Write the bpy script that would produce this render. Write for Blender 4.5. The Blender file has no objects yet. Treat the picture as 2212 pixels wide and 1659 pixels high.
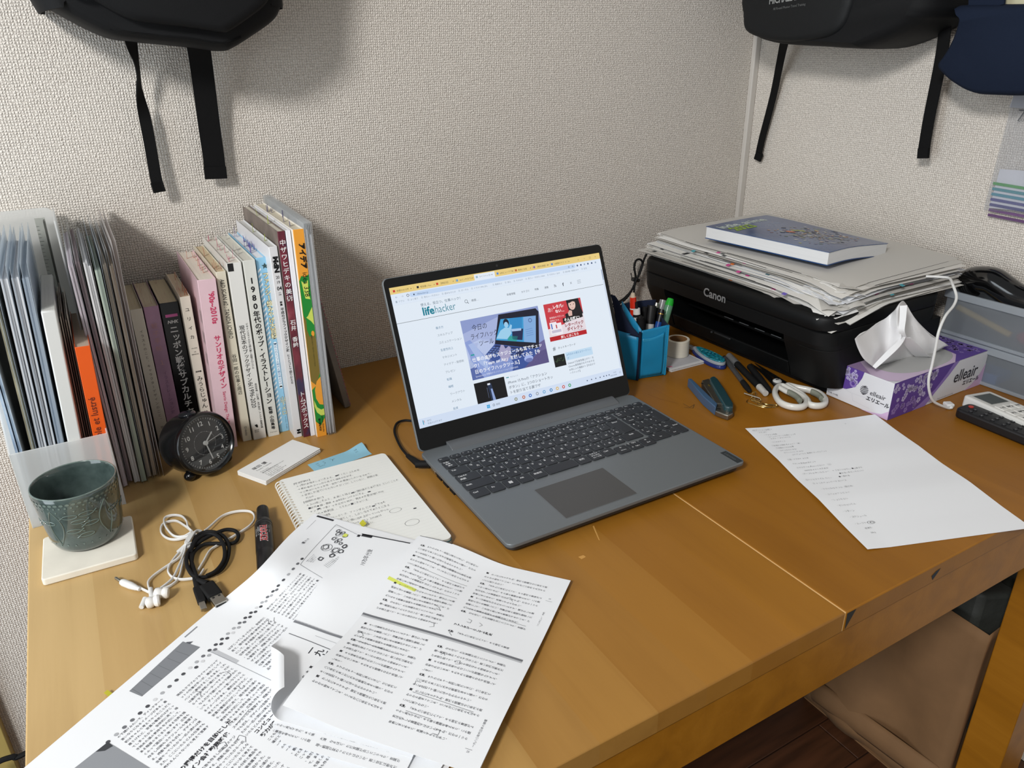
import bpy, bmesh, math, random
import numpy as np
from mathutils import Vector, Matrix, Euler
random.seed(7)
SC = bpy.context.scene
COL = SC.collection
PI = math.pi

# ---------------------------------------------------------------- camera, light, exposure
cam = bpy.data.cameras.new('camera')
cam.sensor_fit = 'HORIZONTAL'; cam.sensor_width = 36.0
cam.lens = 36.0 * 1631.23 / 2212.0
cam.clip_start = 0.02
camo = bpy.data.objects.new('camera', cam); COL.objects.link(camo)
camo.location = (0.13215, -1.22930, 0.52098)
camo.rotation_euler = (1.14812, 0.01561, -0.52346)
SC.camera = camo

w = bpy.data.worlds.new('room_air'); SC.world = w; w.use_nodes = True
w.node_tree.nodes['Background'].inputs[0].default_value = (0.96, 0.98, 1.0, 1)
w.node_tree.nodes['Background'].inputs[1].default_value = 0.24

def area(name, loc, target, size, power, col, shape='DISK', size_y=None):
    l = bpy.data.lights.new(name, 'AREA'); l.shape = shape; l.size = size
    if size_y: l.size_y = size_y
    l.energy = power; l.color = col
    o = bpy.data.objects.new(name, l); COL.objects.link(o); o.location = loc
    d = Vector(target) - Vector(loc)
    o.rotation_euler = d.to_track_quat('-Z', 'Y').to_euler()
    return o
# the room's round ceiling lamp (behind and left of the desk) and the window on the left
area('ceiling_lamp', (-1.25, -1.75, 1.62), (0.4, -0.3, 0.1), 0.42, 51, (1.0, 0.985, 0.96))
area('window_light', (-1.25, -0.80, 0.35), (0.2, -0.50, 0.15), 0.8, 19, (0.84, 0.93, 1.0), 'RECTANGLE', 2.0)

SC.view_settings.view_transform = 'Standard'
SC.view_settings.look = 'None'
SC.view_settings.exposure = 0.0
SC.view_settings.gamma = 1.0
SC.view_settings.use_curve_mapping = False

# ---------------------------------------------------------------- materials
def lin(h):
    if not isinstance(h, str): return tuple(h)
    h = h.lstrip('#')
    c = [int(h[i:i+2], 16) / 255 for i in (0, 2, 4)]
    return tuple(x / 12.92 if x <= .04045 else ((x + .055) / 1.055) ** 2.4 for x in c)

def mat(name, col, rough=.5, metal=0.0, spec=.5, var=None, bump=None, trans=0.0, emit=0.0, coat=0.0, stretch=(1, 1, 1)):
    m = bpy.data.materials.new(name); m.use_nodes = True
    nt = m.node_tree; b = nt.nodes['Principled BSDF']
    c = lin(col) + (1,)
    b.inputs['Base Color'].default_value = c
    b.inputs['Roughness'].default_value = rough
    b.inputs['Metallic'].default_value = metal
    b.inputs['Specular IOR Level'].default_value = spec
    b.inputs['Transmission Weight'].default_value = trans
    b.inputs['Coat Weight'].default_value = coat
    if emit:
        b.inputs['Emission Color'].default_value = c
        b.inputs['Emission Strength'].default_value = emit
        b.inputs['Base Color'].default_value = (0, 0, 0, 1)
    if var or bump:
        tc = nt.nodes.new('ShaderNodeTexCoord')
        mp = nt.nodes.new('ShaderNodeMapping'); mp.inputs['Scale'].default_value = stretch
        nt.links.new(tc.outputs['Object'], mp.inputs['Vector'])
    if var:                      # (scale, amount)
        n = nt.nodes.new('ShaderNodeTexNoise'); n.inputs['Scale'].default_value = var[0]; n.inputs['Detail'].default_value = 4
        nt.links.new(mp.outputs[0], n.inputs['Vector'])
        r = nt.nodes.new('ShaderNodeValToRGB')
        a = var[1]
        r.color_ramp.elements[0].position = .3; r.color_ramp.elements[1].position = .7
        r.color_ramp.elements[0].color = tuple(max(0, x * (1 - a)) for x in c[:3]) + (1,)
        r.color_ramp.elements[1].color = tuple(min(1, x * (1 + a)) for x in c[:3]) + (1,)
        nt.links.new(n.outputs['Fac'], r.inputs[0]); nt.links.new(r.outputs[0], b.inputs['Base Color'])
    if bump:                     # (scale, strength, distance)
        n = nt.nodes.new('ShaderNodeTexNoise'); n.inputs['Scale'].default_value = bump[0]; n.inputs['Detail'].default_value = 3
        nt.links.new(mp.outputs[0], n.inputs['Vector'])
        bp = nt.nodes.new('ShaderNodeBump'); bp.inputs['Strength'].default_value = bump[1]; bp.inputs['Distance'].default_value = bump[2]
        nt.links.new(n.outputs['Fac'], bp.inputs['Height']); nt.links.new(bp.outputs[0], b.inputs['Normal'])
    return m

_mc = {}
def pm(col, rough=.5, metal=0.0, **k):
    key = (str(col), rough, metal, str(k))
    if key not in _mc: _mc[key] = mat('mat_%s_%d' % (str(col).strip('#()').replace(', ', '_')[:16], len(_mc)), col, rough, metal, **k)
    return _mc[key]

def film(name, col, opacity=.5, rough=.25, transl=.35, bump=None):
    """thin translucent plastic: part see-through, part diffuse/translucent, with a sheen"""
    m = bpy.data.materials.new(name); m.use_nodes = True; nt = m.node_tree
    b = nt.nodes['Principled BSDF']; out = nt.nodes['Material Output']
    c = lin(col) + (1,)
    b.inputs['Base Color'].default_value = c; b.inputs['Roughness'].default_value = rough
    tl = nt.nodes.new('ShaderNodeBsdfTranslucent'); tl.inputs[0].default_value = c
    tr = nt.nodes.new('ShaderNodeBsdfTransparent'); tr.inputs[0].default_value = tuple(.6 + .4 * x for x in c[:3]) + (1,)
    m1 = nt.nodes.new('ShaderNodeMixShader'); m1.inputs[0].default_value = transl
    m2 = nt.nodes.new('ShaderNodeMixShader'); m2.inputs[0].default_value = opacity
    nt.links.new(b.outputs[0], m1.inputs[1]); nt.links.new(tl.outputs[0], m1.inputs[2])
    nt.links.new(tr.outputs[0], m2.inputs[1]); nt.links.new(m1.outputs[0], m2.inputs[2])
    nt.links.new(m2.outputs[0], out.inputs[0])
    return m

# ---------------------------------------------------------------- mesh helpers: every shape is (verts, faces)
def xf(s, M):
    return ([tuple(M @ Vector(v)) for v in s[0]], s[1])
def mv(s, x=0, y=0, z=0):
    return ([(a + x, b + y, c + z) for a, b, c in s[0]], s[1])
def R(s, ax, deg, at=(0, 0, 0)):
    t = Vector(at)
    return xf(s, Matrix.Translation(t) @ Matrix.Rotation(math.radians(deg), 4, ax) @ Matrix.Translation(-t))
def join(*ss):
    V, F = [], []
    for s in ss:
        o = len(V); V += list(s[0]); F += [tuple(i + o for i in f) for f in s[1]]
    return V, F
def box(x0, x1, y0, y1, z0, z1):
    v = [(x, y, z) for z in (z0, z1) for y in (y0, y1) for x in (x0, x1)]
    return v, [(0, 2, 3, 1), (4, 5, 7, 6), (0, 1, 5, 4), (2, 6, 7, 3), (0, 4, 6, 2), (1, 3, 7, 5)]
def prism(pts, z0, z1):
    """2-D outline (counter-clockwise) extruded along z"""
    n = len(pts)
    v = [(x, y, z0) for x, y in pts] + [(x, y, z1) for x, y in pts]
    f = [tuple(range(n - 1, -1, -1)), tuple(range(n, 2 * n))]
    f += [(i, (i + 1) % n, n + (i + 1) % n, n + i) for i in range(n)]
    return v, f
def rrect(x0, x1, y0, y1, r, n=5):
    p = []
    for cx, cy, a in ((x1 - r, y0 + r, -90), (x1 - r, y1 - r, 0), (x0 + r, y1 - r, 90), (x0 + r, y0 + r, 180)):
        for i in range(n + 1):
            t = math.radians(a + 90 * i / n); p.append((cx + r * math.cos(t), cy + r * math.sin(t)))
    return p
def lathe(prof, n=32, cap=True):
    """profile [(r, z)] turned about z"""
    v, f = [], []
    for r, z in prof:
        for i in range(n):
            t = 2 * PI * i / n; v.append((r * math.cos(t), r * math.sin(t), z))
    for k in range(len(prof) - 1):
        for i in range(n):
            j = (i + 1) % n; f.append((k * n + i, k * n + j, (k + 1) * n + j, (k + 1) * n + i))
    if cap:
        f.append(tuple(range(n - 1, -1, -1))); m = (len(prof) - 1) * n; f.append(tuple(range(m, m + n)))
    return v, f
def cyl(r, z0, z1, n=24): return lathe([(r, z0), (r, z1)], n)
def spline(P, k=8, closed=False):
    P = [Vector(p) for p in P]; out = []; n = len(P)
    rng = range(n) if closed else range(n - 1)
    for i in rng:
        a, b, c, d = (P[(i - 1) % n], P[i], P[(i + 1) % n], P[(i + 2) % n]) if closed else (P[max(i - 1, 0)], P[i], P[i + 1], P[min(i + 2, n - 1)])
        for j in range(k):
            t = j / k
            out.append(.5 * ((2 * b) + (c - a) * t + (2 * a - 5 * b + 4 * c - d) * t * t + (3 * b - a - 3 * c + d) * t ** 3))
    if not closed: out.append(P[-1])
    return out
def tube(P, r, n=8, closed=False, flat=None, up=None):
    """sweep a circle (or an ellipse r x flat) along the points"""
    P = [Vector(p) for p in P]; m = len(P); v, f = [], []
    prev = None
    for i, p in enumerate(P):
        t = (P[(i + 1) % m] - P[i - 1]) if closed else (P[min(i + 1, m - 1)] - P[max(i - 1, 0)])
        t.normalize()
        if up is not None: s = t.cross(Vector(up))
        elif prev is None: s = t.cross(Vector((0, 0, 1)) if abs(t.z) < .9 else Vector((1, 0, 0)))
        else: s = prev - t * prev.dot(t)
        if s.length < 1e-6: s = t.orthogonal()
        s.normalize(); prev = s; u = s.cross(t)
        rr = r[i] if isinstance(r, (list, tuple)) else r
        for k in range(n):
            a = 2 * PI * k / n
            v.append(tuple(p + s * (rr * math.cos(a)) + u * ((flat or rr) * math.sin(a))))
    for i in range(m if closed else m - 1):
        for k in range(n):
            a, b = i * n, ((i + 1) % m) * n; q = (k + 1) % n
            f.append((a + k, b + k, b + q, a + q))
    if not closed:
        f.append(tuple(range(n))); f.append(tuple(range((m - 1) * n + n - 1, (m - 1) * n - 1, -1)))
    return v, f
def ribbon(P, width_dir, wdt, th):
    """flat strap: rectangle section along P, width along width_dir(s)"""
    P = [Vector(p) for p in P]; m = len(P); v, f = [], []
    for i, p in enumerate(P):
        t = (P[min(i + 1, m - 1)] - P[max(i - 1, 0)]).normalized()
        wd = Vector(width_dir[i] if isinstance(width_dir, list) else width_dir).normalized()
        wd = (wd - t * wd.dot(t)).normalized(); nn = t.cross(wd)
        ww = wdt[i] if isinstance(wdt, (list, tuple)) else wdt
        for a, b in ((-1, -1), (1, -1), (1, 1), (-1, 1)):
            v.append(tuple(p + wd * (a * ww / 2) + nn * (b * th / 2)))
    for i in range(m - 1):
        for k in range(4):
            q = (k + 1) % 4; f.append((i * 4 + k, i * 4 + q, i * 4 + 4 + q, i * 4 + 4 + k))
    f.append((3, 2, 1, 0)); e = (m - 1) * 4; f.append((e, e + 1, e + 2, e + 3))
    return v, f
def ball(rx, ry, rz, n=16, m=10):
    prof = [(max(1e-5, math.sin(PI * i / m)), -math.cos(PI * i / m)) for i in range(m + 1)]
    v, f = lathe(prof, n, False)
    return [(x * rx, y * ry, z * rz) for x, y, z in v], f
def grid(fn, nu, nv, th=0.0):
    """surface fn(u, v) in [0,1]^2; th > 0 gives it a thickness below the surface normal"""
    P = [[Vector(fn(i / nu, j / nv)) for i in range(nu + 1)] for j in range(nv + 1)]
    v = [tuple(p) for row in P for p in row]; W = nu + 1
    f = [(j * W + i, j * W + i + 1, (j + 1) * W + i + 1, (j + 1) * W + i) for j in range(nv) for i in range(nu)]
    if th:
        n = len(v); vv = []
        for j in range(nv + 1):
            for i in range(nu + 1):
                a = P[j][min(i + 1, nu)] - P[j][max(i - 1, 0)]; b = P[min(j + 1, nv)][i] - P[max(j - 1, 0)][i]
                nn = a.cross(b).normalized(); vv.append(tuple(P[j][i] - nn * th))
        v += vv
        f += [tuple(k + n for k in reversed(q)) for q in f]
        rim = [j * W for j in range(nv, 0, -1)] + [i for i in range(nu)] + [j * W + nu for j in range(nv)] + [nv * W + i for i in range(nu, 0, -1)]
        for a, b in zip(rim, rim[1:] + rim[:1]): f.append((b, a, a + n, b + n))
    return v, f

STUFF = {'print_dots', 'relief_dots', 'pencil_mark', 'cover_painting', 'floral_print', 'stitching', 'minute_marks', 'inner_dots', 'torn_edge', 'print_sketch', 'ring_holes', 'tick', 'screen_picture'}
def obj(name, s, m=None, parent=None, smooth=40, bevel=0, seg=2, label=None, loc=None, rot=None, sub=0, thick=0):
    """ONE mesh object from a shape"""
    me = bpy.data.meshes.new(name); me.from_pydata([tuple(v) for v in s[0]], [], [tuple(f) for f in s[1]])
    me.update()
    if m is not None:
        for mm in (m if isinstance(m, list) else [m]): me.materials.append(mm)
    o = bpy.data.objects.new(name, me); COL.objects.link(o)
    if smooth:
        me.polygons.foreach_set('use_smooth', [True] * len(me.polygons))
        me.set_sharp_from_angle(angle=math.radians(smooth))
    if parent: o.parent = parent
    if loc: o.location = loc
    if rot: o.rotation_euler = rot
    if thick:
        md = o.modifiers.new('thickness', 'SOLIDIFY'); md.thickness = thick; md.offset = 0
    if bevel:
        md = o.modifiers.new('bevel', 'BEVEL'); md.width = bevel; md.segments = seg; md.limit_method = 'ANGLE'; md.angle_limit = math.radians(35)
    if sub:
        md = o.modifiers.new('sub', 'SUBSURF'); md.levels = sub; md.render_levels = sub
    if label: o['label'] = label
    if name in STUFF: o['kind'] = 'stuff'
    return o
def tag(o, label, cat, group=None, kind=None):
    o['label'] = label; o['category'] = cat
    if group: o['group'] = group
    if kind: o['kind'] = kind
    return o
def thing(name, label, cat, loc=(0, 0, 0), rz=0.0, group=None, rot=None):
    o = bpy.data.objects.new(name, None); o.empty_display_size = .02; COL.objects.link(o)
    o.location = loc; o.rotation_euler = rot if rot else (0, 0, rz)
    return tag(o, label, cat, group)
def struct(o):
    o['kind'] = 'structure'; return o
def dup(o, parent=None):
    c = o.copy(); COL.objects.link(c)
    if parent: c.parent = parent
    for ch in o.children: dup(ch, c)
    return c

# ---------------------------------------------------------------- lettering: glyphs of Blender's own font as flat mesh
_gl = {}
def glyph(ch, off=0.0, res=2):
    key = (ch, off, res)
    if key not in _gl:
        c = bpy.data.curves.new('g', 'FONT'); c.body = ch; c.size = 1; c.resolution_u = res; c.fill_mode = 'FRONT'; c.offset = off
        o = bpy.data.objects.new('g', c)
        me = bpy.data.meshes.new_from_object(o)
        V = [(v.co.x, v.co.y) for v in me.vertices]; F = [tuple(p.vertices) for p in me.polygons]
        c.body = ch + '|'
        me2 = bpy.data.meshes.new_from_object(o)
        adv = max([v.co.x for v in me2.vertices], default=.5) - .168 - off
        bpy.data.objects.remove(o); bpy.data.curves.remove(c)
        for q in (me, me2): bpy.data.meshes.remove(q)
        _gl[key] = (V, F, adv)
    return _gl[key]
def htext(s, x=0, y=0, size=1, off=0.0, res=2, sx=1.0, jit=0, align='l', shear=0, sp=0):
    """horizontal line; returns 2-D (verts, faces)"""
    V, F = [], []; cx = 0
    for ch in s:
        if ch in ' \u3000': cx += (.3 if ch == ' ' else .95) * size * sx; continue
        g = glyph(ch, off, res); o = len(V)
        a = random.uniform(-jit, jit) * .25; k = size * (1 + random.uniform(-jit, jit) * .25); dy = random.uniform(-jit, jit) * .12 * size
        ca, sa = math.cos(a), math.sin(a)
        V += [(cx + (p * ca - q * sa + shear * q) * k * sx, dy + (p * sa + q * ca) * k) for p, q in g[0]]
        F += [tuple(i + o for i in f) for f in g[1]]; cx += (g[2] + sp) * size * sx
    d = 0 if align == 'l' else (-cx / 2 if align == 'c' else -cx)
    return [(p + x + d, q + y) for p, q in V], F
ROT = set('ー〜～-－―「」『』（）()＝：|…')
def vtext(s, x=0, y=0, size=1, off=0.0, res=2, pitch=1.0, sx=1.0, jit=0):
    """vertical Japanese line, running down from (x, y); x is the column centre"""
    V, F = [], []; cy = 0
    for ch in s:
        if ch in ' \u3000': cy -= (.5 if ch == ' ' else 1.0) * size * pitch; continue
        g = glyph(ch, off, res); o = len(V); ww = g[2]
        P = [(p - ww / 2, q - .36) for p, q in g[0]]
        if ch in ROT: P = [(q, -p) for p, q in P]
        if ch in '、。': P = [(p + .5, q + .5) for p, q in P]
        if ch in 'っゃゅょッャュョァィゥェォ': P = [(p + .1, q + .08) for p, q in P]
        V += [(x + p * size * sx, y + cy - .5 * size + q * size) for p, q in P]
        F += [tuple(i + o for i in f) for f in g[1]]; cy -= size * pitch * (1.0 if ww > .7 or ch in ROT else .92)
    return V, F
def j2(*ss):
    V, F = [], []
    for s in ss:
        o = len(V); V += list(s[0]); F += [tuple(i + o for i in f) for f in s[1]]
    return V, F
def rot2(s, deg, x=0, y=0):
    c, n = math.cos(math.radians(deg)), math.sin(math.radians(deg))
    return [(x + p * c - q * n, y + p * n + q * c) for p, q in s[0]], s[1]
def rect2(x0, x1, y0, y1, nx=1, ny=1):
    V = [(x0 + (x1 - x0) * i / nx, y0 + (y1 - y0) * j / ny) for j in range(ny + 1) for i in range(nx + 1)]; W = nx + 1
    return V, [(j * W + i, j * W + i + 1, (j + 1) * W + i + 1, (j + 1) * W + i) for j in range(ny) for i in range(nx)]
def disc2(x, y, r, n=14, ry=None):
    return [(x + r * math.cos(2 * PI * i / n), y + (ry or r) * math.sin(2 * PI * i / n)) for i in range(n)], [tuple(range(n))]
def ring2(x, y, r0, r1, n=24, ry=1.0):
    V = [(x + r * math.cos(2 * PI * i / n), y + ry * r * math.sin(2 * PI * i / n)) for r in (r0, r1) for i in range(n)]
    return V, [(i, n + i, n + (i + 1) % n, (i + 1) % n) for i in range(n)]
def poly2(pts): return list(pts), [tuple(range(len(pts)))]
def line2(pts, wd):
    V, F = [], []
    for (a, b), (c, d) in zip(pts, pts[1:]):
        l = math.hypot(c - a, d - b) or 1; nx, ny = -(d - b) / l * wd / 2, (c - a) / l * wd / 2
        o = len(V); V += [(a - nx, b - ny), (c - nx, d - ny), (c + nx, d + ny), (a + nx, b + ny)]; F.append((o, o + 1, o + 2, o + 3))
    return V, F
def flat(s, z=0.0):                                    # 2-D shape laid in the xy plane
    return [(p, q, z) for p, q in s[0]], s[1]
def lineS(pts, wd, step=4.0):                          # a stroke cut short enough to follow a curved sheet
    out = [pts[0]]
    for (a, b), (c, d) in zip(pts, pts[1:]):
        n = max(1, int(math.hypot(c - a, d - b) / step)); out += [(a + (c - a) * k / n, b + (d - b) * k / n) for k in range(1, n + 1)]
    return line2(out, wd)
def onto(s, fn):                                       # 2-D shape mapped by fn(p, q) -> 3-D
    return [tuple(fn(p, q)) for p, q in s[0]], s[1]
def fine(s, fn, name, m, parent, **k):
    return obj(name, onto(s, fn), m, parent, smooth=0, **k)
INK = pm('#1a1a1c', .7, spec=.2); GREYINK = pm('#6a6a6e', .8, spec=.2); PENCIL = pm('#4a4a4c', .8, spec=.1)
WHITEINK = pm('#e8e8e8', .6); PAPER = pm('#e9e8e4', .75, spec=.2, bump=(60, .05, .0005)); BLACKPL = pm('#0e0e0f', .35); MATTEBLK = pm('#121213', .7, spec=.25)
STEEL = pm('#b9b6ae', .3, 1.0)


# ================================================================ SETTING
def wallpaper():
    m = bpy.data.materials.new('woven_wallpaper'); m.use_nodes = True; nt = m.node_tree; N = nt.nodes; L = nt.links
    b = N['Principled BSDF']; b.inputs['Roughness'].default_value = .8; b.inputs['Specular IOR Level'].default_value = .25
    tc = N.new('ShaderNodeTexCoord')
    def M(op, a, b=None, c=None):
        n = N.new('ShaderNodeMath'); n.operation = op
        for i, q in enumerate((a, b, c)):
            if q is None: continue
            if isinstance(q, (int, float)): n.inputs[i].default_value = q
            else: L.new(q, n.inputs[i])
        return n.outputs[0]
    sp_ = N.new('ShaderNodeSeparateXYZ'); L.new(tc.outputs['Object'], sp_.inputs[0])
    nz = N.new('ShaderNodeTexNoise'); nz.inputs['Scale'].default_value = 210; nz.inputs['Detail'].default_value = 2; L.new(tc.outputs['Object'], nz.inputs['Vector'])
    nc = N.new('ShaderNodeSeparateXYZ'); L.new(nz.outputs['Color'], nc.inputs[0])
    u = M('ADD', M('ADD', sp_.outputs[0], sp_.outputs[1]), M('MULTIPLY', nc.outputs[0], .0042)); v = M('ADD', sp_.outputs[2], M('MULTIPLY', nc.outputs[1], .0042))
    K = PI / .0036
    su = M('SINE', M('MULTIPLY', u, K)); sv = M('SINE', M('MULTIPLY', v, K))
    wv = M('MULTIPLY', M('ABSOLUTE', su), M('ABSOLUTE', sv))           # woven dots in rows
    amp = N.new('ShaderNodeTexNoise'); amp.inputs['Scale'].default_value = 330; amp.inputs['Detail'].default_value = 2; L.new(tc.outputs['Object'], amp.inputs['Vector'])
    h = M('MULTIPLY_ADD', wv, .55, M('MULTIPLY', amp.outputs['Fac'], .75))
    bp = N.new('ShaderNodeBump'); bp.inputs['Strength'].default_value = 1.0; bp.inputs['Distance'].default_value = .0017
    L.new(h, bp.inputs['Height']); L.new(bp.outputs[0], b.inputs['Normal'])
    r = N.new('ShaderNodeValToRGB'); r.color_ramp.elements[0].position = .38; r.color_ramp.elements[1].position = .62
    r.color_ramp.elements[0].color = lin('#c6beb4') + (1,); r.color_ramp.elements[1].color = lin('#e7e0d7') + (1,)
    L.new(h, r.inputs[0]); L.new(r.outputs[0], b.inputs['Base Color'])
    return m
WP = wallpaper()
WX = 1.427                                             # the right-hand wall
struct(obj('wall_back', box(-1.6, WX + .06, 0, .06, -.70, 1.75), WP, smooth=0))
struct(obj('wall_right', box(WX, WX + .06, -2.4, 0, -.70, 1.75), WP, smooth=0))
struct(obj('trim_1', box(WX - .0145, WX, -.011, 0, -.70, 1.75), pm('#c9c4bd', .5), bevel=.002))

FL = mat('dark_floor_wood', '#4a2c1a', .45, var=(6, .35), stretch=(1, 12, 6))
fl = obj('floor', box(-1.6, WX + .06, -2.4, .06, -.76, -.704), pm('#20130b', .8), smooth=0); struct(fl)
k = 0
for row in range(11):                                  # boards in front of and under the desk, joints open
    y0 = -1.40 + row * .09; xs = [-.35 + (row % 3) * .31 + i * .9 for i in range(-1, 3)]
    for xa in xs:
        x0, x1 = max(xa, -.9), min(xa + .9, WX)
        if x1 - x0 < .05: continue
        o = obj('plank', box(x0 + .001, x1 - .001, y0 + .001, y0 + .089, -.706, -.70), FL, fl, smooth=0, bevel=.001, seg=1)

# wood post at the left under the desk edge, beside the wall
tag(obj('wooden_post', box(-.30, -.1590, -.019, 0, -.70, -.30), mat('pale_wood', '#b09a5a', .5, var=(5, .12), stretch=(12, 12, 1)), bevel=.002),
    'pale yellowish wooden board against the wall left of the desk', 'board')
P = spline([(-0.1947, -0.0600, -0.5304), (-0.1673, -0.0600, -0.5223), (-0.1483, -0.0600, -0.5236), (-0.1279, -0.0600, -0.5255), (.05, -.05, -.50)], 6)
tag(obj('floor_cable', tube(P, .0045, 8), MATTEBLK), 'thick black cable passing behind the left edge of the desk', 'cable')

# ================================================================ DESK
def wood(name, c0, c1, c2, rough=.36, sheen_strips=None):
    m = bpy.data.materials.new(name); m.use_nodes = True; nt = m.node_tree; N = nt.nodes; L = nt.links
    b = N['Principled BSDF']; b.inputs['Roughness'].default_value = rough; b.inputs['Specular IOR Level'].default_value = .36
    tc = N.new('ShaderNodeTexCoord')
    def noise(sc, scale, detail=5, dist=0.0):
        mp = N.new('ShaderNodeMapping'); mp.inputs['Scale'].default_value = sc; L.new(tc.outputs['Object'], mp.inputs[0])
        n = N.new('ShaderNodeTexNoise'); n.inputs['Scale'].default_value = scale; n.inputs['Detail'].default_value = detail
        n.inputs['Distortion'].default_value = dist; L.new(mp.outputs[0], n.inputs['Vector']); return n.outputs['Fac']
    g = noise((22, 1.6, 22), 1.4, 6, .6)               # grain runs front to back
    blot = noise((5, 3, 5), 1.3, 3, .3)
    fine_ = noise((260, 9, 260), 1.0, 2)
    r = N.new('ShaderNodeValToRGB'); e = r.color_ramp.elements
    e[0].position = .34; e[0].color = lin(c0) + (1,); e[1].position = .66; e[1].color = lin(c2) + (1,)
    k = e.new(.5); k.color = lin(c1) + (1,)
    s1 = N.new('ShaderNodeMath'); s1.operation = 'MULTIPLY_ADD'; s1.inputs[1].default_value = .5; L.new(g, s1.inputs[0])
    s2 = N.new('ShaderNodeMath'); s2.operation = 'MULTIPLY_ADD'; s2.inputs[1].default_value = .42; L.new(blot, s2.inputs[0])
    s3 = N.new('ShaderNodeMath'); s3.operation = 'MULTIPLY'; s3.inputs[1].default_value = .08; L.new(fine_, s3.inputs[0])
    L.new(s3.outputs[0], s2.inputs[2]); L.new(s2.outputs[0], s1.inputs[2]); L.new(s1.outputs[0], r.inputs[0])
    if sheen_strips:                                         # strip tones; light and sheen at the left put into the colour
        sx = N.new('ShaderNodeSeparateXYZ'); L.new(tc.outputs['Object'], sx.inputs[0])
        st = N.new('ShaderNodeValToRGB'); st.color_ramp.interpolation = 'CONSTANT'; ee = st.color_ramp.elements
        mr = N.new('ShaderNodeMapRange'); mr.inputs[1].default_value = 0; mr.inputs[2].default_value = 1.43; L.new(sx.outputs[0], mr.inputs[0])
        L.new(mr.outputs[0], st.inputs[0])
        for i, (x, c) in enumerate(sheen_strips):
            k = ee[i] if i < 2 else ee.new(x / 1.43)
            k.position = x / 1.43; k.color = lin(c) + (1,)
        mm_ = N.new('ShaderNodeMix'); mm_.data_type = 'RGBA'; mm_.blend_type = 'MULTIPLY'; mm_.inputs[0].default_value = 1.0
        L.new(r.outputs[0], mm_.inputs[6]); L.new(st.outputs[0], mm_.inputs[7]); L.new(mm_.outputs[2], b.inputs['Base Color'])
    else: L.new(r.outputs[0], b.inputs['Base Color'])
    rr = N.new('ShaderNodeMapRange'); rr.inputs[3].default_value = rough - .06; rr.inputs[4].default_value = rough + .12
    L.new(blot, rr.inputs[0]); L.new(rr.outputs[0], b.inputs['Roughness'])
    bp = N.new('ShaderNodeBump'); bp.inputs['Strength'].default_value = .12; bp.inputs['Distance'].default_value = .0006
    L.new(fine_, bp.inputs['Height']); L.new(bp.outputs[0], b.inputs['Normal'])
    return m
_T = [(.58, .40, .180), (.535, .355, .150), (.545, .365, .150), (.475, .295, .105), (.45, .27, .085), (.46, .265, .080), (.395, .205, .050), (.40, .20, .042), (.355, .165, .028), (.365, .165, .024), (.335, .142, .016), (.345, .146, .014), (.315, .126, .009), (.335, .134, .010), (.305, .120, .008), (.325, .128, .009)]  # paler towards the left, standing in for brighter light and sheen there
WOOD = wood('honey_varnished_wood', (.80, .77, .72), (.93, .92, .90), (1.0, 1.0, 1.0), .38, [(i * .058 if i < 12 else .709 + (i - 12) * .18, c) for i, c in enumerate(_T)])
WOODE = wood('desk_edge_wood', '#8a5810', '#9b6412', '#a86f1a')
desk = thing('desk', 'honey coloured wooden desk with a two-board top in the room corner', 'desk', (0, 0, 0))
DF = -.8789
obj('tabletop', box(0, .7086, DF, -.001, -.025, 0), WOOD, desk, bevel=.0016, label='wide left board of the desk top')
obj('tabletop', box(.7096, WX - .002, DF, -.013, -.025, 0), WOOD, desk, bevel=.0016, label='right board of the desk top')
obj('seam', box(.7084, .7098, DF + .0006, -.013, -.024, -.0003), pm('#e6b878', .5), desk, smooth=0, label='pale inlay strip between the two boards')  # thin highlight of the seam, put in as a pale strip
obj('apron', box(.01, WX - .004, DF + .002, DF + .022, -.093, -.025), WOODE, desk, bevel=.001)
obj('apron', box(.012, .032, DF + .022, -.03, -.085, -.025), WOODE, desk, bevel=.001)
for x0, x1, y0 in ((.012, .075, DF + .003), (1.2165, 1.29, DF + .003), (.012, .075, -.075), (1.34, 1.41, -.09)):
    obj('leg', box(x0, x1, y0, y0 + .06, -.70, -.0255 if x0 < .1 else -.0935), WOODE, desk, bevel=.002)
# chipped veneer: a dark triangular bruise at the seam and a small nick
chip = [(.7105, -.0015), (.7245, -.0015), (.7120, -.0225)]
obj('chip', ([(x, DF - .0003, z) for x, z in chip], [(0, 1, 2)]), pm('#2c2a26', .8), desk, smooth=0, label='dark chipped patch at the seam')
nick = [(.851, -.013), (.855, -.020), (.860, -.015), (.866, -.008), (.858, -.009)]
obj('chip', ([(x, DF - .0003, z) for x, z in nick], [(0, 1, 2, 3, 4)]), pm('#28303a', .8), desk, smooth=0, label='small dark nick in the front edge')
for pts in ([(0.5798, -0.6279, 0.0002), (0.5823, -0.6272, 0.0002), (0.5706, -0.6553, 0.0002), (0.5702, -0.6531, 0.0002)],
            [(0.5322, -0.6672, 0.0002), (0.5389, -0.6674, 0.0002), (0.5396, -0.6717, 0.0002), (0.5329, -0.6725, 0.0002)]):
    obj('scratch', (pts, [(0, 1, 2, 3)]), pm('#c9964e', .6), desk, smooth=0)
def mark(pts, wd, m): obj('pen_mark', flat(line2([(p[0], p[1]) for p in pts], wd), .00025), m, desk, smooth=0)
mark([(0.8951, -0.4302, 0.0000), (0.8952, -0.4460, 0.0000), (0.9081, -0.4423, 0.0000), (0.8972, -0.4511, 0.0000), (0.8879, -0.4415, 0.0000)], .0009, pm('#4b3a22', .7))
mark([(0.8709, -0.3745, 0.0000), (0.8753, -0.3979, 0.0000), (0.8841, -0.4155, 0.0000), (0.8889, -0.4264, 0.0000)], .0006, pm('#7a4d22', .7))

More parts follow.
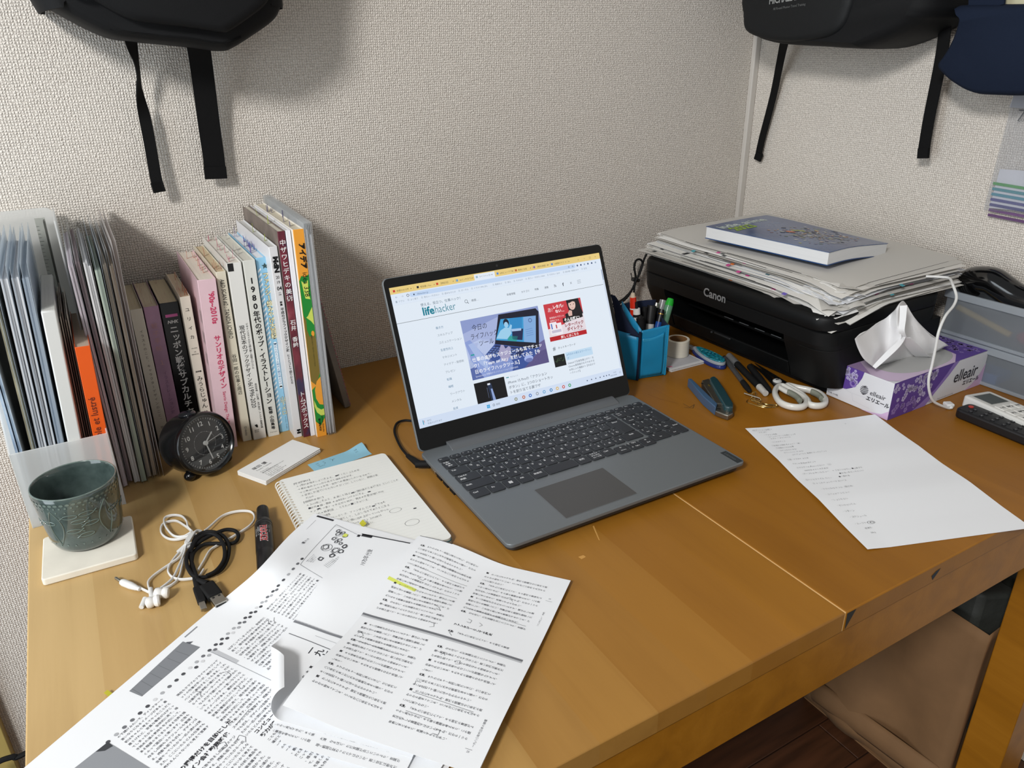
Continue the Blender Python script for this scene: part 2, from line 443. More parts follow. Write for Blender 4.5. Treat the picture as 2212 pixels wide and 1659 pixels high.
# ================================================================ UNDER THE DESK
KR = mat('kraft_paper', '#826140', .8, var=(14, .10), bump=(30, .25, .004))
bag = thing('paper_bag', 'large brown kraft paper bag standing on the floor under the desk', 'bag', (1.2, -.53, -.70))
def bagf(u, v):                                        # left face and front face of the bag, slightly crumpled
    return u
B = []
ny, nz = 14, 16
def side(P0, P1, h, seed):
    rnd = random.Random(seed); ph = [rnd.uniform(0, 6) for _ in range(6)]
    d = Vector(P1) - Vector(P0); n = Vector((d.y, -d.x, 0)).normalized()
    def fn(u, v):
        p = Vector(P0) + d * u + Vector((0, 0, h * v))
        e = math.sin(PI * u) * (1 - .2 * v)
        return p + n * (e * .010 * (math.sin(7 * u + 5 * v + ph[0]) + .6 * math.sin(13 * u - 9 * v + ph[1])) - .006 * e)
    return grid(fn, 14, 18)
c = [(0, 0), (0, -.283), (.205, -.283), (.205, 0)]
s = join(*[side((c[i][0], c[i][1], .001), (c[(i + 1) % 4][0], c[(i + 1) % 4][1], .001), .385, i) for i in range(4)], box(0, .205, -.283, 0, 0, .002))
obj('bag_body', s, KR, bag, thick=.0008)
fold = grid(lambda u, v: (-.001 - .012 * math.sin(PI * v) * (1 - .3 * u), -.02 - .25 * u, .012 + .055 * v + .02 * u), 8, 6)
obj('bottom_fold', fold, KR, bag, thick=.0008)
for i, (pts, zz, cl) in enumerate((([(.02, -.25), (.08, -.28), (.10, -.10), (.03, -.06)], .43, '#3a3c38'), ([(.105, -.26), (.17, -.27), (.18, -.12), (.115, -.14)], .45, '#34352f'), ([(.11, -.105), (.19, -.10), (.18, -.03), (.10, -.04)], .49, '#171716'))):
    o = obj('folded_bag', prism([(1.2 + a, -.53 + b) for a, b in pts], -.69, -.70 + zz), pm(cl, .6, bump=(40, .5, .004)), bevel=.008, seg=3)
    tag(o, ('dark grey plastic wrapper poking out of the paper bag at its left rim', 'grey green plastic wrapper in the middle of the paper bag', 'black bundle sticking up at the back of the paper bag')[i], 'wrapper')
GF = mat('grey_felt', '#3a3d3e', .9, spec=.1, bump=(220, .3, .001))
gp = [(1.2238, -0.8148, -0.2250), (1.2328, -0.8148, -0.2888), (1.2633, -0.8148, -0.4471), (1.2885, -0.8148, -0.6663)]
prof = [(p[0], p[2]) for p in gp] + [(gp[-1][0] + .06, gp[-1][2]), (gp[2][0] + .10, gp[2][2]), (gp[0][0] + .11, gp[0][2] + .03), (gp[0][0] + .02, gp[0][2] + .04)]
prof += []
v, f = prism(prof, .8154, .8138)
tag(obj('felt_bag', ([(a, -d, b) for a, b, d in v], [tuple(reversed(q)) for q in f]), GF, smooth=0), 'dark grey felt bag hanging between the paper bag and the desk leg', 'bag')


# ================================================================ BOOKS
PAGES = {}
def pages(c):
    if c not in PAGES: PAGES[c] = mat('page_edges_' + c[1:], c, .8, spec=.15, var=(1, .10), bump=(1, .35, .0012), stretch=(1500, 4, 4))
    return PAGES[c]
def tabmat(c): return film('flag_' + c[1:], c, .85, .5, .5)
TABC = {}
def tabs(parent, T, D, H, spec, rnd, up=.011):
    """thin index flags stuck between pages and showing over the top edge"""
    for n, c in spec:
        if c not in TABC: TABC[c] = tabmat(c)
        for _ in range(n):
            x = rnd.uniform(.15, .9) * T; y = rnd.uniform(.08, .92) * D; h = rnd.uniform(.25, 1) * up; wd = rnd.uniform(.0025, .0050)
            tl = rnd.uniform(-.0015, .0015)
            obj('sticky_flag', ([(x, y, H - .004), (x, y + wd, H - .004), (x + tl, y + wd, H + h), (x + tl, y, H + h)], [(0, 1, 2, 3)]), TABC[c], parent, smooth=0)
def book(label, x0, T, yf, H, D, lean, cover, pagec='#d9d5ca', spine=None, group='books standing in a row at the wall', cat='book', name='book', tabspec=(), seed=1, rounded=.0012, coverparts=True):
    b = thing(name, label, cat, (x0, yf, 0), rot=(0, math.radians(lean), 0), group=group)
    c = join(box(0, T, 0, .0012, 0, H), box(0, .0006, .0012, D, 0, H), box(T - .0006, T, .0012, D, 0, H))
    obj('cover', box(0, T, 0, .0012, 0, H), spine or cover, b, bevel=rounded, label=None)
    obj('front_cover', box(0, .0006, .0012, D, 0, H), cover, b, smooth=0)
    obj('back_cover', box(T - .0006, T, .0012, D, 0, H), cover, b, smooth=0)
    top = grid(lambda u, v: (.0007 + (T - .0014) * u, .0013 + (D - .003) * v, H - .0022 - .0006 * math.sin(PI * u)), 6, 3)
    obj('page_block', join(box(.0007, T - .0007, .0013, D - .0018, .001, H - .0024)), pages(pagec), b, smooth=0)
    tabs(b, T, D, H, tabspec, random.Random(seed))
    return b
def sp(b, s, m, name='spine_lettering', lift=.0003):
    obj(name, [(p, -lift, q) for p, q in s[0]] and ([(p, -lift, q) for p, q in s[0]], s[1]), m, b, smooth=0)
def roman_down(s, x, ztop, size, **k):                 # roman words turned a quarter turn, reading downwards
    return rot2(htext(s, 0, 0, size, **k), -90, x, ztop)

# 1 cream
b = book('cream paperback with tiny black spine letters, first of the row beside the clear folders', .1625, .0152, -.160, .211, .140, 0.6, pm('#c9c4b6', .6), '#c3b89f', tabspec=[(3, '#c7a436')], seed=2)
sp(b, vtext('イラストのこと、キャラクターデザインのこと。　坂崎千春', .0085, .182, .0046, pitch=1.35), pm('#5b564e', .7))
# 2 mauve
mv_m = mat('mauve_gradient', '#a4819b', .5, var=(14, .35), stretch=(1, 1, .8))
b = book('mauve paperback with a cloudy purple spine, between the cream and the black book', .1785, .0185, -.158, .211, .140, 0.8, mv_m, '#c9bda6', tabspec=[(3, '#c9a0a8'), (4, '#c98a5a')], seed=3)
sp(b, vtext('粧子手帖　１', .009, .188, .0085, pitch=1.25), pm('#b48a8a', .6))
sp(b, vtext('イラストレーション史', .010, .118, .006, pitch=1.1), pm('#7d5f7c', .6))
# 3 black
b = book('thick black paperback with big white spine letters and pink bars, behind the alarm clock', .1985, .0235, -.152, .211, .138, 0.9, pm('#121214', .35), '#cdbfa2', spine=pm('#101012', .3), tabspec=[(3, '#d98aa0')], seed=4)
sp(b, rect2(.0045, .0200, .1905, .1945), pm('#e36fb4', .5), 'spine_bar')
sp(b, rect2(.0045, .0200, .0150, .0190), pm('#e36fb4', .5), 'spine_bar')
sp(b, htext('NHK', .0122, .1815, .0062, off=.03, align='c', shear=.2), WHITEINK)
sp(b, vtext('ニッポン戦後サブカルチャー史', .0122, .178, .0112, off=.025, pitch=1.0), WHITEINK)
# 4 ivory
b = book('ivory magazine with widely spaced black spine letters, right of the black book', .2230, .0128, -.172, .221, .142, 1.0, pm('#ded8c9', .5), '#d8c9ae', tabspec=[(8, '#e0703a'), (3, '#d98a9a')], seed=5)
sp(b, vtext('ユリイカ', .0064, .206, .0062, pitch=2.1), INK)
sp(b, htext('(詩と批評)', .0064, .147, .0016, align='c'), INK); sp(b, htext('1月', .0064, .1415, .0020, align='c'), INK); sp(b, htext('臨時増刊号', .0064, .138, .0018, align='c'), INK)
sp(b, htext('総特集', .0064, .112, .0026, align='c', off=.02), INK)
sp(b, vtext('みうらじゅん', .0064, .1065, .0082, pitch=1.02), INK)
sp(b, roman_down('SINCE 1958', .0048, .053, .0058), INK)
sp(b, ring2(.004, .018, .0085, .0089, 30), INK, 'spine_circle')
# 5 pink
PK = mat('pink_cover', '#e3c3cc', .45, var=(25, .06))
b = book('thick pink book with raspberry spine letters and barcodes on its side, behind the clock', .2375, .0228, -.2022, .2485, .182, 2.6, PK, '#e2d9cd', tabspec=[(5, '#e8703c'), (3, '#e58aa0')], seed=6, rounded=.003)
RASP = pm('#c83a63', .5)
sp(b, roman_down("'90s~2010s", .0115, .232, .0098, off=.03), RASP)
sp(b, vtext('サンリオのデザイン', .0148, .171, .0088, off=.03, pitch=.98), RASP)
sp(b, roman_down("Sanrio Design: The '90s~2010s", .0125, .089, .0056, off=.01), RASP)
sp(b, vtext('グラフィック社', .0155, .026, .0036), RASP)
for k in range(3):
    for i in range(9):
        z = .205 - k * .030; y = .004 + i * .0016
        obj('barcode', ([( -.0003, y, z), (-.0003, y + .0007, z), (-.0003, y + .0007, z - .017), (-.0003, y, z - .017)], [(0, 1, 2, 3)]), pm('#6d6a6d', .6), b, smooth=0) if i % 3 else None
# 6 cream thin
b = book('thin cream book with a slanted black roman title on its spine', .2700, .0123, -.1925, .2530, .176, 1.0, pm('#d9d3c0', .5), '#c9b798', spine=pm('#ddd7c4', .5), tabspec=[(5, '#c05a4a')], seed=7)
sp(b, roman_down('A&D SCAN #2 : TANIDA ICHIRO', .0035, .243, .0078, sx=.74, shear=.18), INK)
sp(b, vtext('谷田一郎の仕事と周辺', .0062, .136, .0062, pitch=1.0), INK)
sp(b, roman_down('G!-dodes', .0045, .024, .0050, sx=.8), GREYINK)
# 7 white
b = book('white book with a black block at the top corner of its spine', .2845, .0182, -.1958, .2630, .180, 1.1, pm('#e2e2de', .4), '#dedbd0', tabspec=[(10, '#d9608a'), (2, '#8a7a70')], seed=8)
sp(b, rect2(.0002, .0075, .252, .2628), pm('#141416', .5), 'spine_block')
sp(b, vtext('現代日本のブックデザイン史', .0066, .176, .0074, pitch=.95), INK); sp(b, roman_down('1996-2020', .0040, .0840, .0090, sx=.85), INK)
sp(b, vtext('デザインスタイルから読み解く出版クロニクル', .0136, .178, .0034, pitch=.95), INK)
sp(b, vtext('長田年伸／川名潤／水戸部功／アイデア編集部編', .0138, .088, .0033, pitch=.98), INK)
sp(b, poly2([(.004, .024), (.0075, .0245), (.0085, .0215), (.0078, .019), (.0055, .0205)]), INK, 'spine_mark'); sp(b, htext('誠文堂', .0060, .0145, .0020, align='c'), INK); sp(b, htext('新光社', .0060, .0118, .0020, align='c'), INK)
# 8 grey white
b = book('pale grey book with large black numerals 1980 at the top of its spine', .3056, .0158, -.1975, .2640, .182, .9, pm('#d6d7d0', .5), '#d5d2c6', tabspec=[(4, '#c9c9c9')], seed=9)
for i, ch in enumerate('1980'): sp(b, htext(ch, .0078, .232 - i * .0120, .0112, off=.025, align='c'), INK)
sp(b, vtext('年代のポップ・イラストレーション', .0078, .1935, .0092, off=.02, pitch=.955), INK)
sp(b, vtext('監修', .0078, .048, .0060, off=.02), INK); sp(b, vtext('小田島等', .0080, .034, .0058, off=.02), INK); sp(b, htext('アスペクト', .0078, .006, .0022, align='c'), INK)
# 9 light blue
BL = pm('#8fc3e0', .45)
b = book('light blue book with white diagonal stripes and a dark star on its spine', .3237, .0134, -.1918, .2640, .182, .9, BL, '#dfe0e2', tabspec=[(12, '#6a5ab0'), (8, '#a9a4c0')], seed=10)
st = []
for i in range(34):
    z = .012 + i * .0070; st.append(poly2([(.0002, z), (.0048, z + .0042), (.0048, z + .0072), (.0002, z + .0030)]))
sp(b, j2(*st), pm('#e9eff2', .5), 'spine_stripes', .0002)
sp(b, poly2([(.0105 + (.0045 if k % 2 == 0 else .0020) * math.sin(k * PI / 5), .252 + (.0045 if k % 2 == 0 else .0020) * math.cos(k * PI / 5)) for k in range(10)]), pm('#2f4a4a', .5), 'spine_star')
sp(b, vtext('ファンシー絵みやげ大百科', .0100, .243, .0082, off=.07, pitch=.98), pm('#6a5a3a', .6), lift=.0003)
sp(b, vtext('ファンシー絵みやげ大百科', .0100, .243, .0082, off=.015, pitch=.98), pm('#f4ecc0', .6), lift=.0006)
sp(b, j2(rect2(.0078, .0122, .072, .140), disc2(.010, .140, .0022), disc2(.010, .072, .0022)), pm('#e9f2f6', .5), 'spine_pill', .0003)
sp(b, vtext('忘れられたバブル時代の観光地みやげ', .0100, .140, .0038, pitch=1.0), pm('#4a87b5', .6), lift=.0006)
sp(b, vtext('山下メロ', .0100, .057, .0078, off=.05, pitch=.95), pm('#6a8a9a', .6)); sp(b, vtext('山下メロ', .0100, .057, .0078, pitch=.95), pm('#f4ecc0', .6), lift=.0006)
sp(b, vtext('イースト・プレス', .0105, .0245, .0026), pm('#2f4a5a', .6))
# 10 white magazine
b = book('white magazine with a bold black roman title, right of the blue book', .3376, .0110, -.2207, .2830, .206, .7, pm('#e0e0e2', .35), '#d2d2cf', tabspec=[(2, '#b9c94a')], seed=11)
sp(b, roman_down('MdN', .0036, .2700, .0086, off=.06, sx=1.25), INK)
for i, t in enumerate(('20', '19')): sp(b, htext(t, .0062, .2395 - i * .0068, .0058, align='c', sx=.8), INK)
sp(b, htext('04', .0066, .2235, .0078, align='c', sx=.85, off=.01), INK); sp(b, htext('vol.', .0062, .2195, .0022, align='c'), INK); sp(b, htext('298', .0062, .2165, .0024, align='c'), INK)
sp(b, vtext('特集', .0062, .208, .0032, off=.03), INK); sp(b, vtext('平成のグラフィックデザイン史', .0066, .199, .0048, pitch=.96, off=.01), INK); sp(b, vtext('ヒトとコトで振りかえる', .0066, .131, .0044, pitch=.94), INK)
sp(b, vtext('エムディーエヌ', .0022, .268, .0020), GREYINK)
sp(b, j2(rect2(.0042, .0098, .006, .0088), rect2(.0042, .0098, .0102, .013), rect2(.0062, .0074, .006, .013)), INK, 'spine_mark')
# 11 dark red
DR = bpy.data.materials.new('red_purple_painting'); DR.use_nodes = True
nt = DR.node_tree; tc = nt.nodes.new('ShaderNodeTexCoord'); n = nt.nodes.new('ShaderNodeTexNoise'); n.inputs['Scale'].default_value = 26; n.inputs['Detail'].default_value = 5
mp = nt.nodes.new('ShaderNodeMapping'); mp.inputs['Scale'].default_value = (1, 1, .7); nt.links.new(tc.outputs['Object'], mp.inputs[0]); nt.links.new(mp.outputs[0], n.inputs[0])
r = nt.nodes.new('ShaderNodeValToRGB'); e = r.color_ramp.elements
e[0].position = .30; e[0].color = lin('#2a2440') + (1,); e[1].position = .72; e[1].color = lin('#b06a74') + (1,)
for p, c in ((.42, '#3a2f4f'), (.47, '#5f2431'), (.58, '#7d3340')): k = e.new(p); k.color = lin(c) + (1,)
nt.links.new(n.outputs[0], r.inputs[0]); nt.links.new(r.outputs[0], nt.nodes['Principled BSDF'].inputs['Base Color']); nt.nodes['Principled BSDF'].inputs['Roughness'].default_value = .3
b = book('dark red and purple painted book with white spine letters, left of the orange one', .3494, .0098, -.2258, .3030, .210, .8, mat('brown_painting', '#6b5f58', .4, var=(30, .45)), '#d9d3c4', spine=DR, tabspec=[(2, '#b9c94a')], seed=12)
sp(b, vtext('中ザワヒデキの美術', .0052, .292, .0085, off=.01, pitch=1.12), WHITEINK); sp(b, vtext('石井　香絵', .0054, .181, .0078, off=.01, pitch=1.05), WHITEINK); sp(b, vtext('トムズボックス', .0054, .073, .0086, off=.01, pitch=.98), WHITEINK)
# 12 white thin
b = book('thin plain white book between the dark red and the orange one', .3600, .0062, -.2275, .3035, .205, .8, pm('#e4e4ea', .35), '#dcdad2', seed=13)
# 13 orange / green
OR = pm('#eda036', .4)
b = book('orange, green and brown magazine with black roman title on its spine', .3668, .0142, -.2362, .3050, .222, .9, pm('#e9e4da', .4), '#d6cdb8', spine=OR, tabspec=[(7, '#6f6a90')], seed=14)
GR = pm('#1f8a34', .4); LG = pm('#cfdc63', .4); BR = pm('#7c6a2c', .4); x1 = .0140
sp(b, poly2([(.0002, .236), (.004, .243), (.0085, .240), (x1, .244), (x1, .150), (.0002, .150)]), GR, 'spine_picture', .0002)
sp(b, poly2([(.0030, .236), (.0070, .232), (.0120, .236), (.0110, .217), (.0125, .209), (.006, .211), (.0045, .222)]), LG, 'spine_picture', .0003)
sp(b, poly2([(.0065, .186), (.0135, .198), (.0136, .172), (.0100, .178), (.0040, .184)]), LG, 'spine_picture', .0003)
sp(b, poly2([(.0002, .188), (.0035, .180), (.0030, .166), (.0055, .156), (.0125, .158), (x1, .150), (x1, .078), (.0070, .082), (.0002, .090)]), BR, 'spine_picture', .00025)
sp(b, poly2([(.0002, .076), (.0070, .082), (x1, .100), (x1, .030), (.0070, .018), (.0002, .026)]), GR, 'spine_picture', .00027)
sp(b, poly2([(x1, .094), (.0080, .088), (.0042, .075), (.0045, .062), (.0085, .052), (x1, .050)]), OR, 'spine_picture', .00033)
sp(b, poly2([(.0012, .060), (.0045, .048), (.0100, .043), (x1, .044), (x1, .034), (.0095, .033), (.0035, .040), (.0010, .050)]), LG, 'spine_picture', .00035)
sp(b, disc2(.0105, .160, .0022, 12, .004), OR, 'spine_picture', .0004)
sp(b, roman_down('アイデア', .0058, .287, .0092, off=.05, sx=.95), INK, lift=.0006)
sp(b, roman_down('idea 338', .0058, .2475, .0100, off=-.005), INK, lift=.0006)
sp(b, vtext('誠文堂新光社', .0056, .0300, .0034, off=.02), INK, lift=.0006); sp(b, roman_down('Seibundo Shinkosha', .0090, .0345, .0034), INK, lift=.0006)
sp(b, vtext('東京インディ・ポップ・グラフィックス', .0082, .158, .0026), pm('#2f3a1a', .6), lift=.0006)

# ================================================================ CLEAR FOLDERS AND FILE BOX
CF = film('clear_folder_film', '#f2f4f5', .36, .18, .45)
CFB = film('bluish_folder_film', '#e6eef5', .42, .2, .45)
PP = film('frosted_polypropylene', '#f1f2f1', .60, .38, .45)
PW = mat('white_sheets', '#e6e6e8', .8, spec=.15, var=(1, .10), stretch=(900, 3, 3))
def clear_file(label, x0, yf, H=.310, D=.220, T=.006, lean=0.0, paper=PW, ph=.297, pd=.208, filmm=None, group='clear folders', lip=.012, name='clear_folder', sag=0.0, yaw=0):
    b = thing(name, label, 'folder', (x0, yf, .0005), rot=(0, math.radians(lean), math.radians(yaw)), group=group)
    fm = filmm or CF
    def leaf(x, wob):
        def fn(u, v):
            z = H * v; y = D * u
            if u < .12 and v > .93: pass
            return (x + wob * math.sin(PI * v) * math.cos(2.2 * u), y - sag * (1 - v) ** 2 * .0, z - (.004 * (1 - u) if v == 1 else 0))
        return grid(fn, 6, 8)
    obj('sleeve', join(leaf(0, .0008), leaf(T, -.0008)), fm, b, thick=.0003)
    if paper is not None and T > .0015:
        n = max(1, int(T / .0022)); ss = []
        for i in range(n):
            x = T * (i + .5) / n; w_ = random.uniform(-.0008, .0008); dz = random.uniform(-.006, .002); dy = random.uniform(0, .004)
            ss.append(grid(lambda u, v: (x + w_ * math.sin(PI * v) + random.uniform(-.0001, .0001), .003 + dy + pd * u, .001 + (ph + dz) * v), 4, 6, T / n * .94))
        obj('papers', join(*ss), paper, b, smooth=0)
    return b
# three thin ones at the right-hand end of the books, then a grey board leaning on them
for i, (x, lb) in enumerate(((.3830, 'clear folder standing directly against the orange and green magazine'), (.3870, 'clear folder, middle of the three at the right end of the book row'), (.3915, 'clear folder, outermost of the three at the right end of the book row'))):
    clear_file(lb, x, -.2395, .316, .222, .0022, .5, paper=pm('#ececf0', .8), ph=.300, pd=.205, group='clear folders right of the books')
bd = thing('drawing_pad', 'grey drawing pad with a torn pinkish edge leaning at the right end of the books', 'pad', (.4330, -.1640, 0), rot=(0, math.radians(-8.4), 0))
obj('pad_board', box(0, .0098, 0, .150, .0005, .256), mat('grey_board', '#8f8a84', .8, var=(60, .08)), bd, bevel=.0008)
teeth = []
for i in range(42): teeth.append(box(.0088, .0104, -.0006, .001, .004 + i * .0059, .0072 + i * .0059))
obj('torn_edge', join(*teeth), pm('#b07a80', .8), bd, smooth=0)

# frosted file box
fb = thing('file_box', 'frosted translucent plastic magazine box with a low front, packed with folders', 'box', (.0045, -.2835, 0))
Wd, Dp, Hh = .1025, .262, .330
obj('front_panel', box(0, Wd, 0, .0018, 0, .101), PP, fb, bevel=.0006)
def sidep(x):
    pts = [(0, 0), (Dp, 0), (Dp, Hh - .012), (Dp - .012, Hh), (Dp - .11, Hh), (0, .101)]
    v, f = prism(pts, x, x + .0016)
    return [(c, a, b_) for a, b_, c in v], f
obj('side_panel', sidep(0), PP, fb, smooth=0); obj('side_panel', sidep(Wd - .0016), PP, fb, smooth=0)
v, f = prism(rrect(.0016, Wd - .0016, 0, Hh, .010), 0, .0016)
obj('back_panel', ([(a, Dp - .0016 + c, b_) for a, b_, c in v], f), PP, fb, smooth=0)
obj('bottom_panel', box(.0016, Wd - .0016, .0018, Dp - .0016, .0002, .0016), PP, fb, smooth=0)

INB = 'things standing in the frosted file box'
# watercolour sheet at the far left
WC = bpy.data.materials.new('pale_watercolour'); WC.use_nodes = True; nt = WC.node_tree
tc = nt.nodes.new('ShaderNodeTexCoord'); n = nt.nodes.new('ShaderNodeTexNoise'); n.inputs['Scale'].default_value = 14; n.inputs['Detail'].default_value = 6; n.inputs['Distortion'].default_value = 1.2
r = nt.nodes.new('ShaderNodeValToRGB'); e = r.color_ramp.elements; e[0].position = .3; e[0].color = lin('#7f93ab') + (1,); e[1].position = .7; e[1].color = lin('#d3dfe8') + (1,); k = e.new(.5); k.color = lin('#a8bdd2') + (1,)
nt.links.new(tc.outputs['Object'], n.inputs[0]); nt.links.new(n.outputs[0], r.inputs[0]); nt.links.new(r.outputs[0], nt.nodes['Principled BSDF'].inputs['Base Color'])
clear_file('pale blue watercolour print in a clear folder, leftmost in the frosted box', .0100, -.2800, .312, .215, .0060, 1.5, paper=WC, ph=.298, filmm=CF, group=INB)
for i, (x, T, ln, lb, pp_) in enumerate((
    (.0235, .0040, 2.6, 'clear folder with a coloured sheet, next to the watercolour print', mat('olive_print', '#8f8a74', .7, var=(20, .5))),
    (.0300, .0070, 3.2, 'thick clear folder of grey sheets, left half of the frosted box', PW),
    (.0390, .0070, 3.4, 'thick clear folder of white sheets behind the lip of the frosted box', PW),
    (.0480, .0065, 3.6, 'bluish clear folder of papers left of the white booklet', mat('bluish_sheets', '#c9d3de', .8, var=(1, .1), stretch=(900, 3, 3))))):
    clear_file(lb, x, -.2785, .316 + .004 * (i % 2), .218, T, ln, paper=pp_, filmm=CFB, group=INB)
# white booklet box, leaflets, orange booklet
b = thing('booklet', 'thick plain white booklet standing in the frosted box left of the orange one', 'booklet', (.0580, -.2790, .002), rot=(0, math.radians(3.6), 0), group=INB)
obj('cover', box(0, .0145, 0, .170, 0, .258), pm('#d5d6d3', .5), b, bevel=.0015); obj('page_block', box(.001, .0135, .002, .171, .001, .2585), pages('#c9c9c4'), b, smooth=0)
for i in range(5):
    o = obj('leaflet', box(.0, .0012, 0, .150 - .006 * i, 0, .232 + .006 * (i % 3)), pm(['#8b7b6c', '#b5aca0', '#6f625a', '#a09488', '#c2bcb2'][i], .6), smooth=0, loc=(.0735 + .0023 * i, -.246 + .003 * i, .002), rot=(0, math.radians(3.2), 0))
    tag(o, ['brown leaflet directly right of the white booklet in the frosted box', 'beige leaflet, second right of the white booklet in the box', 'dark brown leaflet in the middle of the fanned five in the box', 'taupe leaflet behind the orange booklet', 'pale leaflet nearest the orange booklet, behind it'][i], 'leaflet', INB)
b = thing('booklet', 'orange booklet with dark roman letters on its spine, at the right in the frosted box', 'booklet', (.0862, -.2800, .002), rot=(0, math.radians(2.9), 0), group=INB)
OG = pm('#e0570c', .45)
obj('cover', box(0, .0155, 0, .0010, 0, .211), OG, b, bevel=.0006); obj('front_cover', box(0, .0006, .001, .150, 0, .211), OG, b, smooth=0); obj('back_cover', box(.0149, .0155, .001, .150, 0, .211), OG, b, smooth=0)
obj('page_block', box(.0007, .0148, .001, .148, .001, .209), pages('#b9aa9a'), b, smooth=0)
t = rot2(htext('ouleur remarquable et lustré', 0, 0, .0105, off=.012), 90, .0098, .024)
sp(b, t, pm('#6a2408', .6))
# clear ruler at the back
AC = film('clear_acrylic', '#c9ccc6', .25, .08, .3)
b = thing('ruler', 'clear acrylic ruler with a dark edge standing at the back of the frosted box', 'ruler', (.0720, -.040, .002), rot=(0, math.radians(1.8), 0), group=INB)
obj('blade', box(0, .012, 0, .0025, 0, .318), AC, b, bevel=.0004); obj('rib', box(.0095, .012, -.014, 0, 0, .316), film('smoky_acrylic', '#5a5a55', .55, .1, .2), b, bevel=.0004)
obj('tick', join(*[box(.0005, .0035 if i % 5 else .0055, -.0003, 0, .012 + i * .005, .0124 + i * .005) for i in range(60)]), INK, b, smooth=0)

# clear folders standing between the frosted box and the books
OUT = 'clear folders between the frosted box and the books'
purp = mat('sheets_with_purple_edge', '#cfc6cf', .8, var=(1, .35), stretch=(700, 3, 3))
for x, yf, T, ln, lb, pp_, fm in (
    (.1090, -.2420, .0055, 0.5, 'folder of crumpled sheets standing against the right side of the frosted box', purp, CF),
    (.1160, -.2330, .0050, 0.6, 'folder with a dark red edge, second right of the frosted box', mat('sheets_red_edge', '#b7a6ab', .8, var=(1, .4), stretch=(600, 3, 3)), CF),
    (.1225, -.2400, .0070, 0.9, 'folder of white sheets, third right of the frosted box', PW, CF),
    (.1310, -.2440, .0065, 1.3, 'folder of pale green sheets right of the frosted box', mat('pale_green_sheets', '#b9c4b4', .8, var=(1, .2), stretch=(500, 3, 3)), CFB),
    (.1392, -.2345, .0045, 1.4, 'beige tinted folder, third from the cream book', mat('beige_sheets', '#cbbdad', .8, var=(1, .15), stretch=(500, 3, 3)), CF),
    (.1458, -.2345, .0045, 1.4, 'brownish folder, second from the cream book', mat('brownish_sheets', '#bfae9c', .8, var=(1, .15), stretch=(500, 3, 3)), CF),
    (.1525, -.2360, .0045, 1.4, 'outermost frosted folder touching the cream book', None, film('frosted_folder', '#dcd8d6', .55, .35, .5))):
    clear_file(lb, x, yf, .322 if x > .15 else .310 + .006 * random.random(), .222, T, ln, paper=pp_, filmm=fm, group=OUT, ph=.297 if x < .13 else .290)

# ================================================================ ALARM CLOCK
def face_matrix(center, yaw, pitch):
    n = Vector((math.sin(yaw) * math.cos(pitch), -math.cos(yaw) * math.cos(pitch), math.sin(pitch)))
    e1 = Vector((0, 0, 1)).cross(n).normalized(); e2 = n.cross(e1)
    M = Matrix((e1, e2, n)).transposed().to_4x4(); M.translation = Vector(center); return M
CM = face_matrix((.2128, -.2632, .0475), math.radians(27), math.radians(14))
ck = thing('alarm_clock', 'round black alarm clock with white numerals in front of the books', 'clock', (0, 0, 0))
ck.matrix_world = CM
GB = pm('#0b0c0e', .18, spec=.5)
obj('body', lathe([(.0001, -.050), (.030, -.049), (.0385, -.044), (.0405, -.036), (.0412, -.018), (.0405, -.005), (.0395, .0)], 56), GB, ck)
obj('bezel', lathe([(.0395, -.004), (.0418, -.001), (.0420, .003), (.0404, .0062), (.0378, .0066), (.0352, .0040), (.0345, .0005)], 64, False), GB, ck)
obj('dial', flat(disc2(0, 0, .0352, 64), .0006), pm('#191b1e', .5), ck, smooth=0)
NUM = pm('#c9cbc9', .6)
for i in range(1, 13):
    a = math.radians(90 - 30 * i - 4)
    obj('numeral', flat(htext(str(i), .0262 * math.cos(a), .0262 * math.sin(a) - .0028, .0084, off=.012, align='c'), .0009), NUM, ck, smooth=0)
tk = []
for i in range(60):
    a = math.radians(90 - 6 * i - 4); r0 = .0318 if i % 5 else .0312; wd = .00035 if i % 5 else .0007
    tk.append(line2([(r0 * math.cos(a), r0 * math.sin(a)), (.0338 * math.cos(a), .0338 * math.sin(a))], wd))
obj('minute_marks', flat(j2(*tk), .0009), NUM, ck, smooth=0)
dd = [disc2(.0155 * math.cos(a), .0155 * math.sin(a), .00022 if i % 6 else .00042, 6) for i, a in ((i, 2 * PI * i / 72) for i in range(72))]
obj('inner_dots', flat(j2(*dd), .0009), NUM, ck, smooth=0)
def hand(name, ang, l, wd, z, c, tail=0):
    a = math.radians(ang); d = (math.cos(a), math.sin(a))
    obj(name, prism([(-tail * d[0] + sx * d[1] * wd - 0, -tail * d[1] - sx * d[0] * wd) for sx in (-1, 1)] + [(l * d[0] + sx * d[1] * wd * .8, l * d[1] - sx * d[0] * wd * .8) for sx in (1, -1)], z, z + .0004), c, ck, smooth=0)
HD = pm('#a9abaa', .45)
hand('hour_hand', 38, .0172, .00095, .0018, HD); hand('minute_hand', -84, .0235, .00085, .0024, HD); hand('second_hand', 8, .0250, .0003, .0030, HD, .004)
hand('alarm_hand', -118, .0150, .0009, .0012, pm('#15161a', .3))
obj('hub', cyl(.0030, .0010, .0038, 20), HD, ck)
g = bpy.data.materials.new('clock_glass'); g.use_nodes = True; nt = g.node_tree
tr = nt.nodes.new('ShaderNodeBsdfTransparent'); gl = nt.nodes.new('ShaderNodeBsdfGlossy'); gl.inputs['Roughness'].default_value = .03; fr = nt.nodes.new('ShaderNodeFresnel'); fr.inputs[0].default_value = 1.5; mx = nt.nodes.new('ShaderNodeMixShader')
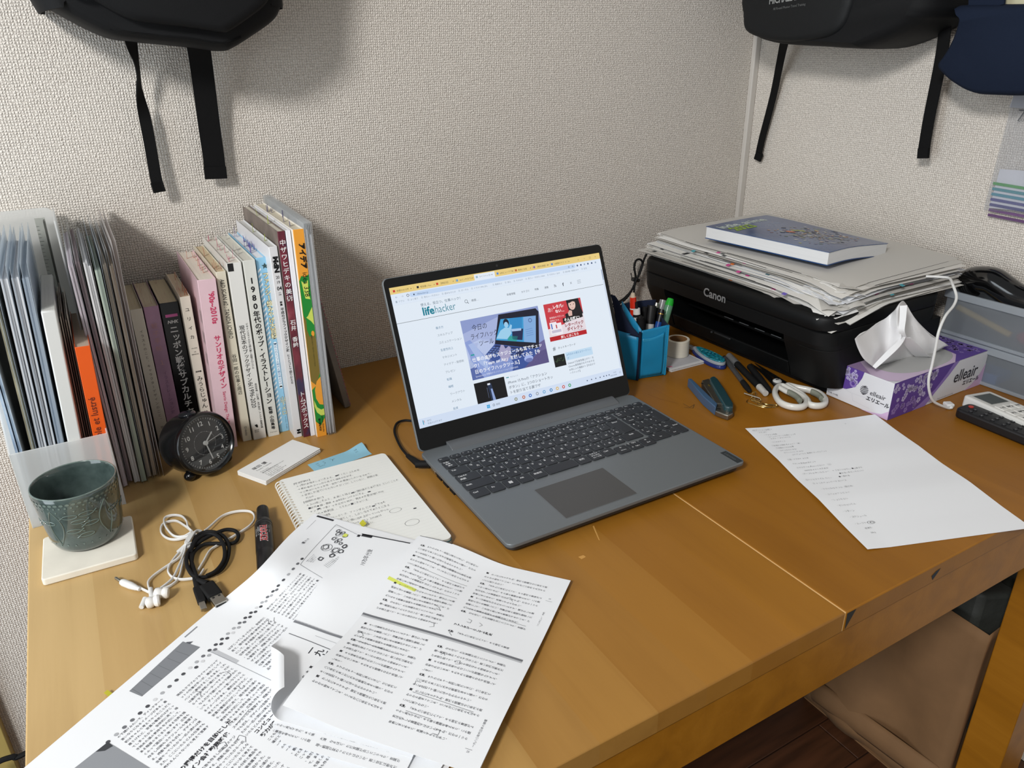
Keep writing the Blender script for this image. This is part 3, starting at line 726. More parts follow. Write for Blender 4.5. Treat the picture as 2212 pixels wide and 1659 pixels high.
nt.links.new(fr.outputs[0], mx.inputs[0]); nt.links.new(tr.outputs[0], mx.inputs[1]); nt.links.new(gl.outputs[0], mx.inputs[2]); nt.links.new(mx.outputs[0], nt.nodes['Material Output'].inputs[0])
GLASS = g
obj('glass', lathe([(.0001, .0056), (.030, .0052), (.0368, .0046)], 48, False), GLASS, ck)
obj('snooze_button', mv(ball(.0105, .0045, .013, 18, 10), 0, .0410, -.018), pm('#1a1c20', .12), ck)
Mi = CM.inverted()
for fx, fy in ((.1868, -.2660), (.2380, -.2405)):
    p = Mi @ Vector((fx, fy, .0068)); q = Mi @ Vector((fx + (.2128 - fx) * .45, fy + .010, .018))
    obj('foot', join(mv(ball(.0078, .0068, .0080, 18, 10), *p), tube([p, q], .004, 10)), GB, ck)

# ================================================================ MUG ON ITS COASTER
CO = mat('limewashed_tile', '#e2ddd0', .85, spec=.2, var=(22, .07), bump=(90, .1, .001))
co = thing('coaster', 'square off-white plaster coaster under the green mug', 'coaster', (.0626, -.3705, 0), math.radians(-1.5))
obj('coaster_block', prism(rrect(-.0468, .0468, -.0452, .0425, .004), .0004, .0088), CO, co, bevel=.0012)
GZ = bpy.data.materials.new('celadon_glaze'); GZ.use_nodes = True; nt = GZ.node_tree; pb = nt.nodes['Principled BSDF']
pb.inputs['Roughness'].default_value = .12; pb.inputs['Coat Weight'].default_value = .6; pb.inputs['Coat Roughness'].default_value = .04
tc = nt.nodes.new('ShaderNodeTexCoord'); n = nt.nodes.new('ShaderNodeTexNoise'); n.inputs['Scale'].default_value = 60; n.inputs['Detail'].default_value = 4
r = nt.nodes.new('ShaderNodeValToRGB'); e = r.color_ramp.elements; e[0].position = .3; e[0].color = lin('#374442') + (1,); e[1].position = .75; e[1].color = lin('#52605d') + (1,)
bp = nt.nodes.new('ShaderNodeBump'); bp.inputs['Strength'].default_value = .12; bp.inputs['Distance'].default_value = .001
nt.links.new(tc.outputs['Object'], n.inputs[0]); nt.links.new(n.outputs[0], r.inputs[0]); nt.links.new(r.outputs[0], pb.inputs['Base Color']); nt.links.new(n.outputs[0], bp.inputs['Height']); nt.links.new(bp.outputs[0], pb.inputs['Normal'])
GZL = mat('thin_glaze_relief', '#66756f', .15, var=(80, .12)); GZL.node_tree.nodes['Principled BSDF'].inputs['Coat Weight'].default_value = .5
MUGC = (.0642, -.3525)
mg = thing('mug', 'dark green glazed cup with relief fish standing on the square coaster', 'cup', MUGC + (.0089,))
Ro = lambda z: .0352 + (.0432 - .0352) * (z / .076) ** .8 if z > .006 else .0300 + .0060 * math.sqrt(max(0, z / .006))
prof = [(.001, .0002), (.027, .0002), (.030, .001), (.0335, .0035), (.0360, .008)] + [(Ro(z) + .0012 * 0 + .0010, z) for z in (.014, .024, .036, .048, .06, .070)] + [(.0438, .0745), (.0434, .0763), (.0424, .0765), (.0412, .0745), (.0402, .066), (.038, .045), (.035, .024), (.030, .012), (.0005, .009)]
obj('cup_body', lathe(prof, 64, False), GZ, mg)
obj('rim', tube([(.0429 * math.cos(2 * PI * i / 64), .0429 * math.sin(2 * PI * i / 64), .0762) for i in range(64)], .0009, 6, True), GZL, mg)
def onmug(s, lift=.0004):                              # p = arc length, q = height
    return [((Ro(q) + .0010 + lift) * math.cos(p / .041), (Ro(q) + .0010 + lift) * math.sin(p / .041), q) for p, q in s[0]], s[1]
rel = []
A0 = -PI / 2 * .041
for i in range(46):
    p = 2 * PI * .041 * i / 46; rel.append(disc2(p, .0695, .0021, 8, .0015)); rel.append(disc2(p + .0028, .0655, .0012, 8))
for i in range(30):
    p = 2 * PI * .041 * i / 30; t = .0013 if i % 2 else -.0013
    rel.append(poly2([(p - .0013, .0600 - t), (p + .0013, .0600 - t), (p, .0600 + t)])); rel.append(poly2([(p - .0012, .0150 - t), (p + .0012, .0150 - t), (p, .0150 + t)]))
obj('relief_dots', onmug(j2(*rel)), GZL, mg, smooth=0)
fishes = [(-.010, .0530, 1), (.006, .0535, -1), (-.003, .0455, -1), (.009, .0400, 1), (-.010, .0340, -1), (.002, .0270, 1), (-.034, .045, 1), (.036, .045, -1), (.060, .04, 1), (-.06, .04, -1)]
for (dx, z, d) in fishes:
    P = [(A0 + dx + .0072 * math.cos(t), z + .0024 * math.sin(t)) for t in (2 * PI * i / 20 for i in range(20))]
    pts = [onmug(([p], []), .0002)[0][0] for p in P]
    tail = [onmug(([p], []), .0002)[0][0] for p in [(A0 + dx - d * .0105, z + .002), (A0 + dx - d * .0072, z), (A0 + dx - d * .0105, z - .002)]]
    obj('relief_fish', join(tube(pts, .00045, 5, True), tube(tail, .0006, 5)), GZL, mg)
for dx, s_ in ((-.028, 1), (.026, -1)):
    pts = [onmug(([(A0 + dx + .010 * s_ * math.sin(t * PI) * (1 - .3 * t) * 1, .062 - .046 * t)], []), .0002)[0][0] for t in (i / 14 for i in range(15))]
    pts += [onmug(([(A0 + dx - .006 * s_ * math.sin((1 - t) * PI), .016 + .046 * t)], []), .0002)[0][0] for t in (i / 14 for i in range(1, 15))]
    obj('relief_figure', tube(pts, .0006, 5), GZL, mg)
obj('drink', flat(disc2(0, 0, .0368, 40), .036), pm('#0d0b09', .03), mg, smooth=0, label='dark drink half filling the cup')


# ================================================================ LAPTOP
LG_ = mat('laptop_grey', '#757a7d', .42, .35, bump=(900, .04, .0003))
LGD = mat('laptop_hinge_grey', '#6b6e71', .45, .35)
KEY = mat('key_black', '#2b2d31', .5, spec=.4)
LEG = pm('#d9dadb', .6)
lp = thing('laptop', 'open grey laptop with a Japanese keyboard and a lit browser page on its screen', 'laptop', (.6440, -.3873, 0), -.0046)
HW = .1793
body = prism(rrect(-HW, HW, -.2450, .0000, .009, 6), .0125, .0180)
low = prism(rrect(-HW + .004, HW - .004, -.2395, -.002, .010, 6), .0035, .0125)
obj('base', body, LG_, lp, bevel=.0013, seg=3)
obj('underside', low, mat('laptop_bottom', '#3a3c3f', .6), lp, bevel=.003)
for x in (-.15, .15):
    for y in (-.225, -.02): obj('rubber_foot', mv(cyl(.006, 0, .0036, 16), x, y, 0), MATTEBLK, lp)
# left-hand ports
for y0, y1, m_ in ((-.030, -.023, MATTEBLK), (-.050, -.0365, STEEL), (-.0685, -.0545, MATTEBLK), (-.088, -.074, MATTEBLK), (-.1075, -.0935, MATTEBLK)):
    obj('port', box(-HW - .0002, -HW + .002, y0, y1, .0085, .0130), m_, lp, bevel=.0004)
# keyboard well rim
obj('keyboard_rim', flat(j2(line2([(-.1690, -.0285), (.1755, -.0285), (.1755, -.1465), (-.1690, -.1465), (-.1690, -.0285)], .0007)), .0181), pm('#7c8286', .4, .3), lp, smooth=0)
obj('hinge_cover', ([(x, y, z) for x in (-.1390, .1435) for y, z in ((-.0190, .0179), (-.0165, .0200), (-.0030, .0235), (.0035, .0225), (.0035, .0160))],
    [(0, 1, 2, 3, 4), (9, 8, 7, 6, 5), (0, 5, 6, 1), (1, 6, 7, 2), (2, 7, 8, 3), (3, 8, 9, 4), (4, 9, 5, 0)]), LGD, lp, bevel=.0006)
# keys: rows of (legend list, width in key units)
U = .01866; X0 = -.1672; GAP = .0022
def key(x0, x1, y0, y1, legs, poly=None):
    k = obj('key', prism(rrect(x0, x1, y0, y1, .0022, 3), .0180, .0197) if poly is None else prism(poly, .0180, .0197), KEY, lp, bevel=.0004, seg=1)
    w_, h_ = x1 - x0, y1 - y0; S_ = []
    for t, fx, fy, sz in legs:
        if t == 'WIN': S_ += [rect2(x0 + w_ * .36 + i * w_ * .15, x0 + w_ * .36 + i * w_ * .15 + w_ * .135, y0 + h_ * .38 + j * h_ * .15, y0 + h_ * .38 + j * h_ * .15 + h_ * .135) for i in (0, 1) for j in (0, 1)]
        else: S_.append(htext(t, x0 + w_ * fx, y1 - h_ * fy - sz * .7, sz, off=.02, res=1))
    if S_: obj('key_legend', flat(j2(*S_), .01975), LEG, k, smooth=0)
R0, R1, RH = -.0405, -.0430, .0202
fn = ['Esc', 'F1', 'F2', 'F3', 'F4', 'F5', 'F6', 'F7', 'F8', 'F9', 'F10', 'F11', 'F12', 'PrtSc', 'Insert', 'Delete', 'Home', 'End', 'PgUp', 'PgDn']
icons = ['', '◁', '◁-', '◁+', '✕', 'C', '▭', '✈', '▣', '⌂', '▤', '☼-', '☼+']
fw = .3405 / 20
for i, t in enumerate(fn):
    x = X0 + i * fw
    key(x, x + fw - GAP, R0, R0 + .0092, [(t, .12, .25, .0026)] if i == 0 or i > 12 else [(icons[i].replace('◁', '<').replace('✕', 'x').replace('▭', '=').replace('✈', '+').replace('▣', '#').replace('⌂', 'o').replace('▤', '=').replace('☼', 'o'), .12, .22, .0028), (t, .60, .40, .0022)])
def row(r, ks, x=X0):
    yb = R1 - (r + 1) * RH + GAP
    for wd, legs in ks:
        key(x, x + wd * U - GAP, yb, yb + RH - GAP, legs); x += wd * U
    return x
def L1(a, k, b=None, c=None):
    out = [(a, .14, .14, .0050)] if b is None else [(b, .16, .08, .0042), (a, .16, .50, .0046)]
    if k: out.append((k, .58, .50, .0046))
    if c: out.append((c, .58, .08, .0040))
    return out
row(0, [(1, [('半角/', .10, .10, .0036), ('全角', .18, .36, .0036), ('漢字', .26, .64, .0034)])] + [(1, L1(a, k, b, c)) for a, k, b, c in (('1', 'ぬ', '!', None), ('2', 'ふ', '"', None), ('3', 'あ', '#', 'ぁ'), ('4', 'う', '$', 'ぅ'), ('5', 'え', '%', 'ぇ'), ('6', 'お', '&', 'ぉ'), ('7', 'や', "'", 'ゃ'), ('8', 'ゆ', '(', 'ゅ'), ('9', 'よ', ')', 'ょ'), ('0', 'わ', None, 'を'), ('-', 'ほ', '=', None), ('^', 'へ', '~', None))] + [(.8, L1('¥', 'ー', '|', None)), (1.1, [('Back', .16, .22, .0036), ('space', .16, .50, .0036)])])
row(1, [(1.45, [('Tab', .12, .25, .0042)])] + [(1, L1(a, k, None, c)) for a, k, c in (('Q', 'た', None), ('W', 'て', None), ('E', 'い', 'ぃ'), ('R', 'す', None), ('T', 'か', None), ('Y', 'ん', None), ('U', 'な', None), ('I', 'に', None), ('O', 'ら', None), ('P', 'せ', None))] + [(1, L1('@', '゛', '`', None)), (1, L1('[', '゜', '{', '「'))])
row(2, [(1.75, [('CapsLk', .10, .12, .0042), ('英数', .10, .54, .0042)])] + [(1, L1(a, k)) for a, k in zip('ASDFGHJKL', 'ちとしはきくまのり')] + [(1, L1(';', 'れ', '+', None)), (1, L1(':', 'け', '*', None)), (1, L1(']', 'む', '}', '」'))])
xe = X0 + 1.45 * U + 12 * U; xe2 = X0 + 1.75 * U + 12 * U; yb1, yb2 = R1 - 2 * RH + GAP, R1 - 3 * RH + GAP; XR = X0 + 14.9 * U - GAP
key(xe, XR, yb1, yb1 + RH - GAP, [('Enter', .36, .16, .0042)], poly=[(xe2, yb2), (XR, yb2), (XR, yb1 + RH - GAP), (xe, yb1 + RH - GAP), (xe, yb1), (xe2, yb1)])
row(3, [(2.25, [('Shift', .08, .30, .0046)])] + [(1, L1(a, k, None, c)) for a, k, c in (('Z', 'つ', 'っ'), ('X', 'さ', None), ('C', 'そ', None), ('V', 'ひ', None), ('B', 'こ', None), ('N', 'み', None), ('M', 'も', None))] + [(1, L1(',', 'ね', '<', '、')), (1, L1('.', 'る', '>', '。')), (1, L1('/', 'め', '?', '・')), (.95, L1('\\', 'ろ', '_', None)), (1.7, [('Shift', .42, .22, .0044)])])
x = row(4, [(1.3, [('Ctrl', .12, .28, .0044)]), (1.15, [('Fn', .22, .30, .0044)]), (1.1, [('WIN', 0, 0, 0)]), (1.1, [('Alt', .18, .28, .0044)]), (1.1, [('無変換', .16, .34, .0040)]), (2.55, []), (1.1, [('変換', .24, .34, .0042)]), (1.15, [('カタカナ', .16, .12, .0034), ('ひらがな', .16, .38, .0034), ('ローマ字', .16, .64, .0034)]), (1.05, [('Ctrl', .16, .28, .0044)])])
yb = R1 - 5 * RH + GAP - .0045
key(x, x + 1.15 * U - GAP, yb, yb + RH - GAP, [('←', .40, .12, .0048), ('Home', .30, .56, .0032)]); x += 1.15 * U
key(x, x + 1.15 * U - GAP, yb + .0092, yb + RH - GAP, [('↑', .10, .05, .0044), ('PgUp', .45, .10, .0032)]); key(x, x + 1.15 * U - GAP, yb, yb + .0086, [('↓', .10, .05, .0044), ('PgDn', .45, .10, .0032)]); x += 1.15 * U
key(x, x + 1.15 * U - GAP, yb, yb + RH - GAP, [('→', .36, .12, .0048), ('End', .36, .56, .0034)])
# number pad, narrower keys
PX0 = X0 + 15.0 * U; PU = (.1733 + GAP - PX0) / 4
pad = [['NumLk', '/', '*', '-'], ['7 Home', '8 ↑', '9 PgUp', '+'], ['4 ←', '5', '6 →', None], ['1 End', '2 ↓', '3 PgDn', 'Enter'], ['0 Ins', None, '. Del', None]]
for r, ks in enumerate(pad):
    for c, t in enumerate(ks):
        if not t: continue
        xa = PX0 + c * PU; wd = PU * (2 if t == '0 Ins' else 1); ya = R1 - (r + (2 if t in ('+', 'Enter') else 1)) * RH + GAP
        p = t.split(' ')
        lg = [('Num', .16, .22, .0032), ('Lock', .16, .48, .0032)] if t == 'NumLk' else ([(t, .2, .36, .0040)] if len(p) == 1 and len(t) > 1 else [(p[0], .2, .14, .0050)] + ([(p[1], .42, .58, .0030)] if len(p) > 1 else []))
        key(xa, xa + wd - GAP, ya, R1 - r * RH, lg)
# touchpad and nameplate
obj('touchpad', prism(rrect(-.0955, .0085, -.2330, -.1612, .002, 3), .0176, .01815), mat('touchpad_grey', '#525150', .5, .2), lp, smooth=0)
obj('touchpad_edge', flat(line2([(-.0955, -.2330), (.0085, -.2330), (.0085, -.1612), (-.0955, -.1612), (-.0955, -.2330)], .0005), .01822), pm('#878b8e', .3, .6), lp, smooth=0)
obj('nameplate', box(.1655, .1755, -.2425, -.2110, .0179, .0182), pm('#3d4245', .3, .5), lp, smooth=0)
obj('nameplate_lettering', flat(rot2(htext('Lenovo', 0, 0, .0068, off=.02), -90, .1680, -.2150), .0183), pm('#6d7275', .3, .6), lp, smooth=0)

# ---- lid and screen (local: x along the width, z up the lid, -y is the glass side)
TILT = .3948
lid = obj('lid', ([], []), None, lp); lid.location = (0, -.0016, .016); lid.rotation_euler = (-TILT, 0, 0)
v, f = prism(rrect(-HW, HW, .0015, .2408, .008, 6), -.0062, -.0004)
lidm = bpy.data.meshes.new('lid'); lidm.from_pydata([(a, -c, b_) for a, b_, c in v], [], [tuple(reversed(q)) for q in f]); lidm.materials.append(LG_); lid.data = lidm
md = lid.modifiers.new('bevel', 'BEVEL'); md.width = .0012; md.segments = 2; md.limit_method = 'ANGLE'
v, f = prism(rrect(-HW + .0011, HW - .0011, .0030, .2398, .0075, 6), 0, .0009)
obj('bezel', ([(a, .0007 - c, b_) for a, b_, c in v], f), mat('bezel_black', '#0c0d0e', .45, spec=.35), lid, smooth=30)
SZ0, SXL, SZT = .0338, -.172, .0338 + .1935
obj('webcam', [(p, -.0004, q) for p, q in disc2(-.006, .2335, .0018, 14)[0]] and ([(p, -.0004, q) for p, q in disc2(-.006, .2335, .0018, 14)[0]], [tuple(range(14))]), pm('#1d1f22', .1), lid, smooth=0)
EM = {}
def em(c):
    if c not in EM: EM[c] = mat('lit_' + c[1:], c, .4, emit=.93)
    return EM[c]
def scr(s, c, layer, name='screen_text', parent=None):  # millimetres from the screen's top-left corner
    return obj(name, ([(SXL + p / 1000, -.0004 - .00006 * layer, SZT - q / 1000) for p, q in s[0]], s[1]), em(c), parent or screen, smooth=0)
def T(t, x, y, size, c='#3c4450', layer=2, off=0.0, sx=1.0, **k):
    s = htext(t, 0, 0, size, off=off, res=2, sx=sx, **k); return scr(([(x + p, y - q) for p, q in s[0]], s[1]), c, layer)
def FIT(t, x0, x1, y, size, c, off):
    q = htext(t, 0, 0, size, off=off); m0, m1 = min(p for p, _ in q[0]), max(p for p, _ in q[0]); k = (x1 - x0) / (m1 - m0)
    return scr(([(x0 + (p - m0) * k, y - z) for p, z in q[0]], q[1]), c, 2)
def RC(x0, x1, y0, y1, c, layer=1, name='screen_panel'): return scr(rect2(x0, x1, y0, y1), c, layer, name)
def PL(pts, c, layer=2, name='screen_picture'): return scr(poly2(pts), c, layer, name)
screen = obj('screen', ([(SXL, -.0003, SZ0), (-SXL, -.0003, SZ0), (-SXL, -.0003, SZT), (SXL, -.0003, SZT)], [(0, 1, 2, 3)]), em('#e6f0fb'), lid, smooth=0, label='lit display showing a web page')
RC(0, 344, 0, 9.2, '#ecd083')
tabsx = [3, 37.5, 66.5, 97, 128, 161.5, 192, 223, 254]
names = ['本語314115件', '塚田優 | Yuu', '【神記念】', '16インチまでに', 'ライフハッカー', 'GPSビューアプリ', '瞬時に生産', '【衛生用編】あ', '10間使グラフ']
favs = ['#c33', '#20242c', '#d03a2c', '#6aa0d0', '#9ab8cc', '#4a86d8', '#b5603a', '#7a62b8', '#4a86d8']
RC(127, 160, 1.2, 10, '#e8f1fd', 2)
for i, x in enumerate(tabsx):
    RC(x + 1.5, x + 4.5, 3.6, 6.6, favs[i] if len(favs[i]) == 7 else '#cc3333', 3, 'screen_icon')
    T(names[i], x + 6.5, 6.4, 3.0, '#5a5030' if i != 4 else '#5f6a78', 3); T('×', x + 26.5, 6.6, 3.6, '#3c3420', 3)
    if i not in (3, 4): RC(x + 31, x + 31.3, 3, 7, '#b59b52', 3)
T('+', 286, 6.8, 4, '#3c3420', 3)
for i, ch in enumerate('∨－□×'): T(ch, 303 + i * 10.5, 6.4, 3.6, '#5a5030', 3)
RC(0, 344, 9.2, 24, '#e3eefc'); s = j2(rect2(29.5, 294, 10.6, 16.6), disc2(29.5, 13.6, 3), disc2(294, 13.6, 3)); scr(s, '#c6dbf8', 2, 'screen_panel')
T('←', 5.5, 15, 4.2, '#8a96a6', 3); T('→', 14, 15, 4.2, '#aab6c4', 3); scr(ring2(24, 13.6, 1.3, 1.9), '#3c4654', 3, 'screen_icon')
RC(32, 33.8, 12.9, 14.8, '#26344a', 3, 'screen_icon'); T('lifehacker.jp', 37.5, 15, 3.4, '#5a7396', 3)
for x, ch in ((284, '□'), (291, '☆'), (299.5, '●'), (306, '✦'), (312.5, '≡'), (319, '◧'), (326, '●'), (333, '︙')):
    scr(disc2(x + 1, 13.6, 1.4, 12), '#3a4f78' if ch in '●✦◧' else '#9fb0c6', 3, 'screen_icon')
bm = ['アプリ', 'よく使う', '見たい・行きたい', '読みものとか', 'ポータル', "イラスト90's-20's", '動画など', '求人', 'そのなか', '見たい・行きたい2020', '行きたい 2019', '読み物・動画 2019', '生活']
x = 5
for i, t in enumerate(bm):
    RC(x, x + 2.4, 18.4, 21.2, '#ccd8e6' if i else '#aab8c8', 2, 'screen_icon'); T(t, x + 4, 21, 2.9, '#7e8a9a', 2); x += 9 + sum(1.6 if ord(c) < 128 else 2.75 for c in t)
RC(0, 344, 24, 24.15, '#cfdcec', 2)
T('使える、役立つ、仕事ハック！', 39, 31.4, 4.5, '#33566a', 2)
FIT('life', 40, 57.2, 44.2, 15.2, '#0f7f95', .03); FIT('hacker', 58.4, 89.5, 44.2, 15.2, '#1c7f94', -.006)
scr(ring2(107, 36, 1.9, 2.45), '#3f4a50', 2, 'screen_icon'); scr(line2([(108.5, 37.6), (110.4, 39.6)], .7), '#3f4a50', 2, 'screen_icon')
RC(112.6, 112.75, 33.5, 39, '#b8c4d2', 2); T('検索…', 115, 37.8, 4.0, '#5a626c', 2)
for x, t in ((172, '新着情報'), (196, 'カテゴリ'), (219, '特集'), (236, '連載')): T(t, x, 38.8, 3.6, '#3f4854', 2)
scr(j2(disc2(253.4, 38.9, .55), ring2(253, 39.3, 1.9, 2.5), ring2(253, 39.3, 3.4, 4.0)), '#3a4250', 2, 'screen_icon'); RC(248.5, 253, 35, 43.5, '#e6f0fb', 3); RC(248.5, 257.5, 39.4, 43.5, '#e6f0fb', 3)
T('f', 268, 40, 7, '#2e3644', 2, off=.03); T('X', 281.5, 39.2, 4.6, '#2e3644', 2)
for k in range(3): RC(294.5, 301, 35.4 + k * 2.2, 35.75 + k * 2.2, '#2e3644', 2)
RC(0, 340, 48.6, 49.1, '#5a6060', 2, 'screen_rule')
side = ['働き方', 'スキルアップ', 'コミュニケーション', '生産性向上', 'マネジメント', 'アイデア・発想術', 'プレゼン', '転職', '睡眠', 'ワークアウト', 'メンタル', '投資']
for i, t in enumerate(side): T(t, 53.5, 66 + i * 10.35, 3.9, '#4f7fa0' if i in (0, 3, 7, 8, 11) else '#7c8894', 2)
# hero picture
RC(91.5, 218.5, 61.5, 146.5, '#8f9ed0', 1, 'screen_picture')
PL([(91.5, 80), (150, 66), (150, 110), (91.5, 120)], '#a9b6e0'); PL([(91.5, 98), (115, 92), (140, 96), (160, 104), (120, 125), (91.5, 130)], '#c2d0f0')
PL([(91.5, 118), (110, 108), (130, 122), (140, 146.5), (91.5, 146.5)], '#5a6cab'); PL([(150, 146.5), (200, 118), (218.5, 112), (218.5, 146.5)], '#6a6496')
PL([(175, 146.5), (205, 128), (218.5, 126), (218.5, 146.5)], '#57507e')
PL([(91.5, 92), (100, 90), (112, 108), (126, 130), (132, 146.5), (110, 146.5), (96, 120)], '#8ea2da', 3)
PL([(96, 96), (104, 95), (118, 120), (120, 138), (108, 126)], '#aabde8', 4)
PL([(152, 63), (214, 64.5), (218, 70), (207, 121), (200, 122), (137, 103)], '#15182c', 3)
PL([(154, 70), (212, 75), (203, 114), (140, 98)], '#3f9ed6', 4); PL([(191, 73.5), (212, 75), (203, 114), (184, 109)], '#83aee0', 5); PL([(168, 71.2), (189, 73), (184, 96), (166, 92)], '#2f8bc8', 5); PL([(169, 88), (187, 90), (182, 106), (166, 102)], '#1d2a52', 6); PL([(168, 87), (184, 88.6), (183, 92), (167, 90.5)], '#a8c6ea', 7); PL([(161, 96), (176, 99), (172, 106), (158, 102)], '#2f9f9a', 6)
scr(disc2(161.5, 76.5, 4.6, 18, 5.6), '#10162e', 6, 'screen_picture'); scr(disc2(161, 79.5, 3.4, 16, 4.2), '#9fd0f0', 7, 'screen_picture')
PL([(150, 86), (158, 83), (166, 85), (167, 93), (158, 100), (141, 96)], '#9fd2f0', 7); PL([(163, 86), (168, 80), (170, 82), (167, 89)], '#9fd0f0', 8)
for k in range(4): RC(190, 202, 92 + k * 3, 92.6 + k * 3, '#5f88c8', 6)
scr(ring2(201, 80, 2.2, 3.0), '#3a4a80', 6, 'screen_picture')
PL([(137, 103), (200, 122), (207, 121), (206, 126), (176, 146.5), (150, 146.5), (118, 116)], '#3a549a', 3); PL([(138, 105), (186, 119), (172, 128), (122, 114)], '#22305e', 4)
for r_ in range(4):
    for c_ in range(9): PL([(134 + c_ * 4.6 - r_ * 3.4, 106.5 + c_ * 1.35 + r_ * 2.3), (137.4 + c_ * 4.6 - r_ * 3.4, 107.5 + c_ * 1.35 + r_ * 2.3), (135.4 + c_ * 4.6 - r_ * 3.4, 109 + c_ * 1.35 + r_ * 2.3), (132 + c_ * 4.6 - r_ * 3.4, 108 + c_ * 1.35 + r_ * 2.3)], '#5f78b8', 5)
PL([(140, 116), (146, 106), (150, 107), (152, 113), (158, 110), (161, 113), (158, 124), (150, 132), (142, 128)], '#a8a4c8', 6)
PL([(118, 146.5), (126, 132), (142, 124), (156, 126), (160, 134), (156, 146.5)], '#8296d0', 5)
scr(disc2(186, 134, 7.5, 22, 5.2), '#a6b8ee', 6, 'screen_picture'); scr(disc2(186, 136.5, 6.2, 22, 3.0), '#6f7cba', 7, 'screen_picture')
HWK = '#141a2c'
T('今日の', 106, 78, 9.2, HWK, 8, shear=.1, sx=.9); T('ライフハック', 101, 90, 9.0, HWK, 8, shear=.15, sx=.82); T('ツール', 112, 101, 9.0, HWK, 8, shear=.12, sx=.9)
for i, t in enumerate(('仕事の進捗もスケジュールも耳でチェッ', 'ク！「Team on Air」を試してみた【今', '日のライフハックツール】')): T(t, 97, 121.0 + i * 8.6, 6.4, '#f4f7ff', 10, off=.02)
T('Sponsored by 伊藤忠テクノソリューションズ株式会社', 97, 143.4, 2.9, '#dfe6fa', 10)
RC(96.5, 102, 110.5, 112.5, '#2aa0a0', 9)
# advertisement
RC(228, 294, 61.8, 117.3, '#e9dfe6', 1, 'screen_picture'); PL([(228, 61.8), (294, 61.8), (294, 84), (262, 86), (258, 96), (228, 99)], '#cc3a44')
PL([(268, 61.8), (290, 61.8), (292, 78), (294, 86), (262, 88), (262, 82), (270, 80)], '#17161c', 3); scr(disc2(277, 69.5, 6.2, 20, 8.2), '#e6c4b8', 4, 'screen_picture'); PL([(270, 61.8), (285, 61.8), (285, 67), (279, 65), (272, 67)], '#17161c', 5)
PL([(267, 81), (271, 77), (275, 79), (274, 86), (268, 86)], '#dcb6aa', 5); scr(disc2(274.5, 69.5, .8, 10), '#2a1c1c', 5, 'screen_picture'); scr(disc2(280, 69.2, .8, 10), '#2a1c1c', 5, 'screen_picture'); RC(275.2, 278.6, 74.6, 75.1, '#a04848', 5)
T('あ!', 233, 74, 7.5, '#f3dfe0', 3); T('レタパ', 243, 70.5, 6.2, '#ffffff', 3, off=.03, sx=.85); T('が', 258.5, 70.5, 4, '#ffffff', 3); T('ない…', 246, 77, 5.4, '#ffffff', 3, off=.03)
T('郵便局まで行くの', 234, 84.5, 3.2, '#f3dfe0', 3); T('面倒だなぁ…', 234, 89, 3.2, '#f3dfe0', 3)
PL([(256, 87.5), (292, 84), (292, 91), (256, 94.5)], '#141216', 5); T('そんな時に!', 258, 92.5, 5.6, '#ffffff', 6, off=.03, sx=.95)
T('レターパック', 257, 100.6, 5.8, '#8e1426', 6, off=.03); T('ダイレクト', 260, 107, 5.8, '#8e1426', 6, off=.03); T('レターパック公式サイト', 270, 109.6, 1.9, '#6a2030', 6)
for x in (232, 240): RC(x, x + 12, 90 + (x - 232) * .3, 108 + (x - 232) * .2, '#f4f0f6', 4); RC(x + 2, x + 4, 92 + (x - 232) * .3, 100, '#4a6fc0' if x == 232 else '#c03a40', 5); RC(x + 1.5, x + 10, 102, 106, '#c9c2d6', 5)
RC(227.6, 293.4, 111, 117.6, '#b81822', 3); T('詳しくはこちら', 247, 116, 4.6, '#fff4f2', 4, off=.02)
T('#', 229, 131.5, 8.6, '#2c3644', 2); T('ホットキーワード', 238, 130.6, 4.0, '#2c3644', 2)
RC(227, 247, 139, 156.5, '#0e1416', 1, 'screen_picture'); scr(j2(*[line2([(229 + i * 1.6, 147 + 3 * math.sin(i)), (231.5 + i * 1.6, 146 + 3 * math.cos(i * 1.7))], .35) for i in range(10)]), '#4c6a44', 2, 'screen_picture')
RC(248.5, 297, 138.3, 150.2, '#c5e0f6', 1); T('#今日から使えるワークハッ', 250.5, 143.2, 3.5, '#4786b4', 2); T('ク', 250.5, 148.6, 3.5, '#4786b4', 2)
for i, t in enumerate(('Sidekickで生産性爆上がり！元', 'Chrome愛用者がおすすめする', 'お気に入り機能3つ【今日のワ', 'ークハック】')): T(t, 249.5, 156.2 + i * 5.0, 3.55, '#424c5c', 2)
# second story
RC(91.7, 140.4, 151.4, 182, '#0b0c12', 1, 'screen_picture'); PL([(112, 156), (118.5, 156), (120.5, 182), (114, 182)], '#20304e', 2); PL([(116, 164), (118.6, 164), (121, 182), (116.5, 182)], '#8fa6d8', 3); RC(112.2, 116.6, 155.6, 158, '#e6ecf8', 4); RC(110.3, 111.0, 161, 176, '#56617c', 3)
RC(143.5, 148, 153.4, 154.6, '#2a8f9c', 2); T('ガジェット', 150, 155.2, 2.7, '#7c8aa0', 2)
for i, t in enumerate(('iPhone 15 Proの「アクション', 'ボタン」に、2つのショートカッ', 'トを割り当てる裏ワザ')): T(t, 144.5, 163.4 + i * 7.3, 5.2, '#3c4658', 2)
RC(0, 344, 180.8, 193.5, '#d5e3f8', 4, 'screen_panel')
RC(6, 7.2, 183.5, 189.5, '#3a9ec0', 5); RC(8, 8.6, 184, 187, '#c05050', 5); T('22℃', 12.5, 186.4, 2.9, '#5a6a80', 5); T('気温が上がります', 12.5, 190.4, 2.7, '#7a8aa0', 5)
for i in (0, 1):
    for j in (0, 1): RC(104.5 + i * 2.5, 106.7 + i * 2.5, 185.2 + j * 2.5, 187.4 + j * 2.5, '#1aa0dc', 5, 'screen_icon')
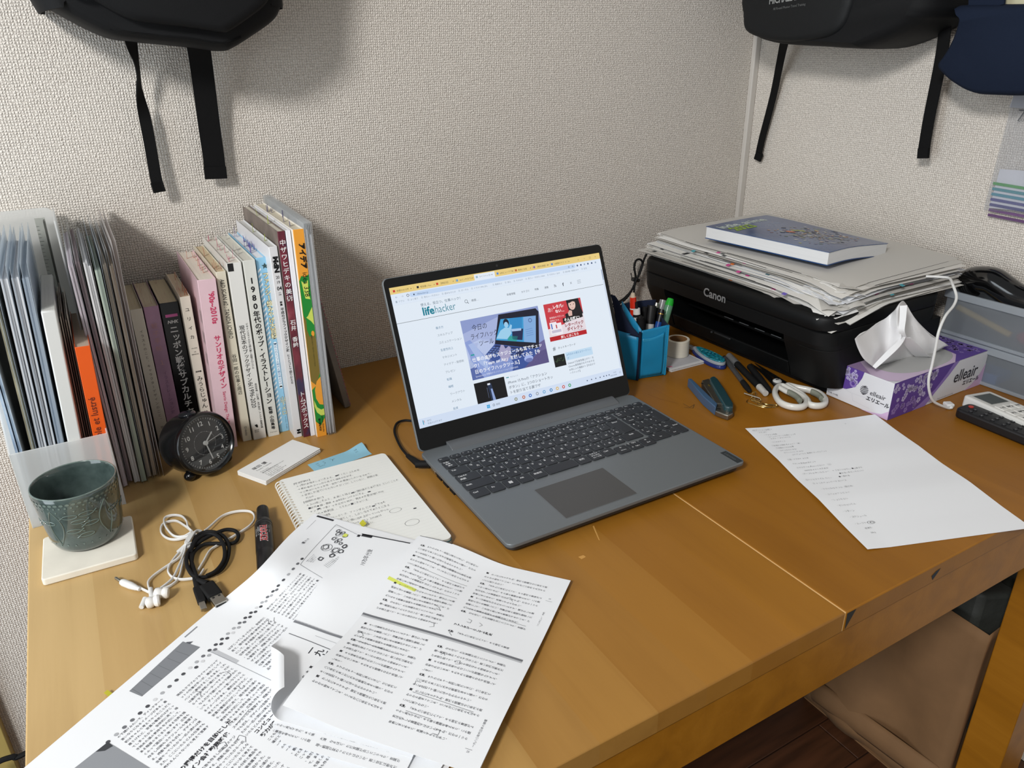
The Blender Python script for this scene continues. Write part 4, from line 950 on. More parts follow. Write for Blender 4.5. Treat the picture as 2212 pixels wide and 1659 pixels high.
scr(ring2(115.5, 187.4, 1.2, 1.7), '#3c4654', 5, 'screen_icon'); T('検索', 119, 188.8, 3.4, '#7a8698', 5)
for i, (x, c) in enumerate(((152, '#8a9078'), (165, '#c0603a'), (176, '#2f6fc8'), (188, '#9aa4b4'), (200, '#6aa8d8'), (212, '#2f7fc0'), (223, '#e0b860'), (234, '#d05040'), (245, '#2aa06a'))):
    scr(disc2(x, 187.3, 2.5, 16), c, 5, 'screen_icon'); scr(disc2(x, 187.3, 1.2, 12), '#e6eefa', 6, 'screen_icon')
for i, x in enumerate((277, 285, 293, 301, 308, 313, 318)): scr(disc2(x, 187.2, 1.0, 10), '#4a5670', 5, 'screen_icon')
T('14:30', 326, 186.2, 2.7, '#6a7690', 5); T('2023/10/06', 320, 190.2, 2.7, '#6a7690', 5); scr(ring2(339, 187.4, 1.2, 1.5), '#6a7690', 5, 'screen_icon')
RC(341.2, 343.2, 25, 180, '#cfdaec', 1); RC(341.5, 343, 26, 42, '#8a98b4', 2)

# ---- power cord with its angled plug, running behind the screen
cord = thing('power_cord', 'thin black power cord with an angled plug in the left side of the laptop', 'cord', (0, 0, 0))
PC = [(0.4712, -0.4115, 0.0100), (0.4595, -0.4058, 0.0100), (0.4559, -0.4001, 0.0090)]
obj('plug', join(tube([(0.4701, -0.4094, 0.0100), (0.4522, -0.3994, 0.0098)], .0050, 12), tube([(0.4562, -0.3994, 0.0100), (0.4545, -0.3662, 0.0065)], [.0050, .0030], 12)), MATTEBLK, cord, bevel=.0008)
pth = spline([(0.4546, -0.3677, 0.0065), (0.4571, -0.3379, 0.0040), (0.4622, -0.3078, 0.0035), (0.4688, -0.2827, 0.0040), (0.4814, -0.2624, 0.0040), (0.4945, -0.2597, 0.0040), (0.5059, -0.2685, 0.0040), (0.5308, -0.2743, 0.0030), (.62, -.28, .003), (.74, -.20, .003)], 8)
obj('lead', tube(pth, .0018, 8), MATTEBLK, cord)


# ================================================================ PAPERS ON THE DESK
def S01(t): t = max(0.0, min(1.0, t)); return t * t * (3 - 2 * t)
PAP = mat('copy_paper', '#e9ebee', .8, spec=.15, bump=(14, .06, .002))
PAPW = mat('note_paper', '#eff1f4', .8, spec=.15, bump=(9, .08, .003))
PRN = pm('#66676c', .85, spec=.05); PRB = pm('#38383c', .85, spec=.05); HAND = pm('#4a4b50', .85, spec=.05); PGREY = pm('#8b8d92', .85, spec=.05); HILITE = pm('#d8e06a', .8, spec=.1)
def lift(x, y): return .0105 * S01((x - .20) / .075) * S01((y + .655) / .075)
class Sheet:
    """a sheet lying in its own frame: origin, x axis e1, y axis e2 (metres), surface height zf(world x, world y)"""
    def __init__(s, o, ang, zf, marker=False):
        s.marker = marker; s.o = Vector(o); s.e1 = Vector((math.cos(ang), math.sin(ang))); s.e2 = Vector((s.e1.y, -s.e1.x)); s.zf = zf
    def w(s, x, y): return s.o + s.e1 * x + s.e2 * y
    def at(s, x, y, up=0.0):
        p = s.w(x, y); return (p.x, p.y - (1.35 * bump_(p.x, p.y) if s.marker else 0), s.zf(p.x, p.y) + up)
    def page(s, name, W, H, label, cat, group=None, nu=26, nv=26, m=PAP, warp=None, x0=0, y0=0):
        f = warp or (lambda x, y: s.at(x, y))
        g = grid(lambda u, v: f(x0 + W * u, y0 + H * (1 - v)), nu, nv, .00012)
        o = obj(name, g, m, smooth=60); return tag(o, label, cat, group)
    def ht(s, shp, parent, m, name='print', up=.00022):     # p along e1, q against e2
        return obj(name, [s.at(p, -q, up) for p, q in shp[0]] and ([s.at(p, -q, up) for p, q in shp[0]], shp[1]), m, parent, smooth=0)
    def vt(s, shp, parent, m, name='print', up=.00022):     # vertical writing: columns run along e1, follow each other along e2
        return obj(name, ([s.at(-q, -p, up) for p, q in shp[0]], shp[1]), m, parent, smooth=0)
def mm(s): return [(p / 1000, q / 1000) for p, q in s[0]], s[1]

ART = '現在もクラブのフライヤーやジャケットの仕事が多いが、展示としてイベントに参加することもある。これは基盤的な実験の場だと言う。だからイラストレーターですっていうと、なんだか下請けの中の下請けみたいで、ディレクターの言いなりになるイメージがある。最初はちゃんと考えてやったことだと思うけれど、安直な看板がはびこってしまったから。全体的に見て、描き始めた頃の気持ちを大切にして、ある程度のまとまりのある世界を描くのって面白いと思います。広告も作るし印刷もスケジュールも管理する。撮影も版下も切る。デザインは全部やっていたから一応の流れは覚えた。ここにいたらどんな仕事でも売れるんじゃないかと考えて営業する。ターゲットの分析と商品を絞って制作、仕込み、企画会議までやっていて、小規模ながら面白かった。高校の美術部で絵を描いていた頃から、毎日夜遅くまで話していた仲間と、いろんなものを吸収しようとしていた。'
DLG = ['大澤　サブカルチャー史的に見たときに、七〇年代と八〇年代のあいだに大きな断絶があると思う。だからそこを区切って論じたほうがわかりやすい。', '東　たしかにそうですね。現代の問題は七〇年代の終わりから始まっている。ところが八〇年代の人はそのことに気づかない。', '大澤　『まず九〇年代に入って、その時代の意味がようやく見えてきた。その後の展開を考えると、この歴史は必ずしも直線的ではないんですね。だから一つの年表にまとめると、見落とすものが多い。', '東　そこは意見が分かれるところです。僕はむしろ連続性のほうを重視したい。消費社会の論理が徹底した結果として、いま目の前にある風景ができている。けれどもその風景を説明する言葉は古いままだ。', '大澤　なるほど。ただ言葉が古いというより、言葉が届く範囲が変わったのではないか。若い世代は断片だけを受け取って、そこから自分なりの体系をつくる。', '東　その体系が共有されないことが問題なんですよ。共有されないまま、それぞれの部屋のなかで完結してしまう。']
def flow(txt, n, k, start=0):
    t = (txt * 9)[start:start + n * k]; return [t[i * n:(i + 1) * n] for i in range(k)]
def dialogue(n, k, start=0):
    out = []; i = start
    while len(out) < k:
        t = DLG[i % len(DLG)]; i += 1
        out += [t[j:j + n] for j in range(0, len(t), n)]
    return out[:k]

# ---- pile A: A3 photocopies of an article with rows of dots
EA = math.atan2(.558, .830)
bump_ = lambda x, y: .0165 * math.exp(-((x - .226) ** 2 + (y + .520) ** 2) / .0013)      # the marker lies under the pile here
zA = lambda x, y: .0042 + bump_(x, y) + lift(x, y) + .0012 * S01((-y - .60) / .2)
oA = (-.040, -.696)
A2 = Sheet((oA[0], oA[1]), math.atan2(.585, .811), lambda x, y: zA(x, y) - .0008, True)
rnd = random.Random(3)
for i in range(7):
    dx, dy, da = rnd.uniform(-.012, .006), rnd.uniform(-.002, .012), rnd.uniform(-.012, .012)
    S = Sheet((oA[0] + dx * .8 + .575 * dy, oA[1] + dx * .58 - .8 * dy), math.atan2(.585, .811) + da, lambda x, y, i=i: .0004 + i * .00038 + bump_(x, y) + lift(x, y) * (1 - .012 * (6 - i)) + .0012 * S01((-y - .60) / .2), True)
    o = S.page('photocopy', .42, .297, 'plain photocopy in the pile under the page with rows of dots', 'paper', 'photocopies under the dotted page', 44, 30)
    S.ht(mm(j2(rect2(402 - i * 3, 411 - i * 3, -9 - i * .5, -6 - i * .5))), o, PRB, 'print_bar')
o = A2.page('photocopy', .42, .297, 'photocopy with a grey photo strip showing along the upper edge of the dotted page', 'paper', None, 44, 30)
A2.ht(mm(rect2(296, 409, -10.2, -9.9)), o, PGREY, 'print_rule'); A2.ht(mm(rect2(415, 418, -30, -6)), o, PRB, 'print_bar')
A2.ht(mm(poly2([(196, -12.5), (206, -12.5), (209, -17.5), (199, -17.5)])), o, pm('#55585e', .8), 'print_photo'); A2.ht(mm(rect2(210, 226, -6.5, -5)), o, PGREY, 'print_mark')
A2.ht(mm(poly2([(140, -12), (205, -8.5), (206, -30), (140, -30)])), o, pm('#7d8085', .8), 'print_photo')
for k in range(6): A2.ht(mm(lineS([(143 + k * 10, -12), (141 + k * 10.5, -30)], .35)), o, pm('#5f6267', .8), 'print_mark', .00026)
A1 = Sheet(oA, EA, zA, True)
page = A1.page('article_page', .378, .275, 'large photocopied article page with rows of grey dots along its upper edge', 'paper', None, 44, 30, x0=.030, y0=.0235)
dots = []
seq = [(95 + i * 8.0, 38.6 - i * 8.0 * .034) for i in range(32)] + [(186 + i * 8.0, 40.2 - i * 8.0 * .052) for i in range(15)]
rd = random.Random(5)
DC = [pm('#4a4b50', .85), pm('#6c6e73', .85), pm('#a9abaf', .85), pm('#cfd0d3', .85)]
for c in range(4):
    sh = [disc2(a, -b, 1.85, 16) for k, (a, b) in enumerate(seq) if (k * 7 + k // 3) % 9 in ((0, 1, 2, 3), (4, 5), (6, 7), (8,))[c]]
    if sh: A1.ht(mm(j2(*sh)), page, DC[c], 'print_dots')
def block(S, parent, x, y, n, k, size, pitch, st, m=PRN, off=.01):
    S.ht(mm(j2(*[htext(t, x - i * .35 * (pitch / 5), -(y + i * pitch) - size * .8, size, off=off, res=1) for i, t in enumerate(flow(ART, n, k, st))])), parent, m)
block(A1, page, 273, 43.5, 17, 11, 3.05, 5.15, 20)
block(A1, page, 215, 49, 16, 11, 3.05, 5.15, 150)
block(A1, page, 154, 50, 16, 18, 2.95, 5.05, 0)
block(A1, page, 101, 41, 16, 13, 2.85, 4.9, 90)
A1.ht(mm(j2(htext('客の獲得だけを目的にした', 96, -116, 4.9, off=.03), htext('デザイン会社勤務時代', 95, -123.5, 4.9, off=.03))), page, PRB)
block(A1, page, 94, 128, 17, 16, 2.95, 5.05, 210)
A1.ht(mm(j2(htext('コンピュータを覚える', 153, -144, 4.4, off=.03), htext('努力が実を結ぶ', 153, -151, 4.4, off=.03))), page, PRB)
block(A1, page, 152, 156, 16, 12, 2.95, 5.05, 40)
block(A1, page, 212, 112, 16, 20, 3.0, 5.1, 260)
A1.ht(mm(lineS([(206, -37), (205, -70), (203, -118), (203, -290)], .45)), page, PGREY, 'print_gutter')
A1.ht(mm(poly2([(206.5, -37), (210.5, -37), (209, -70), (205.2, -70)])), page, pm('#bcbec2', .85), 'print_shade', .0002)
# photo at the lower left
A1.ht(mm(poly2([(40, -34), (95, -38.5), (92, -98), (40, -98)])), page, pm('#8d9095', .85), 'print_photo')
for pts, c in (([(84, -38), (95, -38.5), (94, -46), (88, -44)], '#3a3c40'), ([(40, -60), (58, -52), (72, -58), (78, -70), (60, -82), (40, -80)], '#63666b'), ([(60, -62), (74, -60), (70, -72)], '#a7aab0'), ([(40, -44), (62, -42), (60, -48), (40, -52)], '#b3b6bb')):
    A1.ht(mm(poly2(pts)), page, pm(c, .85), 'print_photo', .00028)
A1.ht(mm(ring2(66, -50, 1.5, 3.2, 16)), page, pm('#3c3e43', .85), 'print_photo', .0003)
# comic panel: frame and sketched figures
A1.ht(mm(lineS([(335, -34.5), (411, -25), (404, -68), (326, -77.5), (335, -34.5)], .4)), page, PRN, 'print_frame')
sk = []
rs = random.Random(11)
def scrib(cx, cy, r, n, wd=.35):
    pts = []; a = rs.uniform(0, 6)
    for i in range(n):
        a += rs.uniform(.5, 1.5); q = r * rs.uniform(.45, 1.0); pts.append((cx + q * math.cos(a), cy + q * .9 * math.sin(a)))
    sk.append(lineS(pts, wd))
for cx, cy, r in ((371, -43, 6.5), (388, -41, 3.6), (397, -40, 4.2), (384, -47, 3.0), (402, -36, 3.4)):
    sk.append(ring2(cx, cy, r * .92, r, 18)); scrib(cx, cy + r * .25, r * .9, 26); sk.append(disc2(cx - r * .3, cy - r * .2, .35, 8)); sk.append(disc2(cx + r * .35, cy - r * .2, .35, 8)); sk.append(lineS([(cx - r * .2, cy - r * .5), (cx + r * .2, cy - r * .5)], .3))
    scrib(cx + rs.uniform(-1, 1), cy - r * 1.9, r * 1.0, 30)
for cx, cy in ((352, -50), (362, -58), (372, -62), (381, -60)): scrib(cx, cy, 4.2, 34, .45)
for i in range(7): sk.append(lineS([(345 + i * 2.0, -60 - i * .3), (343 + i * 2.0, -68 - i * .3)], .25))
A1.ht(mm(j2(*sk)), page, pm('#3f4045', .85), 'print_sketch')
A1.ht(mm(j2(*[htext(t, 341 + i * .6, -(39 + i * 2.4) , 1.7, res=1) for i, t in enumerate(('今度のイベントで', 'みんな集まって', '絵を描くのよ', 'ほんと？'))] + [htext(t, 352 + i, -(66 + i * 2.2), 1.6, res=1) for i, t in enumerate(('そうそう楽しみ', 'いつも通りで', 'いいんじゃない'))])), page, PRN)
A1.ht(mm(poly2([(395, -46), (401, -45), (401, -50), (396, -51)])), page, HILITE, 'highlight', .0003)
A1.ht(mm(j2(rect2(365, 368, -14.5, -11.5), htext('第三章', 369, -14, 2.2))), page, PRN)
pen = []
for pts in ([(262, -57), (259, -60), (258, -64)], [(267, -60), (263, -63), (262, -67)], [(190, -66), (194, -70), (193, -76), (190, -77)], [(165, -62), (166, -67), (163, -70)], [(128, -126), (131, -122), (136, -126), (134, -131), (129, -130)], [(140, -134), (146, -132), (147, -138), (143, -142)], [(186, -92), (184, -96), (187, -98)], [(170, -120), (160, -121), (152, -122)]):
    pen.append(lineS([tuple(p) for p in pts], .35))
A1.ht(mm(j2(*pen)), page, HAND, 'pencil_mark', .0003)
# index flags sticking out of the pile
fl_ = Sheet(oA, EA, lambda x, y: .0030)
def flag(pts, label):
    tag(obj('index_flag', (pts, [(0, 1, 2, 3)]), film('yellow_flag', '#dcd84a', .85, .5, .4), smooth=0, thick=.0001), label, 'sticky note')
flag([(0.0608, -0.6142, 0.0034), (0.0639, -0.6118, 0.0034), (0.0736, -0.6293, 0.0030), (0.0705, -0.6321, 0.0030)], 'yellow index flag sticking out of the photocopies over the bare desk')
flag([(0.3399, -0.4960, 0.0130), (0.3453, -0.4939, 0.0150), (0.3463, -0.5035, 0.0145), (0.3402, -0.5060, 0.0130)], 'pale yellow index flag over the handwriting of the spiral notebook')

# ---- pile B: blank-backed copy, its left edge rolled up
zB = lambda x, y: .0086 + lift(x, y) * .9 - .0035 * S01((x - .36) / .1) * (1 - S01((y + .66) / .06))
oB = (0.3338, -0.5248, 0.0165)
angB = math.atan2(-.745, .667)
B = Sheet((oB[0], oB[1]), angB, zB)
B2 = Sheet((oB[0], oB[1]), angB, lambda x, y: zB(x, y) - .0009)
B3 = Sheet((oB[0] - .004, oB[1] + .003), angB + .02, lambda x, y: zB(x, y) - .0018)
o = B3.page('photocopy', .170, .165, 'copy with a black bar at its top, lowest of the curled set', 'paper', None, 40, 40); B3.ht(mm(rect2(0, 16, -4, 0)), o, PRB, 'print_bar')
def warpB2(x, y):
    xl = .044 + .024 * S01((y - .238) / .028); xx = xl + (x / .176) * (.176 - xl); return B2.at(xx, y)
o = B2.page('photocopy', .176, .124, 'copy with vertical Japanese text showing below the curled corner', 'paper', None, 40, 40, y0=.140, warp=warpB2)
B2.vt(mm(j2(*[vtext(t, -(206 + i * 6.2), -54, 3.0, pitch=1.0, res=1) for i, t in enumerate(dialogue(12, 9, 1))])), o, PRN)
B2.vt(mm(j2(*[vtext(t, -(226 + i * 6.2), -96, 3.0, pitch=1.0, res=1) for i, t in enumerate(dialogue(24, 6, 3))])), o, PRN)
def warpB(x, y):                                       # the lower left corner is rolled up about a slanted axis
    nx, ny, r = -.828, .561, .0088
    sft = nx * x + ny * y - .0895
    if sft > 0:
        t = min(sft / r, 3.5); d = r * math.sin(t) - sft; xx, yy, zz = x + nx * d, y + ny * d, r * (1 - math.cos(t))
    else: xx, yy, zz = x, y, 0.0
    p = B.w(xx, yy); return (p.x, p.y, B.zf(p.x, p.y) + zz)
o = B.page('curled_page', .176, .246, 'blank-backed photocopy with a pencilled year and its lower left corner curled up', 'paper', None, 90, 120, warp=warpB)
B.ht(mm(rect2(0, 60, -1.8, -.2, 12)), o, PRB, 'print_bar'); B.ht(mm(rect2(1, 14, -5, -.4, 3)), o, PRB, 'print_bar')
B.ht(mm(lineS([(0, -140), (30, -142.5), (70, -146), (110, -149)], 2.6)), o, pm('#7b7d82', .85), 'print_gutter'); B.ht(mm(lineS([(0, -138.4), (30, -140.9), (70, -144.4)], 1.0)), o, pm('#b4b6ba', .85), 'print_shade')
B.ht(mm(lineS([(4, -155), (30, -158), (62, -163)], .8)), o, PRN, 'print_rule'); B.ht(mm(lineS([(30, -150), (66, -154)], .3)), o, PGREY, 'print_rule')
B.vt(mm(vtext('一九七〇年代', -168, -32, 8.5, off=.02)), o, PRB)
B.vt(mm(j2(*[vtext(t, -(186 + i * 6), -46, 3.2, res=1, off=.02) for i, t in enumerate(('東', '大澤　そうで', 'だから')) ])), o, PRB)
t = rot2(htext('1970年代後', 0, 0, 7.0, jit=.35, shear=.2, sx=.82, off=-.006), 90 + 8, 30, -52)
B.ht(mm(t), o, HAND, 'handwriting')

# ---- pile C: the spread with two tiers of vertical text
zC = lambda x, y: .0118 + .0105 * math.exp(-((x - .205) ** 2 + (y + .700) ** 2) / .0030) + lift(x, y) * .86 - .0062 * S01((x - .335) / .11) * (1 - S01((y + .655) / .07))
Cs = [Sheet((.3868 - .0006 * i, -.5660 + .0008 * i), math.atan2(-.773, .635) + .004 * i, lambda x, y, i=i: zC(x, y) - .0006 * i) for i in range(4)]
for i in (3, 2, 1):
    Cs[i].page('photocopy', .176, .250, 'copy stapled under the two-tier text page', 'paper', 'copies under the two-tier text page', 30, 40)
Cp = Cs[0]
cp = Cp.page('text_page', .176, .252, 'top photocopy with two tiers of vertical Japanese text, a dark gutter and a yellow highlight', 'paper', None, 30, 40)
Cp.ht(mm(lineS([(-0.0 + .6, -.4), (40, -.5)], .7)), cp, PRB, 'print_bar')
def tier(x, y, k, n, st, size=2.85, pitch=6.05, drift=0.0):
    cols = dialogue(n, k, st)
    for bold in (0, 1):
        sh = []
        for i, t in enumerate(cols):
            sp_ = t[:2] if t[:2] == '大澤' else (t[:1] if t[:1] == '東' and t[1] == '　' else '')
            if bold: sh.append(vtext(sp_, -(y + i * pitch), -(x + drift * i), size, off=.035, res=1)) if sp_ else None
            else: sh.append(vtext(('　' * len(sp_)) + t[len(sp_):], -(y + i * pitch), -(x + drift * i), size, off=.008, res=1))
        Cp.vt(mm(j2(*[q for q in sh if q])), cp, PRB if bold else PRN)
tier(8.5, 15.5, 17, 24, 0); tier(88, 19, 12, 24, 1)
Cp.vt(mm(vtext('ファンタジーとしての歴史', -106, -90, 3.3, off=.03, res=1)), cp, PRB); tier(88.5, 116.5, 1, 22, 2)
tier(8.5, 136, 15, 24, 3, pitch=6.1); tier(88, 139, 16, 24, 4, pitch=6.1)
Cp.ht(mm(lineS([(0, -124.6), (60, -125.2), (168, -126.6)], 2.6)), cp, pm('#6f7176', .85), 'print_gutter'); Cp.ht(mm(lineS([(0, -127.0), (60, -127.6), (168, -129.0)], 2.0)), cp, pm('#b9bbbf', .85), 'print_shade', .0002)
Cp.ht(mm(j2(rot2(htext('一九八〇年代日本の論壇', 0, 0, 2.6, res=1), 90, 164, -230), htext('25', 160, -236, 2.6), rect2(158, 164, -233, -232.7), rot2(htext('（インタビュー　年表）', 0, 0, 2.2, res=1), 90, 166, -78), htext('24', 163, -36, 2.4), rect2(161, 168, -39, -38.7))), cp, PRN)
hl = [(0, -70.6), (-0.0, -75.0), (14, -76.4), (33, -78.5), (34, -74.6), (15, -72.4)]
Cp.ht(mm(poly2(hl)), cp, HILITE, 'highlight', .00018)
pn = []
for pts in ([(9, -33), (22, -33.4), (44, -33.8), (76, -34.5)], [(20, -46), (58, -47), (78, -47.6)], [(30, -58), (28, -60), (34, -61), (35, -58)], [(22, -69), (50, -70), (77, -70.6)], [(60, -88), (66, -90), (70, -94), (64, -92)], [(66, -112), (72, -113), (74, -117), (70, -119)], [(92, -80), (120, -80.6), (155, -81.4)], [(100, -94), (104, -95), (104, -99), (100, -98.5)], [(112, -95), (116, -97), (114, -100)], [(122, -50), (126, -47), (130, -52)], [(94, -116), (91, -119), (95, -122)],
            [(12, -160), (40, -160.8), (60, -161.4)], [(10, -151), (13, -148), (17, -152), (15, -155)], [(100, -148), (98, -145), (96, -148)], [(112, -150), (116, -149), (117, -153), (113, -154)], [(92, -196), (120, -196.8), (150, -198)], [(90, -188), (89, -184), (94, -184)], [(96, -216), (120, -216.6)], [(128, -225), (132, -224), (132, -229), (127, -229)]):
    pn.append(lineS(pts, .32))
Cp.ht(mm(j2(*pn)), cp, HAND, 'pencil_mark', .0003)

# ---- handwritten A4 sheet at the right
N4 = Sheet((.9627 - .105 * math.cos(-.3406) - .1485 * math.sin(.3406) * -1 * -1, 0), -.3406, lambda x, y: 0)
ca, sa = math.cos(-.3406), math.sin(-.3406)
oN = (.9627 + ca * -.105 - sa * .1485, -.7193 + sa * -.105 + ca * .1485)
def zN(x, y):
    p = Vector((x - oN[0], y - oN[1])); u = p.x * ca + p.y * sa; v_ = -(-p.x * sa + p.y * ca)
    def ridge(t, c, wd): return max(0.0, 1 - abs(t - c) / wd)
    return .0006 + .0016 * ridge(v_, .098, .05) + .0020 * ridge(v_, .196, .055) + .0018 * S01((u - .16) / .05) * S01((.1 - v_) / .1) + .0012 * S01((.03 - u) / .03)
N4 = Sheet(oN, -.3406, zN)
n4 = N4.page('handwritten_sheet', .210, .297, 'white A4 sheet with a handwritten list beside the tissue box', 'paper', None, 30, 42, m=PAPW)
lines = [(8, 7, '(セキュリティ施策)'), (10, 14, '・メモ→3つ'), (16, 22.5, '・アプリ→情報'), (18, 28.5, '・ローンバーコード予定チェック'), (18, 34.5, '・タスク アプリいろいろ'), (16, 44, '・5つのポイント'), (12, 54.5, '①動画から始めるメディア（案）'), (14, 62.5, '②本質をつかむ仕事'), (16, 70, '③デジタルにする？'), (18, 77, '④ペーパーレス SDGs'), (26, 84.5, 'スケジュールと 書類をファイルアップ'), (12, 97, '⑤図・イラスト まとめ'), (14, 108, '⑥3つの原則のポイント'), (14, 118, '⑦ガラケーの人はいらない？（②）'), (20, 125.5, '→AIがあるから大丈夫か'), (14, 133, '(テーブルをひく)レビュー： → うまくいかない ●公募する'), (62, 140.5, '●大きい本だったらいい'), (10, 148, '⑧ペンとファイル カバー　　　●一冊の本'), (14, 158, '④ → これでよいワークスペース'), (16, 173, '・カラフルな テント（自己流）'), (14, 186, '・⑤アイデア レビュー'), (14, 199, '・しょうもない'), (14, 211, '・せいりせいとん'), (14, 223, '・リターン'), (16, 235, '・スケジュール'), (14, 248, '・スーツケース'), (18, 258, '　収納も'), (20, 267, '　FAQ')]
shp = []
random.seed(21)
for x, y, t in lines: shp.append(htext(t, x, -y - 3, 4.0 if y > 100 else 3.7, jit=.5, off=-.012, sx=.82, res=1, shear=.12))
shp.append(ring2(22, -8.6, 15.0, 15.3, 30, .22)); shp.append(ring2(36, -250, 4.4, 4.9, 20, .6)); shp.append(ring2(37, -250, 2.0, 2.6, 16, .7)); shp.append(lineS([(150, -16), (153, -15)], .3))
N4.ht(mm(j2(*shp)), n4, HAND, 'handwriting')

# ---- spiral notebook
nb = thing('spiral_notebook', 'open spiral notebook with dense handwriting left of the laptop', 'notebook', (.2835, -.3432, 0), math.radians(-1.3))
NW, NH, NT = .1452, .2265, .0092
obj('back_cover', prism(rrect(0, NW + .001, -NH - .0012, 0, .006), .0003, .0016), mat('brown_card', '#8a7a62', .7), nb, smooth=0)
obj('page_block', prism(rrect(0, NW, -NH, 0, .006), .0016, NT - .0004), mat('notebook_pages', '#d6d4cb', .8, var=(1, .14), stretch=(3, 3, 1500)), nb, smooth=0)
obj('divider', prism(rrect(.02, NW + .0005, -NH - .0008, -.02, .006), .0052, .0060), pm('#2f6068', .6), nb, smooth=0, label='dark teal divider sheet')
obj('top_page', prism(rrect(0, NW, -NH, 0, .006), NT - .0004, NT), mat('notebook_top_page', '#ebece8', .8, spec=.15, bump=(10, .08, .003)), nb, smooth=0)
obj('ruled_lines', flat(j2(*[rect2(.012, NW - .002, -.018 - i * .0062, -.0179 - i * .0062) for i in range(33)]), NT + .0001), pm('#c2c4c6', .8), nb, smooth=0)
hl_ = ['【歴史的観点】', '→ 0年代以降のいろいろある、今すぐたくさんの本。', '→ 教科書的ファンから見ると世界が広がる。', '→ 三角点になれる女性・自然への意識にしたい生き方で、', '→ 歴史しか見ていられないのが 1つに していない。展開は後', '　　だから。', '【原画作家会に】', '→ 2010年ごろから、未来にも残る、20世紀論から抜けるか ということの', '　■研究●版・書籍 の資料はシンプルにする。', '→ メディア系？→ 末広がり時代、男女の恋愛感情と対抗', '　（20代の解釈法）、とりわけ■にちがいる。', '【女性の役割】', '　→ ファンタジーらしさ、ファンダム によってできる', '　の流れ→ ■な欲望として、しかし今までのうちにある', '→ べつの本が、ついに仮に出来上がっていなかった', '　→いまの → ハイテクアーティスト 2000年は', '　というつながり、世界にいてほしい。', '　ソースをたどって ● いきたい。' ,'　していました', '　いま。']
shp = []; random.seed(31)
for i, t in enumerate(hl_): shp.append(htext(t, .013 + (.003 if t[0] == '→' else 0), -.021 - i * .0083, .0050, jit=.55, off=-.012, sx=.74, res=1, shear=.12))
for x, y in ((.075, -.078), (.094, -.086), (.028, -.092), (.070, -.027), (.088, -.120), (.130, -.150)): shp.append(disc2(x, y, .0022, 10, .0013))
shp += [ring2(.108, -.142, .0072, .0076, 24, .6), ring2(.116, -.176, .0085, .0089, 24, .7)]
obj('handwriting', flat(j2(*shp), NT + .0002), HAND, nb, smooth=0)
RW = mat('white_plastic_coil', '#e2e2dd', .4)
HOLE = pm('#b8a88e', .8)
for i in range(33):
    y = -.008 - i * .0066
    P = [(.0050 * math.cos(a) - .0005, y + .0012 * (k / 16), .0052 + .0058 * math.sin(a)) for k, a in ((k, math.radians(-50 + 320 * k / 16)) for k in range(17))]
    obj('coil_ring', tube(P, .00085, 6), RW, nb)
obj('ring_holes', flat(j2(*[rect2(.0020, .0052, -.0095 - i * .0066, -.0078 - i * .0066) for i in range(33)]), NT + .00008), HOLE, nb, smooth=0)

# ---- blue sticky note under the notebook
b = (0.3313, -0.3076, 0.0010); d = (0.4085, -0.2969, 0.0010); e = (0.4116, -0.3208, 0.0010)
ang = math.atan2(d[1] - b[1], d[0] - b[0])
SN = Sheet((b[0], b[1]), ang, lambda x, y: .0005 + .006 * S01(((x - b[0]) * math.cos(ang) + (y - b[1]) * math.sin(ang) - .055) / .03) * S01((y + .318) / .02))
sn = SN.page('sticky_note', .083, .030, 'light blue sticky note with pencil figures, tucked under the top of the notebook', 'sticky note', None, 16, 8, m=mat('blue_note', '#8fbfd2', .8, spec=.15))
random.seed(5)
SN.ht(mm(j2(*[htext(t, x, -y, 3.2, jit=.5, off=-.01, sx=.8, res=1) for t, x, y in (('108', 9, 8), ('108', 9, 12.5), ('1000×10', 9, 17), ('62', 19, 8), ('48', 19, 12.5), ('12/8', 66, 9), ('10/1', 66, 13.5))] + [line2([(30, -5), (33, -9), (31, -13)], .4), line2([(33, -9), (36, -9)], .4)])), sn, HAND, 'handwriting')

# ---- stack of name cards
for i in range(9):
    t = 'white name card in the stack under the top printed card'
    a = math.radians(29.3 + (0.5 if i % 3 == 1 else -.4 if i % 3 == 2 else 0) * (i < 8))
    o = obj('name_card', prism(rrect(0, .1000, -.0540, 0, .0006, 2), 0, .00066), mat('card_white', '#e6e6e4', .7) if i == 0 else bpy.data.materials['card_white'], smooth=0, loc=(.2431 + .0003 * (i % 3) + .0118 * 0, -.2850, .0003 + .0007 * i), rot=(0, 0, a))
    if i < 8: tag(o, t, 'card', 'stacked name cards')
    else:
        tag(o, 'top name card of the stack, printed with a name and small lines', 'card')
        q = [htext('塚田 優', .012, -.0185, .0072, off=.01)] + [htext(s_, .012, y, z_, res=1) for s_, y, z_ in (('Yutaka Tsukada', -.0245, .0040), ('〒000-0000', -.0315, .0030), ('東京都練馬区桜台0-00-00', -.0355, .0034), ('コーポさくら 000', -.0395, .0032), ('Tel: 000-0000-0000', -.0435, .0032), ('Mail: name@example.jp', -.0470, .0032), ('http://example.jp/', -.0505, .0032))]
        obj('card_print', flat(j2(*q), .00072), INK, o, smooth=0)


